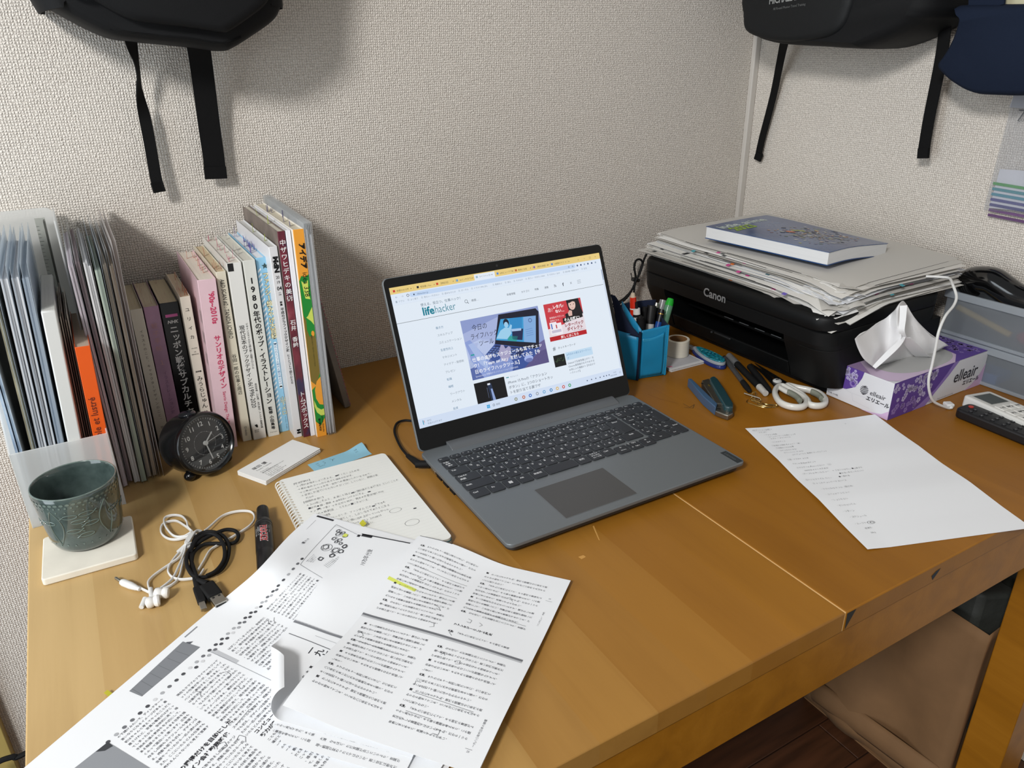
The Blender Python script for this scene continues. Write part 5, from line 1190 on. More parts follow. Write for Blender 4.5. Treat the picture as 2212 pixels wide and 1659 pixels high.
# ================================================================ EARPHONES, USB CABLE, MARKER
WPL = pm('#dcdcda', .35)
ep = thing('earphones', 'white wired earphones with a bundled flat cord and a headphone jack plug', 'earphones', (0, 0, 0))
def cordpath(pts, k=8): return spline(pts, k)
r_ = .0011
c1 = [(0.1034, -0.4723, 0.0030), (0.1083, -0.4813, 0.0030), (0.1149, -0.4904, 0.0030), (0.1236, -0.4869, 0.0035), (0.1359, -0.4766, 0.0035), (0.1443, -0.4604, 0.0040), (0.1540, -0.4380, 0.0050), (0.1598, -0.4214, 0.0070), (0.1673, -0.4130, 0.0080), (0.1720, -0.4126, 0.0080)]
c2 = [(0.1124, -0.4812, 0.0030), (0.1128, -0.4691, 0.0030), (0.1183, -0.4608, 0.0030), (0.1285, -0.4531, 0.0030), (0.1399, -0.4458, 0.0030), (0.1498, -0.4388, 0.0040), (0.1609, -0.4163, 0.0060), (0.1686, -0.4036, 0.0070)]
c3 = [(0.1251, -0.4888, 0.0030), (0.1335, -0.4869, 0.0030), (0.1415, -0.4793, 0.0030), (0.1480, -0.4602, 0.0030), (0.1537, -0.4384, 0.0035), (0.1586, -0.4206, 0.0050), (0.1678, -0.4053, 0.0070)]
loops = [[(0.1673, -0.4076, 0.0060), (0.1522, -0.4047, 0.0040), (0.1418, -0.3946, 0.0030), (0.1368, -0.3777, 0.0030), (0.1410, -0.3604, 0.0030), (0.1545, -0.3607, 0.0030), (0.1626, -0.3786, 0.0040), (0.1674, -0.3969, 0.0060)],
         [(0.1667, -0.4041, 0.0080), (0.1580, -0.4051, 0.0060), (0.1485, -0.3957, 0.0050), (0.1430, -0.3717, 0.0050), (0.1440, -0.3521, 0.0050), (0.1532, -0.3496, 0.0050), (0.1626, -0.3577, 0.0050), (0.1662, -0.3741, 0.0060), (0.1657, -0.3889, 0.0070), (0.1681, -0.4017, 0.0080)],
         [(0.1813, -0.4065, 0.0060), (0.1875, -0.3998, 0.0050), (0.2055, -0.3820, 0.0040), (0.2222, -0.3805, 0.0040), (0.2368, -0.3895, 0.0040), (0.2387, -0.4057, 0.0040), (0.2302, -0.4197, 0.0040), (0.2092, -0.4303, 0.0030), (0.1895, -0.4391, 0.0030), (0.1798, -0.4454, 0.0030), (0.1706, -0.4615, 0.0030), (0.1624, -0.4755, 0.0030)],
         [(0.1617, -0.4210, 0.0060), (0.1500, -0.4310, 0.0040), (0.1391, -0.4453, 0.0030), (0.1340, -0.4583, 0.0030), (0.1356, -0.4712, 0.0030), (0.1414, -0.4801, 0.0030), (0.1500, -0.4853, 0.0030), (0.1606, -0.4872, 0.0030), (0.1680, -0.4770, 0.0030)]]
for P in [c1, c2, c3] + loops:
    obj('cord', tube(spline(P, 8), r_, 8, flat=.0018, up=(0, 0, 1)), WPL, ep)
wr = []
for i in range(5):                                     # the turns that bind the bundle
    a = (0.1718, -0.4070, 0.0105); b = (0.1476, -0.4289, 0.0055)
    o = i * .0018
    wr.append([(a[0] + .006 - o * .8, a[1] + .001 + o * .4, a[2] - .004), (a[0] - o, a[1] - .002 - o * .6, a[2]), (a[0] - .010 - o * .6, a[1] - .018 - o * .3, a[2] - .001), (b[0] + .010 + .002 * i, b[1] + .006 - o * .3, .006), (b[0] + .001 * i, b[1] - o * .5, .0035)])
for P in wr: obj('cord_wrap', tube(spline(P, 6), .0011, 8, flat=.0017, up=(0, 0, 1)), WPL, ep)
j0, j1 = Vector((0.0885, -0.4553, 0.0042)), Vector((0.1039, -0.4783, 0.0040)); ja = Vector((0.0827, -0.4429, 0.0042))
obj('jack_body', tube([j0, j0.lerp(j1, .12), j0.lerp(j1, .55), j0.lerp(j1, .6), j0.lerp(j1, .68), j0.lerp(j1, .72), j0.lerp(j1, .8), j0.lerp(j1, .84), j1], [.0032, .0040, .0039, .0034, .0035, .0030, .0030, .0025, .0020], 16), WPL, ep)
obj('jack_pin', tube([j0, j0.lerp(ja, .45), j0.lerp(ja, .5), j0.lerp(ja, .8), j0.lerp(ja, .86), ja], [.0018, .0018, .0015, .0018, .0013, .0006], 12), STEEL, ep)
def bud(p, q, name, stem0, stem1):
    p, q = Vector(p), Vector(q); d = (q - p)
    ax = [p - d * .18, p - d * .08, p, p + d * .25, p + d * .45, p + d * .52, p + d * .62, p + d * .85, p + d * 1.0, p + d * 1.04]
    obj(name, tube(ax, [.0010, .0042, .0056, .0060, .0052, .0045, .0056, .0062, .0052, .0020], 20), pm('#e8e6e2', .3), ep)
    obj('bud_stem', tube([Vector(stem0), Vector(stem1)], [.0024, .0028], 12), WPL, ep)
bud((0.1175, -0.5006, 0.0085), (0.1293, -0.5046, 0.0075), 'earbud', (0.1137, -0.4834, 0.0040), (0.1135, -0.5047, 0.0060))
bud((0.1082, -0.5100, 0.0068), (0.1199, -0.5113, 0.0068), 'earbud', (0.1020, -0.5091, 0.0035), (0.1073, -0.4981, 0.0045))

us = thing('usb_cable', 'coiled black cable with a flat metal plug, lying across the earphone cord', 'cable', (0, 0, 0))
lp1 = [(0.1590, -0.4983, 0.0070), (0.1585, -0.4601, 0.0050), (0.1603, -0.4433, 0.0060), (0.1682, -0.4192, 0.0070), (0.1783, -0.4106, 0.0070), (0.1893, -0.4151, 0.0070), (0.1980, -0.4300, 0.0070), (0.2001, -0.4503, 0.0060), (0.1946, -0.4723, 0.0050), (0.1857, -0.4873, 0.0040), (0.1760, -0.4925, 0.0040), (0.1655, -0.4925, 0.0040), (0.1571, -0.4886, 0.0060), (0.1533, -0.4728, 0.0080), (0.1548, -0.4529, 0.0080), (0.1602, -0.4395, 0.0080), (0.1683, -0.4323, 0.0080), (0.1800, -0.4265, 0.0090), (0.1936, -0.4221, 0.0090), (0.2041, -0.4204, 0.0080), (0.2123, -0.4253, 0.0060), (0.2136, -0.4362, 0.0050), (0.2080, -0.4448, 0.0040), (0.1990, -0.4442, 0.0045), (0.1876, -0.4371, 0.0050), (0.1767, -0.4341, 0.0060), (0.1674, -0.4387, 0.0060), (0.1614, -0.4481, 0.0055), (0.1572, -0.4687, 0.0050), (0.1569, -0.4915, 0.0050)]
obj('lead', tube(spline(lp1, 8), .0022, 10), MATTEBLK, us)
lp2 = [(0.1608, -0.4449, 0.0100), (0.1700, -0.4279, 0.0110), (0.1827, -0.4219, 0.0110), (0.1921, -0.4313, 0.0100), (0.1948, -0.4540, 0.0090), (0.1902, -0.4772, 0.0080), (0.1795, -0.4918, 0.0070), (0.1683, -0.4959, 0.0070)]
obj('lead', tube(spline(lp2, 8), .0022, 10), MATTEBLK, us)
obj('strain_relief', tube([(0.1569, -0.4915, 0.0050), (0.1571, -0.5109, 0.0050)], [.0026, .0036], 12), MATTEBLK, us)
obj('strain_relief', tube([(0.1590, -0.4983, 0.0070), (0.1668, -0.5095, 0.0060)], [.0026, .0040], 12), MATTEBLK, us)
def plug(a, b, wd, th, m, name, parent, r=.001):
    a, b = Vector(a), Vector(b); d = (b - a); L_ = d.length; ang = math.atan2(d.y, d.x)
    o = obj(name, box(0, L_, -wd / 2, wd / 2, -th / 2, th / 2), m, parent, bevel=r, seg=3, loc=a); o.rotation_euler = (0, -math.asin(max(-1, min(1, d.z / L_))), ang); return o
plug((0.1565, -0.5089, 0.0050), (0.1571, -0.5359, 0.0048), .0088, .0070, MATTEBLK, 'small_plug', us, .0018); plug((0.1565, -0.5339, 0.0048), (0.1568, -0.5479, 0.0048), .0060, .0040, STEEL, 'small_plug_tip', us, .0004)
plug((0.1656, -0.5109, 0.0062), (0.1705, -0.5354, 0.0058), .0155, .0085, MATTEBLK, 'flat_plug', us, .0025); t = plug((0.1701, -0.5327, 0.0058), (0.1734, -0.5495, 0.0058), .0122, .0048, STEEL, 'flat_plug_tip', us, .0003)
for sgn in (-1, 1): obj('tip_window', box(.004, .0065, sgn * .003 - .0012, sgn * .003 + .0012, .00235, .00246), pm('#1a1a1a', .5), t, smooth=0)
obj('tip_mouth', box(.0002, .0002 + (Vector((0.1734, -0.5495, 0.0058)) - Vector((0.1701, -0.5327, 0.0058))).length, -.0052, .0052, -.0018, .0006), pm('#141414', .5), t, smooth=0)

mk_a, mk_b = Vector((0.2499, -0.4017, 0.0098)), Vector((0.2228, -0.5382, 0.0098))
mk = thing('marker_pen', 'thick black marker pen with a red lettered logo, half under the photocopies', 'marker', mk_a)
d = mk_b - mk_a; Lm = .126; ang = math.atan2(d.y, d.x)
mk.rotation_euler = (0, 0, ang)
def lx(prof, n=32):                                    # lathe about local x
    v, f = lathe([(r, x) for x, r in prof], n); return [(c, a, b) for a, b, c in v], f
obj('cap', lx([(0, .0062), (.0008, .0070), (.030, .0074), (.0305, .0070)]), pm('#141516', .4), mk)
obj('cap_collar', lx([(.030, .0078), (.032, .0096), (.038, .0102), (.0385, .0098), (.0395, .0098), (.040, .0102), (.044, .0102)]), pm('#17181a', .45), mk)
obj('barrel', lx([(.044, .0100), (.046, .0102), (.092, .0102), (.094, .0098), (.096, .0100), (.122, .0098), (Lm, .0088)]), pm('#121315', .35), mk)
def onbar(s, lf=.0002):
    rr = .0102 + lf
    return [(p, rr * math.sin(q / rr), rr * math.cos(q / rr)) for p, q in s[0]], s[1]
def along(t, x, y, size, **k): return htext(t, x, y, size, **k)
q = htext('PROCKEY', .050, -.0030, .0102, off=.09, sx=.72, res=3); obj('marker_logo', onbar(q, .00015), pm('#c9cacb', .5), mk, smooth=0)
q = htext('PROCKEY', .050, -.0030, .0102, off=.035, sx=.72, res=3); obj('marker_logo', onbar(q, .0003), pm('#b3262a', .5), mk, smooth=0)
obj('marker_print', onbar(j2(htext('水性顔料インク', .050, -.0068, .0026, res=1), htext('なまえ　TWIN', .050, .0062, .0022, res=1), htext('中字丸芯＋細字', .052, -.0098, .0022, res=1))), pm('#b9babb', .6), mk, smooth=0)


# ================================================================ PRINTER, PAPERS ON IT, BOOK
def loft(outs, cap=True):
    n = len(outs[0][0]); v, f = [], []
    for pts, z in outs: v += [(x, y, z) for x, y in pts]
    for k in range(len(outs) - 1):
        for i in range(n): j = (i + 1) % n; f.append((k * n + i, k * n + j, (k + 1) * n + j, (k + 1) * n + i))
    if cap: f.append(tuple(range(n - 1, -1, -1))); m = (len(outs) - 1) * n; f.append(tuple(range(m, m + n)))
    return v, f
PB = mat('printer_black', '#0a0b0c', .5, spec=.25, bump=(1500, .15, .0002))
pr_ = thing('printer', 'black inkjet printer in the room corner under a heap of papers', 'printer', (0, 0, 0))
XB, YL, YR = 1.335, -.117, -.5535
def fx(z): return 1.052 + .006 * S01((.118 - z) / .05) + .028 * max(0, (.09 - z) / .07)
def whole(inset, z, r=.032): return rrect(fx(z) + inset, XB - inset, YR + inset, YL - inset, r, 8)
def cheek(y0, y1, z, side):
    x = fx(z); r = .032; p = []
    if side < 0:                                       # right-hand cheek, outer corner rounded at y0
        p = [(x, y1)] + [(x + r - r * math.cos(a), y0 + r - r * math.sin(a)) for a in (PI / 2 * i / 8 for i in range(9))] + [(XB, y0), (XB, y1)]
    else:
        p = [(x, y0), (XB, y0), (XB, y1)] + [(x + r - r * math.sin(a), y1 - r + r * math.cos(a)) for a in (PI / 2 * i / 8 for i in range(9))]
    return p
obj('scanner_lid', loft([(whole(.0015, .122), .1215), (whole(0, .124), .124), (whole(0, .140), .140), (whole(.002, .144), .1445), (whole(.006, .146), .1460)]), PB, pr_, smooth=50)
obj('front_band', loft([(whole(.0, .098), .0985), (whole(0, .119), .1195), (whole(.002, .12), .1212)]), PB, pr_, smooth=50)
zz = [.0985, .088, .06, .035, .022]
obj('cheek', loft([(cheek(YR, -.4735, z, -1), z) for z in reversed(zz)]), PB, pr_, smooth=50); obj('cheek', loft([(cheek(-.1885, YL, z, 1), z) for z in reversed(zz)]), PB, pr_, smooth=50)
obj('seam', loft([(rrect(fx(.0905) - .0003 + .0001, XB, YR - .0003, -.4735, .032, 8), .0902), (rrect(fx(.0905) - .0003, XB, YR - .0003, -.4735, .032, 8), .0908)]), pm('#050505', .6), pr_, smooth=0)
obj('base', box(1.112, XB - .01, YR + .025, YL - .025, .0015, .0225), MATTEBLK, pr_, bevel=.004)
obj('mouth_back', box(1.205, 1.21, -.4735, -.1885, .022, .0985), pm('#060607', .5), pr_, smooth=0)
obj('mouth_floor', box(1.098, 1.205, -.4735, -.1885, .022, .026), PB, pr_, smooth=0)
obj('paper_ledge', box(1.118, 1.205, -.4735, -.1885, .056, .061), PB, pr_, bevel=.001)
for i in range(5): obj('ledge_glint', box(1.1170, 1.1182, -.285 - i * .037 - .022, -.285 - i * .037, .0608, .0617), pm('#8d8e90', .3), pr_, smooth=0)  # pale dashes: reflections on the ledge put in as grey slivers
tf = [(1.086, .022), (1.084, .026), (1.0765, .046), (1.079, .0475), (1.088, .028), (1.098, .026), (1.098, .022)]
v, f = prism(tf, .1915, .4705); obj('output_tray', ([(a, -c, b_) for a, b_, c in v], f), PB, pr_, bevel=.0006)
obj('tray_handle', box(1.0745, 1.0775, -.345, -.305, .0425, .046), pm('#1b1c1e', .4), pr_, bevel=.001)
obj('indicator', box(1.0745, 1.077, -.300, -.297, .042, .0445), pm('#3a3b3d', .4), pr_, smooth=0)
t = htext('Canon', 0, 0, .0205, off=.022, res=3, sx=.98)
obj('logo', ([(fx(.121) - .0006, -.2935 - p, .1155 + q) for p, q in t[0]], t[1]), pm('#8e8f91', .35, .4), pr_, smooth=0)

NEWS = [mat('heap_paper_%d' % i, c, .8, spec=.15) for i, c in enumerate(('#e9e7e2', '#dedbd5', '#efeeeb', '#cbc8c2', '#e4e6ea', '#f0efec'))]
DARKP = mat('heap_print_and_shade', '#3a3a3c', .8)
rh = random.Random(17)
NS = 46
zs_ = [.1466]
for i in range(NS): zs_.append(zs_[-1] + rh.choice((.0007, .0008, .0009, .0010, .0016)))
zs_ = [.1466 + (z - .1466) * .0455 / (zs_[-1] - .1466) for z in zs_]
FLC = ('#d9783a', '#4a9aa6', '#c2488a', '#6a5ab0', '#5f7f86')
def heap_z(u, v): return 0
for i in range(NS):
    t = i / (NS - 1); w_ = .452 - .040 * t + rh.uniform(-.024, .016); d_ = .298 - .022 * t + rh.uniform(-.020, .014)
    if i in (2, 9, 20, 33): w_ += .012; d_ += .012
    cx = 1.221 + .008 * t + rh.uniform(-.006, .006); cy = -.322 - .016 * t + rh.uniform(-.006, .006); a = math.radians(rh.uniform(-2.2, 2.2))
    zb = zs_[i]; ph = rh.uniform(0, 6); k1 = rh.uniform(.2, 1.0)
    droop = .010 * (1 - t) * (.4 + rh.random()); crum = .0042 * rh.random()
    def fn(u, v, w_=w_, d_=d_, cx=cx, cy=cy, a=a, zb=zb, ph=ph, droop=droop, crum=crum, k1=k1, t=t):
        x = (u - .5) * d_; y = (v - .5) * w_
        e = max(0, (.30 - u) / .30); r_ = max(0, (.28 - v) / .28)       # e: towards the room, r_: towards the right end
        z = zb - droop * max(0, e + r_ - 1.05) * 2.2 - .0055 * t * (r_ ** 2) - .0030 * t * e ** 2 + .0010 * k1 * math.sin(9 * v + ph) * (1 - t * .5)
        z += crum * math.sin(26 * (u + v) + ph) * max(0, e + r_ - 1.1) ** 1.5 * 2
        z += .008 * t * 0 + .003 * t * S01((v - .75) / .25)
        return (cx + x * math.cos(a) - y * math.sin(a), cy + x * math.sin(a) + y * math.cos(a), z)
    o = obj('paper_sheet', grid(fn, 10, 22, .0005), NEWS[rh.randrange(6)], smooth=60)
    if i == NS - 1: tag(o, 'topmost sheet of the paper heap on the printer, lying under the blue book', 'paper')
    elif i == 0: tag(o, 'lowest sheet of the paper heap, its corner hanging over the printer edge', 'paper')
    else: tag(o, 'sheet in the untidy heap of papers on the printer', 'paper', 'papers heaped on the printer')
    if i % 2 == 0 and i > 3:
        for _ in range(rh.choice((1, 1, 2))):
            front = rh.random() < .62; q = rh.uniform(.12, .8); c = rh.choice(FLC)
            if front: P = [fn(0, q), fn(0, q + .018), fn(0, q + .018), fn(0, q)]; P = [(p[0] - (0 if k < 2 else .006), p[1], p[2] + .0003 - (0 if k < 2 else .0022)) for k, p in enumerate(P)]
            else: P = [fn(q, 0), fn(q + .03, 0), fn(q + .03, 0), fn(q, 0)]; P = [(p[0], p[1] - (0 if k < 2 else .006), p[2] + .0003 - (0 if k < 2 else .002)) for k, p in enumerate(P)]
            obj('index_flag', (P, [(0, 1, 2, 3)]), pm(c, .6), o, smooth=0)
    if rh.random() < .4:
        q = rh.uniform(.55, .98); P = [fn(0, q), fn(0, min(1, q + .02)), fn(.05, min(1, q + .02)), fn(.05, q)]
        obj('print_bar', ([(p[0], p[1], p[2] + .0002) for p in P], [(0, 1, 2, 3)]), DARKP, o, smooth=0)
    if rh.random() < .6:  # dark strip on the front edge: shade between sheets put in as colour
        u0, u1 = rh.uniform(.1, .5), rh.uniform(.55, .95); P = [fn(0, u0 + (u1 - u0) * k / 6) for k in range(7)]
        obj('gap_shade', ([(p[0] - .0001, p[1], p[2] - .0006) for p in P] + [(p[0] - .0001, p[1], p[2]) for p in P], [(k, k + 1, k + 8, k + 7) for k in range(6)]), DARKP, o, smooth=0)
    for _ in range(rh.choice((0, 1, 1, 2))):  # the same painted gap shade along the right edge
        u0, u1 = rh.uniform(.1, .4), rh.uniform(.5, .95); P = [fn(u0 + (u1 - u0) * k / 6, 0) for k in range(7)]
        obj('gap_shade', ([(p[0], p[1] - .0001, p[2] - .0006) for p in P] + [(p[0], p[1] - .0001, p[2]) for p in P], [(k, k + 1, k + 8, k + 7) for k in range(6)]), DARKP, o, smooth=0)

# crumpled corner pieces that stick out at the near corner of the heap
for i, (x, y, z, a) in enumerate(((1.093, -.520, .1500, -30), (1.100, -.530, .162, -42), (1.104, -.520, .171, -20))):
    g = grid(lambda u, v: ((u - .5) * .060, (v - .5) * .060, .0035 * math.sin(7 * u + 3 * v + i) - .014 * max(0, .75 - u - v)), 8, 8, .0004)
    o = obj('folded_sheet', g, NEWS[2 + i], smooth=60, loc=(x, y, z), rot=(0, 0, math.radians(a)))
    tag(o, ('dog-eared sheet sticking out lowest at the near corner of the heap', 'crumpled sheet corner at mid height of the near corner of the heap', 'crumpled sheet corner high at the near corner of the heap')[i], 'paper')

bk = thing('book', 'blue paperback with lime title lettering lying on top of the paper heap', 'book', (1.0970, -.2385, .1990), math.radians(-83.2))
BL_, BW, BT = .2420, .176, .0215
def bend(s):                                           # the book sags towards its far right corner
    return [(x, y, z - .0105 * S01((y - .03) / .18) * S01(x / .25) - .004 * (y / BW) ** 2) for x, y, z in s[0]], s[1]
def gbox(x0, x1, y0, y1, z0, z1, nx=12, ny=10):
    return join(grid(lambda u, v: (x0 + (x1 - x0) * u, y0 + (y1 - y0) * v, z1), nx, ny, z1 - z0))
BLUE = bpy.data.materials.new('blue_crowd_cover'); BLUE.use_nodes = True; nt = BLUE.node_tree; N = nt.nodes; L = nt.links
pb = N['Principled BSDF']; pb.inputs['Roughness'].default_value = .22
tc = N.new('ShaderNodeTexCoord'); n1 = N.new('ShaderNodeTexNoise'); n1.inputs['Scale'].default_value = 9; n1.inputs['Detail'].default_value = 4
r = N.new('ShaderNodeValToRGB'); e = r.color_ramp.elements; e[0].position = .3; e[0].color = lin('#16376e') + (1,); e[1].position = .75; e[1].color = lin('#56719c') + (1,)
L.new(tc.outputs['Object'], n1.inputs[0]); L.new(n1.outputs[0], r.inputs[0]); L.new(r.outputs[0], pb.inputs['Base Color'])
obj('page_block', bend(gbox(.001, BL_ - .001, .0012, BW - .001, .0012, BT - .0012)), mat('book_page_edge', '#d9dadb', .8, var=(1, .05), stretch=(3, 3, 1800)), bk, smooth=30)
obj('front_cover', bend(gbox(0, BL_, 0, BW, BT - .0008, BT)), BLUE, bk, smooth=30); obj('back_cover', bend(gbox(0, BL_, 0, BW, 0, .0008)), pm('#1f4a86', .3), bk, smooth=30)
def onb(s, up=.0002): return bend(([(p, q, BT + up) for p, q in s[0]], s[1]))
# title reads along the near-left end of the cover; lettering and the painted crowd are flat print
tt = rot2(j2(htext('indie_anime', 0, 0, .0270, off=.03, res=2, sx=.98)), 90, .0330, .006)
obj('title', onb(tt), pm('#c9d6cf', .4), bk, smooth=0)
tt = rot2(htext('2023', 0, 0, .0300, off=.045, res=3, sx=1.0), 90, .0580, .012)
obj('title', onb(tt, .0003), pm('#8fae1e', .4), bk, smooth=0)
rc = random.Random(4)
cols = {}
for i in range(210):
    x = rc.gauss(.150, .035); y = rc.gauss(.095, .034)
    if not (.088 < x < .236 and .012 < y < .170): continue
    c = rc.choice(('#c9b39a', '#8a7f95', '#5f6f62', '#c9c9c4', '#3a4258', '#7a4f52', '#9aa06a', '#2e3340', '#b88a62', '#6d7f9a')); s = rc.uniform(.0016, .0052); el = rc.uniform(.4, 1); a = rc.uniform(0, 180)
    q = rot2(poly2([(s * math.cos(k * PI / 3.5) * rc.uniform(.6, 1.2), s * el * math.sin(k * PI / 3.5) * rc.uniform(.6, 1.2)) for k in range(7)]), a, x, y)
    cols.setdefault(c, []).append(q)
for i in range(16):
    cols.setdefault('#d2cfc6', []).append(rot2(rect2(-.010, .010, -.0007, .0007), rc.uniform(0, 180), rc.uniform(.13, .215), rc.uniform(.05, .15)))
cols.setdefault('#cf6a34', []).append(rot2(disc2(0, 0, .0085, 12, .0062), 20, .118, .080)); cols.setdefault('#a9ad55', []).append(rot2(rect2(-.012, .012, -.004, .004), 60, .118, .102))
for k, (c, ss) in enumerate(cols.items()): obj('cover_painting', onb(j2(*ss), .00015 + .00004 * k), pm(c, .35), bk, smooth=0)

# black cable looped behind the printer
P = spline([(1.0416, -0.0300, 0.0165), (1.0653, -0.0300, 0.0203), (1.0914, -0.0300, 0.0309), (1.1101, -0.0280, 0.0505), (1.1177, -0.0260, 0.0708), (1.1142, -0.0240, 0.0928), (1.1181, -0.0240, 0.1070), (1.1287, -0.0260, 0.1078), (1.1327, -0.0280, 0.0968), (1.1249, -0.0300, 0.0806), (1.1140, -0.0300, 0.0604), (1.1121, -0.0300, 0.0324)], 8)
pc = thing('printer_cable', 'black cable looped behind the left end of the printer', 'cable', (0, 0, 0))
obj('lead', tube(P, .0022, 8), MATTEBLK, pc)
P = spline([(1.0482, -0.0240, 0.0217), (1.0817, -0.0240, 0.0259), (1.1092, -0.0220, 0.0409), (1.1276, -0.0200, 0.0678), (1.1371, -0.0200, 0.0914), (1.1489, -0.0200, 0.1164), (1.1642, -0.0200, 0.1271)], 8)
obj('lead', tube(P, .0022, 8), MATTEBLK, pc)
obj('cable_tie', tube([(1.1109, -0.0240, 0.0684), (1.1284, -0.0240, 0.0626)], .0042, 8), pm('#2a2a2a', .5), pc); obj('tie_tail', tube([(1.1127, -0.0220, 0.0646), (1.1080, -0.0220, 0.0814)], .0009, 6), MATTEBLK, pc)

# ================================================================ PEN STAND AND PENS
TQ = mat('turquoise_nylon', '#1585b4', .45, spec=.4, bump=(500, .25, .0006)); NV = mat('navy_canvas', '#1c2338', .85, spec=.15, bump=(700, .3, .0005)); STT = pm('#4fb4cc', .6)
pd = thing('pen_stand', 'blue standing fabric pen case with a navy back beside the laptop screen', 'pen case', (.8950, -.3185, 0), math.radians(-9.9))
Wp, Dp_ = .0560, .052
def wob(x, z): return .0022 * math.sin(60 * x + 1) * math.exp(-((z - .018) / .016) ** 2) - .004 * math.sin(PI * min(1, max(0, x / Wp))) * math.sin(PI * min(1, z / .09)) * .6
obj('front_panel', grid(lambda u, v: (.002 + (Wp - .008) * u, wob(.002 + (Wp - .008) * u, .0865 * v + .002 * u), .0008 + (.0865 + .0035 * u) * v), 18, 22), TQ, pd, thick=.0014)
obj('pocket', grid(lambda u, v: (.0032 + (Wp - .0155) * u, -.0016 + wob(.003 + (Wp - .0155) * u, .074 * v), .004 + (.0700 + .006 * u - .0030 * math.sin(PI * u)) * v), 14, 14), TQ, pd, thick=.0008)
for z0, xx in ((.0715, 0), (.0690, 0)): obj('stitching', join(*[box(.0045 + i * .0026, .0058 + i * .0026, -.0034, -.0028, z0 + .00032 * i - .0016 * math.sin(PI * i / 15), z0 + .0006 + .00032 * i - .0016 * math.sin(PI * i / 15)) for i in range(15)]), STT, pd, smooth=0)
obj('edge_piping', tube([(Wp - .0055, -.0010, .001), (Wp - .0055, -.0012, .045), (Wp - .0050, -.0010, .0905)], .0022, 8), TQ, pd)
for dx in (-.0030, 0.0006): obj('stitching', join(*[box(Wp - .0060 + dx, Wp - .0054 + dx, -.0034, -.0028, .004 + i * .0030, .0058 + i * .0030) for i in range(28)]), STT, pd, smooth=0)
obj('right_panel', grid(lambda u, v: (Wp - .0045 + .004 * u, .0 + Dp_ * u, .0008 + (.0890 + .012 * u) * v), 6, 8), NV, pd, thick=.0016)
obj('back_panel', grid(lambda u, v: (Wp * u - .010 * (1 - u), Dp_ + .004 * math.sin(PI * u), .0008 + .118 * v), 8, 8), NV, pd, thick=.0016)
obj('left_panel', grid(lambda u, v: (.001 - .010 * u, Dp_ * u, .0008 + (.088 + .035 * u) * v), 6, 8), TQ, pd, thick=.0016)
# the turned-down navy flap and the blue leaf hanging under it at the left
obj('side_leaf', grid(lambda u, v: (-.0050 - .030 * u, -.0035 + .030 * u, .0008 + (.0790 + .006 * u) * v), 8, 8), TQ, pd, thick=.0016)
obj('turned_flap', grid(lambda u, v: (-.0045 - .030 * u + .0020 * math.sin(PI * v) - .008 * v * (1 - u), -.0045 + .032 * u + .018 * v * v, .0780 + .004 * u + (.0150 + .044 * S01(u * 1.2)) * v), 10, 8), NV, pd, thick=.0022)
obj('seam_tape', tube([(-.0040, -.004, .0008), (-.0038, -.0042, .045), (-.0035, -.004, .087)], .0022, 8), NV, pd)
obj('bottom_panel', box(.001, Wp - .004, .001, Dp_ - .001, .0006, .0016), NV, pd, smooth=0)

def pen(name, label, p0, p1, segs, cat='pen', clip=None, group='pens in the blue fabric pen case'):
    """segs: (part name, start m, end m, radius list, material); axis from p0 (bottom) to p1 (top)"""
    p0, p1 = Vector(p0), Vector(p1); d = p1 - p0; L_ = d.length
    e = thing(name, label, cat, p0, group=group); e.rotation_mode = 'QUATERNION'; e.rotation_quaternion = d.to_track_quat('Z', 'Y')
    for nm, a, b_, rr, m_ in segs:
        n = len(rr); obj(nm, lathe([(r, (a + (b_ - a) * k / max(1, n - 1)) * L_) for k, r in enumerate(rr)], 20), m_, e)
    if clip:
        a, b_, rad, m_, ang = clip
        s = R(box(rad - .0004, rad + .0014, -.0014, .0014, a * L_, b_ * L_), 'Z', ang); obj('clip', s, m_, e, bevel=.0005)
    return e
CLR = film('clear_barrel', '#cfd4d6', .3, .08, .2)
pen('red_pen', 'pen with a translucent red cap standing tallest at the left of the pen case', (.9060, -.2960, .006), (0.8990, -0.2880, 0.1435), [('barrel', 0, .62, [.0045, .0048], pm('#c9c2bb', .4)), ('cap', .60, .95, [.0052, .0056, .0054], mat('red_cap', '#cf2a12', .2, coat=.5)), ('cap_band', .80, .815, [.0057, .0057], pm('#e9d9d2', .4)), ('cap_end', .945, 1, [.0046, .0030], pm('#c9b9a2', .3))], clip=(.55, .92, .0058, pm('#d6d3cd', .4), 200))
pen('white_cap_pen', 'marker with a white end at the front left of the pen case', (.9050, -.3080, .006), (0.9018, -0.2960, 0.1204), [('barrel', 0, .90, [.0058, .0062], pm('#c9c9c6', .4)), ('collar', .86, .90, [.0063, .0063], MATTEBLK), ('end_cap', .90, .985, [.0060, .0058], pm('#d9d9d6', .35)), ('knock', .985, 1.08, [.0024, .0022], MATTEBLK)])
pen('black_pen', 'matt black pen directly in front of the white ended marker', (.9130, -.3120, .006), (0.9031, -0.3040, 0.1079), [('barrel', 0, .97, [.0060, .0066], MATTEBLK), ('tip', .97, 1, [.0050, .0034], MATTEBLK)])
pen('slim_black_pen', 'slim black pen behind the matt black one', (.9180, -.2920, .006), (0.9314, -0.2820, 0.1119), [('barrel', 0, 1, [.0045, .0050, .0046], MATTEBLK)])
dm = pen('black_marker', 'fat black marker with a white lettered band in the middle of the pen case', (.9240, -.3000, .006), (0.9447, -0.2840, 0.1126), [('barrel', 0, .70, [.0074, .0076], pm('#161617', .4)), ('label_band', .46, .72, [.00775, .00775], pm('#c6c6c2', .5)), ('cap', .72, 1, [.0080, .0082, .0076], pm('#141415', .45))])
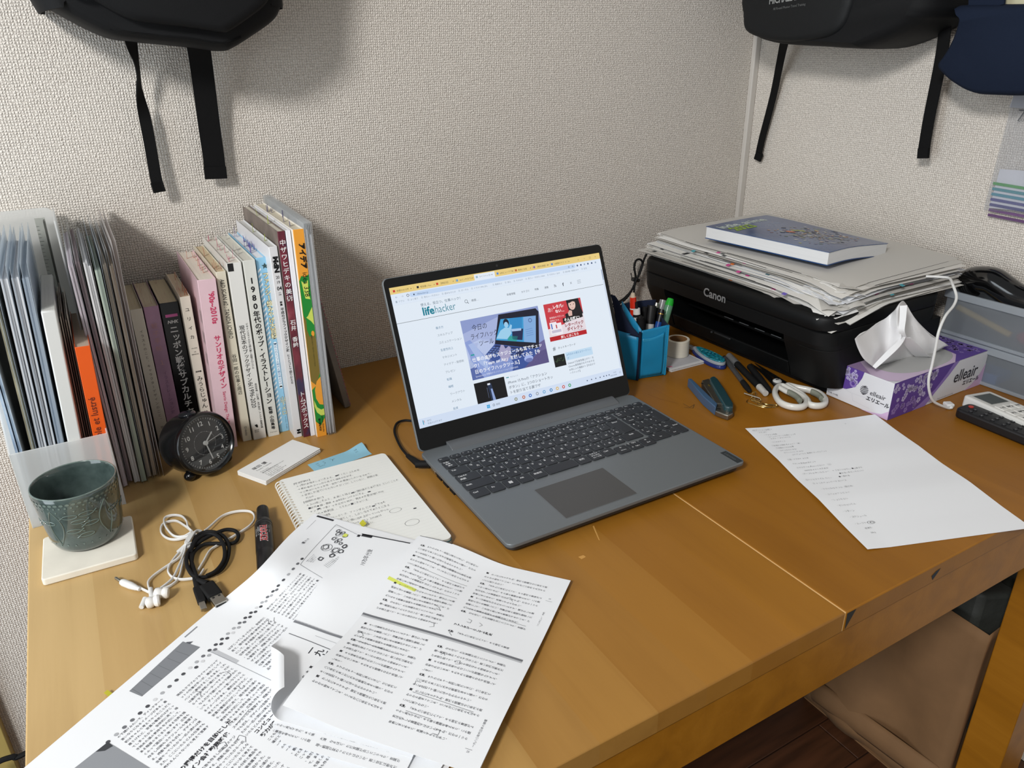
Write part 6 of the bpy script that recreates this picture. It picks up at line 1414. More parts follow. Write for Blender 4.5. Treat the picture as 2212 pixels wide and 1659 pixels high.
Lm_ = .112; ss = [htext('MONO極細', 0, 0, .0050, off=.04, res=1), htext('油性マーカー', .001, -.0052, .0042, off=.03, res=1), htext('ツイン水性', .0, .0052, .0044, off=.03, res=1)]
obj('label_print', ([(.0079 * math.cos(-PI / 2 + q / .0079), .0079 * math.sin(-PI / 2 + q / .0079), .052 + p) for p, q in j2(*ss)[0]], j2(*ss)[1]), INK, dm, smooth=0)
pen('clip_pen', 'black pen with a chrome clip right of the fat marker', (.9300, -.2920, .006), (0.9608, -0.2780, 0.1130), [('barrel', 0, .93, [.0048, .0052], MATTEBLK), ('end_cap', .93, 1, [.0045, .0035], STEEL)], clip=(.62, .98, .0054, STEEL, -70))
pen('silver_pen', 'pen with a broad grey clear cap behind the green highlighter', (.9350, -.2900, .006), (0.9775, -0.2750, 0.1143), [('barrel', 0, .66, [.0055, .0058], MATTEBLK), ('cap', .64, 1, [.0062, .0064, .0060], mat('grey_clear_cap', '#9a9a9c', .15, trans=.3))], clip=(.66, .98, .0064, STEEL, -80))
pen('blue_pen', 'blue and black pen leaning at the front right of the pen case', (.9220, -.3100, .006), (0.9573, -0.2960, 0.1071), [('barrel', 0, .80, [.0050, .0056], pm('#1c4a96', .3)), ('grip', .80, .96, [.0057, .0052], pm('#131316', .35)), ('gold_ring', .92, .935, [.0055, .0055], pm('#b9924a', .3, .9)), ('end_cap', .96, 1, [.0048, .0044], pm('#131316', .4))])
pen('green_highlighter', 'translucent green highlighter leaning at the right of the pen case', (.9330, -.3060, .006), (0.9860, -0.2840, 0.1177), [('barrel', 0, .62, [.0062, .0064], mat('green_ink_barrel', '#4fae7c', .3)), ('clear_cap', .56, .90, [.0070, .0072], film('clear_green', '#8fc9a6', .55, .1, .3)), ('end_cap', .90, 1, [.0072, .0066, .0052], pm('#16a32a', .35))])

# ================================================================ SMALL THINGS BETWEEN LAPTOP AND PRINTER
ca_ = (0.9687, -0.3117, 0.0000); cb_ = (0.9620, -0.3267, 0.0000); cc_ = (1.0312, -0.3287, 0.0000); cd_ = (1.0324, -0.2403, 0.0000)
MC = bpy.data.materials.new('memo_card'); MC = mat('memo_card', '#d4d3d3', .8)
for i in range(5):
    o = obj('memo_card', box(0, .0740, 0, .066, 0, .0009), MC, smooth=0, loc=(.9620 + .0006 * (i % 2), -.3255 + .0008 * (i % 3), .0003 + i * .0010), rot=(0, 0, math.radians(-1.0 + .8 * (i % 3))))
    if i < 4: tag(o, 'white memo card in the small stack beside the pen case', 'card', 'stack of white memo cards')
    else:
        tag(o, 'top memo card of the stack, grey faced with a pink corner mark', 'card')
        obj('card_face', flat(rect2(.003, .071, .004, .063), .00095), pm('#b7b6ba', .7), o, smooth=0); obj('pink_mark', flat(poly2([(.001, .011), (.010, .007), (.010, .011), (.002, .014)]), .00100), pm('#d85a86', .7), o, smooth=0)
tr = thing('masking_tape', 'roll of cream masking tape with a brown core standing on the memo cards', 'tape', (1.0170, -.2770, .0054))
obj('tape_roll', lathe([(.0158, 0), (.0198, 0), (.0205, .0008), (.0205, .0295), (.0198, .0303), (.0158, .0303)], 48, False), mat('masking_paper', '#d9d3c4', .6, var=(1, .05), stretch=(2, 2, 900)), tr)
obj('core', lathe([(.0158, .0302), (.0158, .0001), (.0143, .0001), (.0143, .0300), (.0158, .0302)], 40, False), pm('#8a6238', .7), tr)

ct0, ct1 = Vector((1.0581, -0.2735, 0.0075)), Vector((1.0466, -0.3595, 0.0075)); d = ct1 - ct0
ct = thing('correction_tape', 'teardrop correction tape with a teal patterned top and a blue base', 'correction tape', (ct0.x, ct0.y, .0003), math.atan2(d.y, d.x))
def tear(L_, W_, n=18): return [(L_ * .5 - L_ * .5 * math.cos(2 * PI * k / (2 * n)) , W_ * (math.sin(2 * PI * k / (2 * n))) * (.55 + .45 * (.5 - .5 * math.cos(2 * PI * k / (2 * n))))) for k in range(2 * n)]
Lc = d.length + .006
T_ = tear(Lc, .0185)
obj('base_shell', prism(T_, 0, .0065), film('blue_clear_shell', '#2f3f8a', .75, .12, .2), ct, bevel=.0022, seg=3)
obj('middle_shell', prism([(Lc * .03 + x * .95, y * .96) for x, y in T_], .0066, .0125), film('clear_shell', '#c9d2dc', .6, .08, .2), ct, bevel=.0018, seg=3)
obj('top_plate', prism([(Lc * .12 + x * .84, y * .84) for x, y in T_], .0126, .0150), mat('teal_pattern', '#1d7f8f', .2, var=(220, .75), coat=.6), ct, bevel=.0009)
for i in range(16):
    a = random.Random(i).uniform(0, 6); x = Lc * (.3 + .55 * random.Random(i + 50).random()); y = random.Random(i + 9).uniform(-.009, .009)
    obj('top_print', flat(rot2(rect2(-.003, .003, -.0006, .0006), math.degrees(a), x, y), .01506), pm(('#14306a', '#8fd0d6', '#0f3f4a')[i % 3], .3), ct, smooth=0)
obj('applicator', join(box(-.012, .006, -.0035, .0035, .003, .010), box(-.016, -.011, -.0028, .0028, .0015, .005)), film('clear_tip', '#d6dade', .5, .08, .2), ct, bevel=.0012)

def lying(name, label, p0, p1, segs, cat='pen', clip=None): return pen(name, label, p0, p1, segs, cat, clip, None)
lying('ballpoint_pen', 'clear barrelled ballpoint pen with a black grip, nearest of the three pens by the printer', (1.0086, -0.4620, 0.0048), (1.0779, -0.3323, 0.0052), [('tip', 0, .035, [.0006, .0030], MATTEBLK), ('grip', .035, .27, [.0038, .0050, .0046], MATTEBLK), ('barrel', .27, .96, [.0044, .0044], film('smoke_barrel', '#77787a', .4, .1, .2)), ('refill', .2, .9, [.0014, .0014], pm('#2a2a2c', .5)), ('end_plug', .96, 1, [.0040, .0036], MATTEBLK)])
lying('fineliner', 'black pen with a clear cap clip and a pale end, middle of the three pens', (1.0235, -0.4801, 0.0058), (1.0880, -0.3344, 0.0064), [('end_cap', 0, .16, [.0048, .0052, .0056], pm('#bdbab4', .3)), ('barrel', .16, .78, [.0056, .0058], MATTEBLK), ('cap', .76, 1, [.0062, .0060], film('clear_cap', '#9a9c9e', .5, .08, .2))], clip=(.74, .99, .0062, pm('#a9abad', .2, .3), -35))
lying('brush_pen', 'black tapered brush pen, farthest of the three pens, against the printer', (1.0361, -0.4781, 0.0052), (1.0841, -0.3880, 0.0058), [('tip', 0, .10, [.0022, .0044], MATTEBLK), ('barrel', .10, 1, [.0048, .0058, .0054], MATTEBLK)])

# stapler lying on its side
stp = thing('stapler', 'small blue-green stapler lying open on its side behind the laptop', 'stapler', (0, 0, 0))
def at_z(pts, z0, z1):
    P = [(p[0], p[1]) for p in pts]; a = sum(P[i][0] * P[(i + 1) % len(P)][1] - P[(i + 1) % len(P)][0] * P[i][1] for i in range(len(P)))
    return prism(P if a > 0 else P[::-1], z0, z1)
STB = mat('stapler_blue', '#3d5a78', .4, coat=.2); STG = mat('stapler_green', '#1f3f45', .35, coat=.3); STM = mat('stapler_metal', '#6f6a60', .35, .8)
obj('base_arm', at_z([(0.9440, -0.3858, 0.0150), (0.9491, -0.3890, 0.0150), (0.9179, -0.4810, 0.0150), (0.9063, -0.4891, 0.0150), (0.9161, -0.4526, 0.0150)], .0006, .0155), STB, stp, bevel=.0012)
obj('magazine', at_z([(0.9613, -0.4001, 0.0130), (0.9761, -0.4005, 0.0130), (0.9714, -0.4109, 0.0130), (0.9281, -0.4825, 0.0130), (0.9186, -0.4766, 0.0130), (0.9510, -0.4155, 0.0130)], .0012, .0135), STM, stp, bevel=.001)
obj('handle_arm', at_z([(0.9734, -0.4051, 0.0170), (0.9799, -0.4025, 0.0170), (0.9857, -0.4039, 0.0170), (0.9822, -0.4150, 0.0170), (0.9631, -0.4503, 0.0170), (0.9373, -0.4942, 0.0170), (0.9279, -0.5036, 0.0170), (0.9209, -0.5030, 0.0170), (0.9179, -0.4954, 0.0170), (0.9402, -0.4565, 0.0170), (0.9648, -0.4152, 0.0170)], .0022, .0172), STG, stp, bevel=.0024, seg=3)
obj('hinge_block', at_z([(0.9178, -0.4779, 0.0090), (0.9303, -0.4818, 0.0090), (0.9347, -0.4960, 0.0090), (0.9243, -0.5083, 0.0090), (0.9112, -0.5111, 0.0090), (0.9079, -0.4999, 0.0090), (0.9059, -0.4894, 0.0090)], .0006, .0095), mat('hinge_steel', '#8a867c', .28, .9), stp, bevel=.0015)
obj('hinge_plate', at_z([(0.9178, -0.4787, 0.0030), (0.9228, -0.4894, 0.0030), (0.9359, -0.4975, 0.0030), (0.9285, -0.5059, 0.0030), (0.9140, -0.5061, 0.0030), (0.9125, -0.4941, 0.0030)], .0003, .0040), mat('hinge_steel_dark', '#5d5a54', .3, .8), stp, bevel=.0008)
obj('rivet', mv(cyl(.0020, 0, .0012, 12), *(0.9521, -0.4110, 0.0135)), pm('#3a3835', .4, .6), stp); obj('hinge_hole', mv(cyl(.0026, 0, .0006, 14), *(0.9155, -0.4872, 0.0095)), pm('#16150f', .6), stp)
obj('spring_rod', tube([(0.9292, -0.4886, 0.0105), (0.9135, -0.5057, 0.0100)], .0015, 8), STEEL, stp); obj('brass_tab', tube([(0.9569, -0.4196, 0.0140), (0.9556, -0.4252, 0.0140)], .0010, 6), pm('#b9943a', .3, .9), stp)

# scissors
sc_ = thing('scissors', 'white handled scissors with grey finger pads and dark blades beside the printer', 'scissors', (0, 0, 0))
HWm = pm('#d9d7d0', .3, coat=.3)
l1 = [(1.0527, -0.4761, 0.0070), (1.0345, -0.4889, 0.0066), (1.0176, -0.5127, 0.0066), (1.0157, -0.5291, 0.0066), (1.0238, -0.5417, 0.0066), (1.0372, -0.5443, 0.0066), (1.0547, -0.5338, 0.0066), (1.0614, -0.5199, 0.0066), (1.0639, -0.5031, 0.0066), (1.0655, -0.4884, 0.0070), (1.0648, -0.4757, 0.0072)]
l2 = [(1.0737, -0.4801, 0.0076), (1.0815, -0.4941, 0.0070), (1.0908, -0.5094, 0.0066), (1.0938, -0.5259, 0.0066), (1.0844, -0.5443, 0.0066), (1.0688, -0.5562, 0.0066), (1.0551, -0.5554, 0.0066), (1.0489, -0.5458, 0.0066), (1.0582, -0.5325, 0.0068), (1.0667, -0.5125, 0.0072), (1.0699, -0.4948, 0.0076)]
obj('handle_ring', tube(spline(l1, 6, True), .0044, 12, True, flat=.0056), HWm, sc_); obj('handle_ring', tube(spline(l2, 6, True), .0044, 12, True, flat=.0056), HWm, sc_)
obj('handle_shank', tube([(1.0574, -0.4726, 0.0078), (1.0539, -0.4958, 0.0078), (1.0533, -0.5149, 0.0074)], [.0048, .0056, .0040], 12, flat=.004), HWm, sc_); obj('handle_shank', tube([(1.0779, -0.4747, 0.0062), (1.0737, -0.4898, 0.0064), (1.0640, -0.5195, 0.0066)], [.0042, .0048, .0040], 12, flat=.004), HWm, sc_)
GP = pm('#7f8275', .6)
obj('finger_pad', tube(spline([(1.0527, -0.4986, 0.0084), (1.0528, -0.5069, 0.0084), (1.0501, -0.5194, 0.0084), (1.0423, -0.5325, 0.0084)], 5), [.0026] + [.0044] * 14 + [.0026], 10, flat=.0050), GP, sc_); obj('finger_pad', tube(spline([(1.0850, -0.5167, 0.0084), (1.0855, -0.5253, 0.0084), (1.0827, -0.5357, 0.0084), (1.0768, -0.5441, 0.0084)], 5), [.0022] + [.0038] * 14 + [.0022], 10, flat=.0050), GP, sc_)
BLD = mat('blade_steel', '#4b4a48', .25, .9)
def blade(pts, z0, z1): return at_z(pts, z0, z1)
obj('blade', blade([(1.0537, -0.4704, 0.0070), (1.0686, -0.4645, 0.0070), (1.0867, -0.4168, 0.0070), (1.0940, -0.3804, 0.0070), (1.0780, -0.4208, 0.0070)], .0062, .0078), BLD, sc_, smooth=0); obj('blade', blade([(1.0773, -0.4695, 0.0060), (1.0869, -0.4667, 0.0060), (1.0939, -0.4327, 0.0060), (1.1044, -0.3792, 0.0060), (1.0861, -0.4278, 0.0060)], .0044, .0060), BLD, sc_, smooth=0)
pv = (1.0718, -0.4595, 0.0085)
obj('pivot_ring', mv(lathe([(.0072, 0), (.0074, .0012), (.0050, .0034), (.0030, .0036)], 24), pv[0], pv[1], .0078), pm('#e3e3e0', .2, .3), sc_); obj('pivot_slot', mv(box(-.0034, .0034, -.0011, .0011, 0, .0006), pv[0], pv[1], .0112), pm('#2a2a2a', .5), sc_, smooth=0)

# paper clips
WIRE = pm('#b39a62', .25, 1.0)
def clipw(name, label, pts, r=.0006): o = obj(name, tube(spline(pts, 5), r, 6), WIRE); return tag(o, label, 'paper clip')
k_ = thing('bar_clip', 'small sprung clip with a bright metal bar lying in front of the pens', 'paper clip', (0, 0, 0))
obj('bar', tube([(0.9959, -0.4614, 0.0052), (1.0028, -0.4881, 0.0052)], .0016, 10), pm('#cfcac0', .2, 1.0), k_)
obj('wire_loop', tube(spline([(1.0002, -0.4713, 0.0040), (1.0050, -0.4700, 0.0080), (1.0100, -0.4710, 0.0080), (1.0002, -0.4799, 0.0050), (0.9945, -0.4830, 0.0012), (0.9959, -0.4758, 0.0012), (0.9992, -0.4743, 0.0030)], 6), .0007, 6), WIRE, k_); obj('wire_loop', tube(spline([(1.0028, -0.4881, 0.0052), (1.0030, -0.4903, 0.0020), (1.0019, -0.4837, 0.0012), (0.9997, -0.4742, 0.0012)], 6), .0006, 6), WIRE, k_)
clipw('paper_clip', 'brass paper clip lying left of the scissors handle, larger of the two', [(0.9912, -0.4745, 0.0010), (0.9831, -0.4794, 0.0010), (0.9836, -0.4877, 0.0010), (0.9907, -0.5077, 0.0010), (1.0076, -0.5163, 0.0010), (1.0139, -0.5124, 0.0010), (1.0015, -0.5022, 0.0016), (0.9963, -0.4851, 0.0016), (0.9937, -0.4780, 0.0010), (0.9934, -0.4898, 0.0010), (0.9987, -0.5049, 0.0010)])
clipw('paper_clip', 'brass paper clip tangled over the larger one', [(0.9951, -0.4938, 0.0022), (0.9895, -0.4963, 0.0022), (0.9924, -0.5059, 0.0022), (1.0012, -0.5147, 0.0012), (1.0074, -0.5127, 0.0012), (0.9982, -0.5051, 0.0028), (0.9976, -0.4924, 0.0026)])


# ================================================================ TISSUE BOX
tb = thing('tissue_box', 'white and purple floral tissue box with printed name on two sides, right of the scissors', 'box', (1.1130, -.6340, 0), math.radians(.8))
TL_, TW, TH = .2430, .1090, .0605
CARDW = pm('#dcdde2', .45); CARDT = pm('#cdb9d2', .45); PUR = pm('#5b3f94', .45); PURL = pm('#8f78bd', .45); PKB = pm('#cfb0d4', .45); FLW = pm('#b9aed6', .45)
obj('carton', box(0, TL_, 0, TW, .0004, TH - .0006), CARDW, tb, bevel=.0006, seg=1)
# top panel with its oval opening
n = 40; ox, oy, orx, ory = .1080, .0470, .0800, .0420
ov = [(ox + orx * math.copysign(abs(math.cos(a)) ** .8, math.cos(a)), oy + ory * math.copysign(abs(math.sin(a)) ** .8, math.sin(a))) for a in (2 * PI * k / n for k in range(n))]
def border(a):
    c, s_ = math.cos(a), math.sin(a); cx, cy = ox, oy; t = min(((TL_ - cx) / c) if c > 1e-6 else ((0 - cx) / c if c < -1e-6 else 9), ((TW - cy) / s_) if s_ > 1e-6 else ((0 - cy) / s_ if s_ < -1e-6 else 9)); return (cx + c * t, cy + s_ * t)
out = [border(2 * PI * k / n) for k in range(n)]
V = [(x, y, TH) for x, y in ov] + [(x, y, TH) for x, y in out] + [(0, 0, TH), (TL_, 0, TH), (TL_, TW, TH), (0, TW, TH)]
F = [(k, n + k, n + (k + 1) % n, (k + 1) % n) for k in range(n)]
for ci, (cx, cy) in enumerate(((0, 0), (TL_, 0), (TL_, TW), (0, TW))):
    for k in range(n):
        a, b = out[k], out[(k + 1) % n]
        if abs(a[0] - b[0]) > 1e-6 and abs(a[1] - b[1]) > 1e-6 and abs((a[0] - cx) * (b[1] - cy)) + abs((b[0] - cx) * (a[1] - cy)) < 1e-9: F.append((n + k, 2 * n + ci, n + (k + 1) % n))
obj('top_panel', (V, F), CARDT, tb, smooth=0)
obj('opening_film', flat(poly2(ov), TH - .0004), film('clear_window_film', '#d9d9d6', .75, .12, .5), tb, smooth=0)
def top(s, m, name='floral_print', z=.0002): obj(name, flat(s, TH + z), m, tb, smooth=0)
def side(s, m, name='side_print', lf=.0003): obj(name, ([(p, -lf, q) for p, q in s[0]], s[1]), m, tb, smooth=0)
def end(s, m, name='end_print', lf=.0003): obj(name, ([(-lf, TW - p, q) for p, q in s[0]], s[1]), m, tb, smooth=0)
def flower(x, y, r, a): return j2(*[rot2(disc2(x + r * .55 * math.cos(t), y + r * .55 * math.sin(t), r * .42, 7), 0) for t in (a + 2 * PI * k / 5 for k in range(5))])
# right part of the top
pt = [(.150, 0), (TL_, 0), (TL_, TW), (.170, TW), (.186, .082), (.190, .050), (.182, .018)]
top(poly2(pt), PUR)
rf = random.Random(8)
top(j2(*[flower(rf.uniform(.196, TL_ - .004), rf.uniform(.004, TW - .004), rf.uniform(.003, .0052), rf.uniform(0, 6)) for _ in range(70)]), PURL, 'floral_print', .0004)
top(poly2([(.0, .040), (.0, TW), (.100, TW), (.055, .098), (.028, .078)]), pm('#a98cb8', .45), 'floral_print', .0002)
# long side: purple left, white swoosh with the name, pink band
side(poly2([(0, .0004), (0, TH), (.148, TH), (.134, .045), (.110, .024), (.078, .008), (.060, .0004)]), PUR)
side(poly2([(.148, TH), (.162, TH), (.140, .040), (.112, .018), (.092, .0004), (.060, .0004), (.078, .008), (.110, .024), (.134, .045)]), PURL, 'side_print', .00028)
side(poly2([(.196, .0004), (.243, .0004), (.243, .038), (.232, .022), (.215, .008)]), PKB)
side(j2(*[flower(rf.uniform(.004, .105), TH - .004 - abs(rf.gauss(0, .017)), rf.uniform(.0032, .0058), rf.uniform(0, 6)) for _ in range(46) ]), FLW, 'floral_print', .0006)
side(j2(*[flower(rf.uniform(.004, .062), rf.uniform(.006, .024), rf.uniform(.004, .007), rf.uniform(0, 6)) for _ in range(12)]), PURL, 'floral_print', .0006)
DK = pm('#24242e', .5)
side(htext('elleair', .1560, .0235, .0285, off=.008, shear=.12, sx=.92, res=3), DK, 'side_lettering', .0007); side(htext('エリエール', .1850, .0130, .0090, off=.03, shear=.1), DK, 'side_lettering', .0007)
side(htext('Pleasant feel, quality and sensitivity', .122, .0035, .0030, shear=.1, res=1), pm('#6a6a76', .5), 'side_lettering', .0007)
# short end: purple arc at the upper left, globe mark and name, pink corner
arc = [(0, TH), (0, .040)] + [(.0300 - .030 * math.cos(t), .0470 - .0235 * math.sin(t)) for t in (math.radians(10 + 150 * k / 14) for k in range(15))] + [(.0640, TH)]
end(poly2([(0, TH), (0, .037), (.006, .029), (.014, .0235), (.024, .0215), (.034, .0230), (.044, .0290), (.052, .0385), (.057, .0500), (.059, TH)]), PUR)
end(j2(*[flower(x_, y_, rf.uniform(.0022, .0038), rf.uniform(0, 6)) for x_, y_ in ((rf.uniform(.010, .050), rf.uniform(.040, .058)) for _ in range(40))]), FLW, 'floral_print', .0006)
end(j2(ring2(.010, .041, .004, .007, 18), ring2(.044, .036, .003, .006, 16)), PURL, 'floral_print', .0006)
end(poly2([(.062, .0004), (TW, .0004), (TW, .0150), (.098, .0062), (.082, .0026)]), PKB)
gx, gy, gr = .0640, .0335, .0072
end(j2(*[line2([(gx + gr * math.cos(a) * .97, gy + gr * math.sin(a)), (gx, gy + gr * math.sin(a) * .9 - .0016), (gx - gr * math.cos(a) * .97, gy + gr * math.sin(a) - .001)], .0011) for a in (math.radians(-75 + 150 * k / 7) for k in range(8))]), DK, 'globe_mark', .0006)
end(htext('elleair', .0735, .0290, .0108, shear=.12), DK, 'end_lettering', .0006); end(htext('エリエール', .0690, .0195, .0078, off=.03, shear=.1), DK, 'end_lettering', .0006)
end(htext('200枚 (100組)', .003, .0060, .0032, res=1), pm('#5a5a66', .5), 'end_lettering', .0006)
end(j2(line2([(.004, .026), (.045, .020), (.075, .022), (.105, .018)], .0003), line2([(.045, .020), (.048, .009), (.078, .007)], .0003)), pm('#c4c4cc', .5), 'end_crease', .0004)

TIS = bpy.data.materials.new('thin_tissue'); TIS.use_nodes = True; nt = TIS.node_tree
pb = nt.nodes['Principled BSDF']; pb.inputs['Base Color'].default_value = lin('#fafafb') + (1,); pb.inputs['Roughness'].default_value = .9; pb.inputs['Specular IOR Level'].default_value = .1
tl = nt.nodes.new('ShaderNodeBsdfTranslucent'); tl.inputs[0].default_value = lin('#fafafb') + (1,); mx = nt.nodes.new('ShaderNodeMixShader'); mx.inputs[0].default_value = .22
nt.links.new(pb.outputs[0], mx.inputs[1]); nt.links.new(tl.outputs[0], mx.inputs[2]); nt.links.new(mx.outputs[0], nt.nodes['Material Output'].inputs[0])
YT = -.585
# control rows of the pulled-up sheet, from the slot to its free edge
rows = [[(1.1193, -0.5920, 0.0702), (1.1319, -0.5880, 0.0674), (1.1513, -0.5840, 0.0647), (1.1863, -0.5800, 0.0594), (1.2230, -0.5780, 0.0538), (1.2598, -0.5800, 0.0480), (1.2712, -0.5860, 0.0516)],
        [(1.0860, -0.5960, 0.0917), (1.1154, -0.5920, 0.0957), (1.1484, -0.5880, 0.0934), (1.1549, -0.6000, 0.0990), (1.2037, -0.5860, 0.0857), (1.2432, -0.5900, 0.0741), (1.2723, -0.5960, 0.0668)],
        [(1.0640, -0.5980, 0.1144), (1.1063, -0.5900, 0.1190), (1.1512, -0.5840, 0.1139), (1.1491, -0.6060, 0.1183), (1.2081, -0.5840, 0.1025), (1.2367, -0.5920, 0.0916), (1.2809, -0.6000, 0.0726)],
        [(1.0498, -0.6000, 0.1322), (1.1001, -0.5880, 0.1326), (1.1484, -0.5820, 0.1330), (1.1426, -0.6020, 0.1372), (1.2037, -0.5800, 0.1203), (1.2281, -0.5880, 0.1074), (1.2871, -0.6020, 0.0736)],
        [(1.0515, -0.6000, 0.1333), (1.1062, -0.5860, 0.1351), (1.1527, -0.5800, 0.1426), (1.1452, -0.5960, 0.1565), (1.1985, -0.5780, 0.1387), (1.2263, -0.5860, 0.1148), (1.2474, -0.5980, 0.0952)],
        [(1.0534, -0.6000, 0.1336), (1.1082, -0.5860, 0.1354), (1.1547, -0.5800, 0.1429), (1.1543, -0.5920, 0.1666), (1.1938, -0.5760, 0.1523), (1.2143, -0.5840, 0.1255), (1.2430, -0.5980, 0.0976)]]
def csp(P, k): return spline(P, k)
gridr = [csp(r_, 5) for r_ in rows]; cols_ = list(zip(*gridr)); gg = [csp(list(c), 4) for c in cols_]
nu, nv = len(gg), len(gg[0]); V, F = [], []
for j in range(nv):
    for i in range(nu):
        p = gg[i][j]; w1 = .0016 * math.sin(i * 1.35 + j * .35) * math.sin(PI * j / (nv - 1)); V.append((p.x + w1 * .5, p.y + w1, p.z + .3 * w1))
F = [(j * nu + i, j * nu + i + 1, (j + 1) * nu + i + 1, (j + 1) * nu + i) for j in range(nv - 1) for i in range(nu - 1)]
ts = obj('tissue', (V, F), TIS, smooth=60, thick=.0003); tag(ts, 'white tissue pulled up to a crumpled peak out of the purple box', 'tissue')
def sash(pts, wd, name='fold'):
    o = obj(name, ribbon(spline(pts, 6), (0.3, -.9, .3), wd, .0005), TIS, ts, smooth=60)
sash([(1.1082, -0.6000, 0.0748), (1.1235, -0.6060, 0.0928), (1.1400, -0.6100, 0.1083), (1.1565, -0.6060, 0.1154)], [.006 + .004 * math.sin(k / 18 * PI) for k in range(19)])
sash([(1.1533, -0.5980, 0.1627), (1.1451, -0.6060, 0.1451), (1.1422, -0.6100, 0.1289), (1.1643, -0.6040, 0.1102)], [.010 - .003 * k / 18 for k in range(19)])
sash([(1.1605, -0.6060, 0.1131), (1.1932, -0.6040, 0.0893), (1.2298, -0.5960, 0.0664), (1.2557, -0.5920, 0.0563)], [.014 + .006 * math.sin(k / 18 * PI) for k in range(19)])

# white charging cable hanging over the tissue box
ch = thing('charging_cable', 'white charging cable hanging from the drawers down in front of the tissue box', 'cable', (0, 0, 0))
P = spline([(1.2570, -0.5600, 0.1812), (1.2663, -0.5750, 0.1826), (1.2682, -0.5900, 0.1838), (1.2462, -0.6100, 0.1822), (1.2360, -0.6250, 0.1698), (1.2216, -0.6320, 0.1600), (1.1956, -0.6380, 0.1500), (1.1808, -0.6420, 0.1305), (1.1788, -0.6440, 0.1056), (1.1779, -0.6450, 0.0782), (1.1742, -0.6470, 0.0574), (1.1792, -0.6500, 0.0362), (1.1937, -0.6520, 0.0179), (1.2215, -.6585, .0034), (1.2270, -.6610, .0034)], 8)
obj('lead', tube(P, .0020, 10), WPL, ch)
obj('strain_relief', tube([P[-3], P[-1], (1.2305, -.6600, .0038)], [.0024, .0028, .0026], 10), WPL, ch)
o = obj('plug', box(0, .013, -.0062, .0062, -.0030, .0032), pm('#e4e4e2', .3), ch, bevel=.0018, seg=3, loc=(1.2300, -.6590, .0037), rot=(0, 0, math.radians(62)))

# ================================================================ PLASTIC DRAWERS
DRW = film('frosted_drawer_plastic', '#c4cad0', .34, .30, .45)
RIM = film('drawer_rim_plastic', '#ccd3da', .66, .28, .4)
def drawer(label, z0, z1, x0):
    dr = thing('plastic_drawer', label, 'drawer', (x0, -.5450, z0), group='stacked frosted plastic drawers')
    W_, D_, H_ = 1.4235 - x0, .330, z1 - z0
    obj('front_panel', box(0, .0018, -D_, 0, .0005, H_ - .012), DRW, dr, bevel=.0008)
    obj('end_panel', box(0, W_, -.0018, 0, .0005, H_ - .012), DRW, dr, smooth=0); obj('end_panel', box(0, W_, -D_, -D_ + .0018, .0005, H_ - .012), DRW, dr, smooth=0)
    obj('back_panel', box(W_ - .0018, W_, -D_, 0, .0005, H_ - .012), DRW, dr, smooth=0); obj('bottom_panel', box(.0018, W_ - .0018, -D_ + .0018, -.0018, .0003, .0020), DRW, dr, smooth=0)
    obj('rim', join(box(-.0040, .0020, -D_ - .003, .004, H_ - .0125, H_ - .0005), box(.0020, W_, -.001, .004, H_ - .0125, H_ - .0005), box(.0020, W_, -D_ - .003, -D_ + .002, H_ - .0125, H_ - .0005)), RIM, dr, bevel=.0012)
    obj('foot_rail', box(-.0030, .0018, -D_ - .002, .003, .0003, .0060), RIM, dr, bevel=.001)
    return dr
XD = 1.3560
drawer('lower of the two frosted plastic drawers by the right wall, something blue inside', .0004, .0660, XD); drawer('upper of the two frosted plastic drawers, a yellow stick and something red inside', .0664, .1400, XD)
tag(obj('wooden_stick', tube([(XD + .010, -.560, .112), (XD + .012, -.650, .090)], .0050, 10), pm('#d6b368', .6)), 'yellowish stick lying slantwise inside the upper frosted drawer', 'stick')
tag(obj('red_bundle', mv(ball(.020, .055, .016, 20, 12), XD + .030, -.705, .0860), pm('#b02848', .7)), 'red soft bundle inside the upper frosted drawer', 'pouch')
tag(obj('blue_box', box(XD + .005, XD + .050, -.650, -.600, .0028, .020), pm('#2f6fb0', .6), bevel=.002), 'small blue box inside the lower frosted drawer', 'box')

# glossy black appliance on top of the drawers
GBK = mat('gloss_black', '#0a0a0b', .12, coat=.6)
ap = thing('hair_clipper', 'glossy black handheld appliance with a ridged head lying on the frosted drawers', 'appliance', (0, 0, 0))
XA = 1.388
P = [(1.3880, -0.5466, 0.1421), (1.3880, -0.5559, 0.1493), (1.3880, -0.5681, 0.1570), (1.3880, -0.5810, 0.1602), (1.3880, -0.5944, 0.1604), (1.3880, -0.6108, 0.1538), (1.3880, -0.6316, 0.1455), (1.3880, -0.6538, 0.1408), (1.3880, -0.6824, 0.1354)]
obj('housing', tube(spline(P, 6), [.0125 + 0 * k for k in range(4)] + [.0150 + (.0245 - .0150) * S01(k / 14) for k in range(15)] + [.0245 - .0065 * S01(k / 30) for k in range(30)], 20, flat=.0220), GBK, ap)
for k in range(4): obj('ridge', tube([(1.3880, -0.5482, 0.1418), (1.3880, -0.5503, 0.1431)], [.0155 + .0012 * k] * 2, 16) if k == 0 else mv(tube([(1.3880, -0.5482, 0.1418), (1.3880, -0.5503, 0.1431)], [.0155 + .0012 * k] * 2, 16), 0, -.0048 * k, .0008 * k), MATTEBLK, ap)
obj('switch', mv(ball(.006, .016, .006, 14, 8), *(1.3880, -0.5860, 0.1768)), pm('#161617', .2), ap)
obj('cover_flap', grid(lambda u, v: (XA - .012 + .030 * v, -.5560 - .040 * u, .1600 + .010 * math.sin(PI * u)), 6, 4), film('smoke_cover', '#4a4b4d', .6, .15, .2), ap, thick=.001)

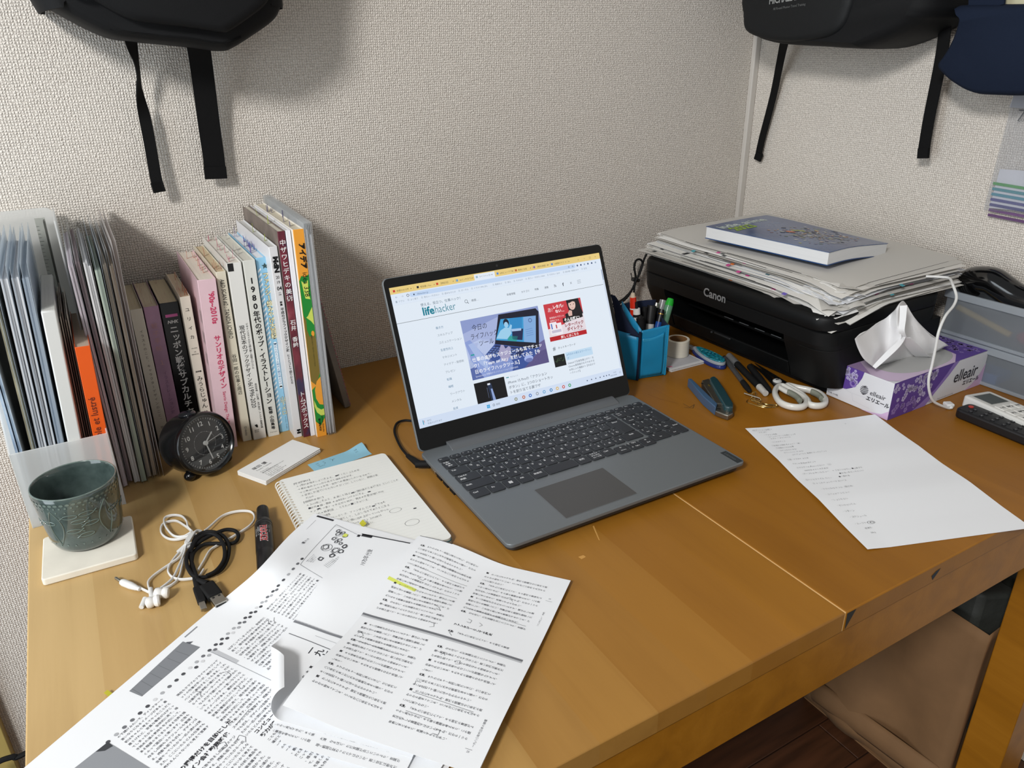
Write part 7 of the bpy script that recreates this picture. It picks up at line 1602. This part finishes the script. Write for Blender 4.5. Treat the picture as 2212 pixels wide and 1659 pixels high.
# ================================================================ REMOTE CONTROLS
WR = mat('remote_white', '#dcdbd6', .4)
rm = thing('air_conditioner_remote', 'white remote control with a grey display and square buttons, lying behind the black one', 'remote control', (1.2455, -.6640, .0085), math.radians(-98.5), rot=(math.radians(-3), 0, math.radians(-98.5)))
obj('case', prism(rrect(0, .165, .0, .0560, .006, 5), -.0060, .0130), WR, rm, bevel=.0030, seg=3)
obj('display', box(.0090, .0400, .0105, .0460, .0128, .0133), mat('lcd_grey', '#4f5350', .25), rm, bevel=.0004); obj('display_frame', flat(line2([(.0080, .0095), (.0410, .0095), (.0410, .0470), (.0080, .0470), (.0080, .0095)], .0008), .01315), pm('#b3b3ae', .5), rm, smooth=0)
for i, tx in enumerate((('入/切', '温度▲', '冷房'), ('停止', '温度▼', '暖房'), ('風量', '風向', '除湿'), ('タイマー', '予約', '切'), ('おやすみ', '入', '換気'), ('内部', '電力', '設定'))):
    for k, t in enumerate(tx):
        b0 = obj('button', box(.0475 + i * .0180, .0625 + i * .0180, .0060 + k * .0158, .0196 + k * .0158, .0128, .0142), pm('#e6e5e0', .45), rm, bevel=.0008)
        obj('button_print', flat(rot2(htext(t, 0, 0, .0046, off=.03, res=1, align='c'), 90, .0568 + i * .0180, .0128 + k * .0158), .01425), pm('#3a3a3a', .6), b0, smooth=0)
tv = thing('television_remote', 'black remote control with a red power button at the front of the right edge', 'remote control', (1.2060, -.6770, .0004), math.radians(-92.0))
obj('case', prism(rrect(0, .170, 0, .0365, .009, 6), 0, .0150), mat('remote_black', '#141416', .45), tv, bevel=.0032, seg=3)
obj('power_button', mv(cyl(.0036, 0, .0012, 16), .0105, .0230, .0148), pm('#c0392b', .4), tv)
for i in range(8):
    for k in range(3):
        if (i, k) == (0, 2): continue
        b0 = obj('button', mv(cyl(.0030, 0, .0010, 12), .0200 + i * .0165, .0075 + k * .0105, .0149), pm('#1e1e21', .4), tv); obj('button_print', flat(rot2(htext('123456789*0#+-<>^v'[(i * 3 + k) % 18], 0, 0, .0034, off=.03, res=1, align='c'), 90, .0212 + i * .0165, .0075 + k * .0105), .01595), pm('#a9a9ab', .6), b0, smooth=0)

# ================================================================ BAGS AND STRAPS ON THE WALLS
BCK = mat('black_nylon', '#0e0f11', .7, spec=.25, bump=(900, .25, .0005)); WEB = mat('black_webbing', '#0c0c0d', .8, spec=.2, bump=(1200, .4, .0005)); NVB = mat('navy_felt', '#1d2536', .9, spec=.1, bump=(500, .4, .0006))
def puffy(name, pts, depth0, depth1, m, parent, axis, r=.030, sub=0):
    """bag body: an outline pushed from the wall outwards with rounded edges"""
    n = len(pts); cx = sum(p[0] for p in pts) / n; cz = sum(p[1] for p in pts) / n; outs = []
    for t, k in ((0, 0.965), (.25, 1.0), (.55, 1.0), (.8, .985), (.93, .94), (1.0, .84)):
        d = depth0 + (depth1 - depth0) * t; outs.append(([(cx + (a - cx) * k, cz + (b - cz) * k) for a, b in pts], d))
    v, f = loft(outs)
    if axis == 'y': v = [(a, -d, b) for a, b, d in v]
    else: v = [(1.427 - d, a, b) for a, b, d in v]
    if axis == 'y': f = f
    return obj(name, (v, f), m, parent, smooth=50)
def smooth_outline(pts, k=5): return [(p.x, p.y) for p in spline([(a, b, 0) for a, b in pts], k, True)]
# left backpack
bl = [(0.1384, -0.0950, 0.5826), (0.1526, -0.0950, 0.5731), (0.1799, -0.0950, 0.5549), (0.2138, -0.0950, 0.5369), (0.2467, -0.0950, 0.5313), (0.3003, -0.0950, 0.5253), (0.3441, -0.0950, 0.5191), (0.3574, -0.0950, 0.5211), (0.3868, -0.0950, 0.5364), (0.4170, -0.0950, 0.5548), (0.4293, -0.0950, 0.5716), (0.4339, -0.0950, 0.5909)]
ol = [(p[0], p[2]) for p in bl]; ol = smooth_outline(ol + [(ol[-1][0] + .01, ol[-1][1] + .22), (ol[0][0] - .06, ol[0][1] + .24)], 4)
lb = thing('backpack', 'black backpack hanging on the back wall above the books, its lower end in view', 'backpack', (0, 0, 0))
puffy('bag_body', ol, .004, .128, BCK, lb, 'y')
pk = [(a, b) for a, b in ol]; cx = sum(a for a, b in pk) / len(pk); cz = sum(b for a, b in pk) / len(pk)
puffy('front_pocket', [(cx + (a - cx) * .80 + .006, cz + (b - cz) * .86 + .012) for a, b in pk], .120, .148, BCK, lb, 'y')
obj('bottom_seam', tube(spline([(0.2153, -0.1220, 0.5456), (0.2455, -0.1250, 0.5403), (0.2972, -0.1280, 0.5346), (0.3399, -0.1260, 0.5288), (0.3655, -0.1240, 0.5351)], 5), .0016, 6), WEB, lb)
s1 = [(0.2410, -0.0600, 0.5372), (0.2424, -0.0500, 0.5264), (0.2447, -0.0380, 0.5124), (0.2448, -0.0300, 0.4924), (0.2423, -0.0260, 0.4750), (0.2420, -0.0220, 0.4572), (0.2427, -0.0200, 0.4360), (0.2426, -0.0200, 0.4085), (0.2417, -0.0220, 0.3806), (0.2409, -0.0240, 0.3554), (0.2418, -0.0260, 0.3362)]
sp1 = spline(s1, 5)
wd = [(math.cos(a), math.sin(a) * .9, 0) for a in (math.radians(10 + 62 * math.sin(PI * min(1, k / 30)) - (8 if k > 30 else 0)) for k in range(len(sp1)))]
obj('strap', ribbon(sp1, wd, .0155, .0016), WEB, lb); e1_ = Vector(s1[-1]); obj('strap_end', ribbon([Vector((0.2404, -0.0245, 0.3504)), e1_], (1, .3, 0), .0165, .0042), WEB, lb)
s2 = [(0.3222, -0.0600, 0.5274), (0.3241, -0.0480, 0.5137), (0.3251, -0.0380, 0.4961), (0.3254, -0.0280, 0.4597), (0.3245, -0.0220, 0.4158), (0.3239, -0.0200, 0.3803), (0.3221, -0.0200, 0.3467)]
obj('strap', ribbon(spline(s2, 5), (1, 0.05, 0), .0300, .0018), WEB, lb); obj('strap_end', ribbon([Vector((0.3231, -0.0200, 0.3639)), Vector(s2[-1])], (1, .05, 0), .0310, .0050), WEB, lb)

# right backpack on the right-hand wall
br = [(1.3000, -0.0701, 0.6056), (1.3000, -0.0782, 0.5664), (1.3000, -0.0860, 0.5379), (1.3000, -0.1024, 0.5297), (1.3000, -0.1336, 0.5190), (1.3000, -0.1806, 0.5125), (1.3000, -0.2625, 0.5082), (1.3000, -0.3389, 0.5044), (1.3000, -0.3560, 0.5057), (1.3000, -0.3863, 0.5143), (1.3000, -0.4194, 0.5283), (1.3000, -0.4444, 0.5437), (1.3000, -0.4572, 0.5526), (1.3000, -0.4634, 0.5829)]
orr = [(p[1], p[2]) for p in br]; orr = smooth_outline(orr + [(orr[-1][0] - .005, orr[-1][1] + .20), (orr[0][0] + .005, orr[0][1] + .20)], 4)
rb = thing('backpack', 'black backpack with pale brand lettering hanging at the top of the right wall', 'backpack', (0, 0, 0))
puffy('bag_body', orr, .004, .142, BCK, rb, 'x')
cy = sum(a for a, b in orr) / len(orr); cz = sum(b for a, b in orr) / len(orr)
fp = [(1.2850, -0.0850, 0.6045), (1.2850, -0.0930, 0.5658), (1.2850, -0.1041, 0.5376), (1.2850, -0.1493, 0.5229), (1.2850, -0.2036, 0.5177), (1.2850, -0.2632, 0.5200), (1.2850, -0.2996, 0.5265), (1.2850, -0.3195, 0.5406), (1.2850, -0.3281, 0.5640), (1.2850, -0.3298, 0.5904)]
op = [(p[1], p[2]) for p in fp]; op = smooth_outline(op + [(op[-1][0], op[-1][1] + .15), (op[0][0], op[0][1] + .15)], 4)
puffy('front_pocket', op, .120, .150, mat('black_ripstop', '#131517', .6, spec=.3, bump=(700, .2, .0005)), rb, 'x')
P0_, P1_ = Vector((1.2762, -0.1605, 0.5788)), Vector((1.2762, -0.2350, 0.5839)); dd_ = (P1_ - P0_)
tx = htext('MICHAEL LINNELL', 0, 0, .0145, off=.03, sx=.86)
uu = dd_.normalized(); vv_ = Vector((-1, 0, 0)).cross(uu); vv_ = vv_ if vv_.z > 0 else -vv_
obj('brand_lettering', ([tuple(P0_ + uu * p + vv_ * q) for p, q in tx[0]], tx[1]), pm('#8f9190', .6), rb, smooth=0)
tx = htext('All Round Mentor Travel Training', 0, 0, .0056, off=.01, sx=.9, res=1); P0_ = Vector((1.2760, -0.1718, 0.5688))
obj('brand_lettering', ([tuple(P0_ + uu * p + vv_ * q) for p, q in tx[0]], tx[1]), pm('#5d5f5f', .6), rb, smooth=0)
obj('side_zip', tube(spline([(1.3000, -0.3188, 0.5745), (1.2960, -0.3178, 0.5509), (1.2920, -0.3109, 0.5429)], 5), [.006] * 11, 8), WEB, rb); obj('zip_pull', mv(ball(.004, .006, .006, 10, 8), *(1.2900, -0.3341, 0.5584)), pm('#2e3031', .3), rb)
s3 = [(1.3550, -0.1350, 0.5160), (1.3720, -0.1177, 0.5014), (1.3940, -0.0942, 0.4676), (1.4080, -0.0768, 0.4237), (1.4140, -0.0622, 0.3736), (1.4160, -0.0519, 0.3313), (1.4160, -0.0459, 0.2872)]
obj('strap', ribbon(spline(s3, 5), (0, 1, 0.12), .0165, .0018), WEB, rb); obj('strap_end', ribbon([Vector((1.4160, -0.0499, 0.3029)), Vector(s3[-1])], (0, 1, .12), .0175, .0046), WEB, rb)
s4 = [(1.3920, -0.4170, 0.5805), (1.3940, -0.4210, 0.5476), (1.3940, -0.4249, 0.5141), (1.3920, -0.4277, 0.4800), (1.3920, -0.4277, 0.4381), (1.3920, -0.4277, 0.3950), (1.3920, -0.4293, 0.3545), (1.3920, -0.4313, 0.3344)]
obj('strap', ribbon(spline(s4, 5), (0, 1, 0.0), .0200, .0018), WEB, rb); obj('strap_end', ribbon([Vector((1.3920, -0.4293, 0.3508)), Vector(s4[-1])], (0, 1, 0), .0185, .0060), WEB, rb)
obj('side_tab', ribbon([Vector((1.3500, -0.4107, 0.5661)), Vector((1.3840, -0.4162, 0.5530)), Vector((1.3920, -0.4353, 0.5537))], (0, .1, 1), .026, .0016), WEB, rb)

# navy bag and the things beside it
nvp = [(1.3450, -0.4664, 0.5649), (1.3450, -0.4722, 0.5522), (1.3450, -0.4723, 0.5333), (1.3450, -0.4673, 0.5110), (1.3450, -0.4594, 0.4935), (1.3450, -0.4527, 0.4795), (1.3450, -0.4654, 0.4671), (1.3450, -0.4863, 0.4543), (1.3450, -0.5168, 0.4422), (1.3450, -0.5534, 0.4405), (1.3450, -0.6051, 0.4427), (1.3450, -0.6619, 0.4551), (1.3450, -0.6689, 0.5122), (1.3450, -0.6500, 0.5621), (1.3450, -0.5560, 0.5620)]
onv = smooth_outline([(p[1], p[2]) for p in nvp], 4)
nv_ = thing('navy_bag', 'dark navy felt bag hanging in the upper right corner', 'bag', (0, 0, 0))
puffy('bag_body', onv, .003, .092, NVB, nv_, 'x')
obj('handle', ribbon([Vector((1.3520, -0.5068, 0.5595)), Vector((1.3520, -0.5058, 0.5692)), Vector((1.3520, -0.4997, 0.6054))], (0, 1, 0), .052, .004), NVB, nv_)
tag(obj('white_card', ([(1.4050, -0.4225, 0.5804), (1.4050, -0.4262, 0.5646), (1.4050, -0.4544, 0.5646), (1.4050, -0.4525, 0.5788)], [(0, 1, 2, 3)]), pm('#d6d0cc', .7), smooth=0, thick=.001), 'pale card hanging between the backpack strap and the navy bag', 'card')
tag(obj('cream_cloth', ([(1.3800, -0.5056, 0.5756), (1.3800, -0.5076, 0.5621), (1.3800, -0.5598, 0.5598), (1.3800, -0.5562, 0.5741)], [(0, 1, 2, 3)]), pm('#d9d2b0', .8), smooth=0, thick=.003), 'cream cloth edge above the navy bag at the right border', 'cloth')

# clear pouch of coloured index strips hanging on the right wall
py = thing('index_flag_pack', 'clear plastic pouch of seven coloured index strips hanging low on the right wall', 'pouch', (0, 0, 0))
XP = 1.4185
qc = [(1.4185, -0.5413, 0.4415), (1.4185, -0.5369, 0.2624), (1.4185, -0.6308, 0.2687), (1.4185, -0.5865, 0.4401)]
obj('backing_card', ([(1.4215, -0.5445, 0.3278), (1.4215, -0.5426, 0.2660), (1.4215, -0.6286, 0.2715), (1.4215, -0.6131, 0.3312)], [(0, 1, 2, 3)]), pm('#dcdce2', .6), py, smooth=0, thick=.0006)
for i, (yy, c) in enumerate(((372, '#2f9a3a'), (385, '#1f8a96'), (397, '#1d8aa0'), (409, '#312f86'), (421, '#33307f'), (433, '#6f4f7c'), (446, '#63456e'))):
    x0 = 2166 - i * 3.2
    obj('index_strip', box(XP + .0008, XP + .0022, -.6400, -.5490 - 0.0, 0, .0042), pm(c, .5), py, smooth=0, loc=(0, .0000 - .0006 * i + .0085, .3175 - i * .0083), rot=(math.radians(1.5), 0, 0))
obj('red_label', box(XP + .0006, XP + .0016, -.640, -.5530, .4330, .4400), pm('#a01f3a', .5), py, smooth=0)
PF = film('clear_pouch', '#e6e8ec', .10, .06, .1)
obj('pouch_film', grid(lambda u, v: tuple((Vector(qc[0]) * (1 - u) + Vector(qc[3]) * u) * (1 - v) + (Vector(qc[1]) * (1 - u) + Vector(qc[2]) * u) * v + Vector((-.004 * math.sin(PI * u) * math.sin(PI * v) - .0022 - .0015 * math.sin(9 * u) * math.sin(PI * v), 0, 0))), 16, 12), PF, py, thick=.0003)
s = htext('7-', 0, 0, .026, off=-.012); o_ = Vector((1.4180, -0.5518, 0.4005)); obj('pack_lettering', ([(o_.x, o_.y - p, o_.z + q) for p, q in s[0]], s[1]), INK, py, smooth=0)
s = htext('COLOR', 0, 0, .0062, off=0); o_ = Vector((1.4180, -0.5553, 0.4008)); obj('pack_lettering', ([(o_.x, o_.y - p, o_.z + q) for p, q in s[0]], s[1]), INK, py, smooth=0)
obj('top_seal', ([qc[0], (1.4165, -0.5387, 0.4201), (1.4165, -0.5929, 0.4191), qc[3]], [(0, 1, 2, 3)]), pm('#c9c9ce', .5), py, smooth=0, thick=.0004)
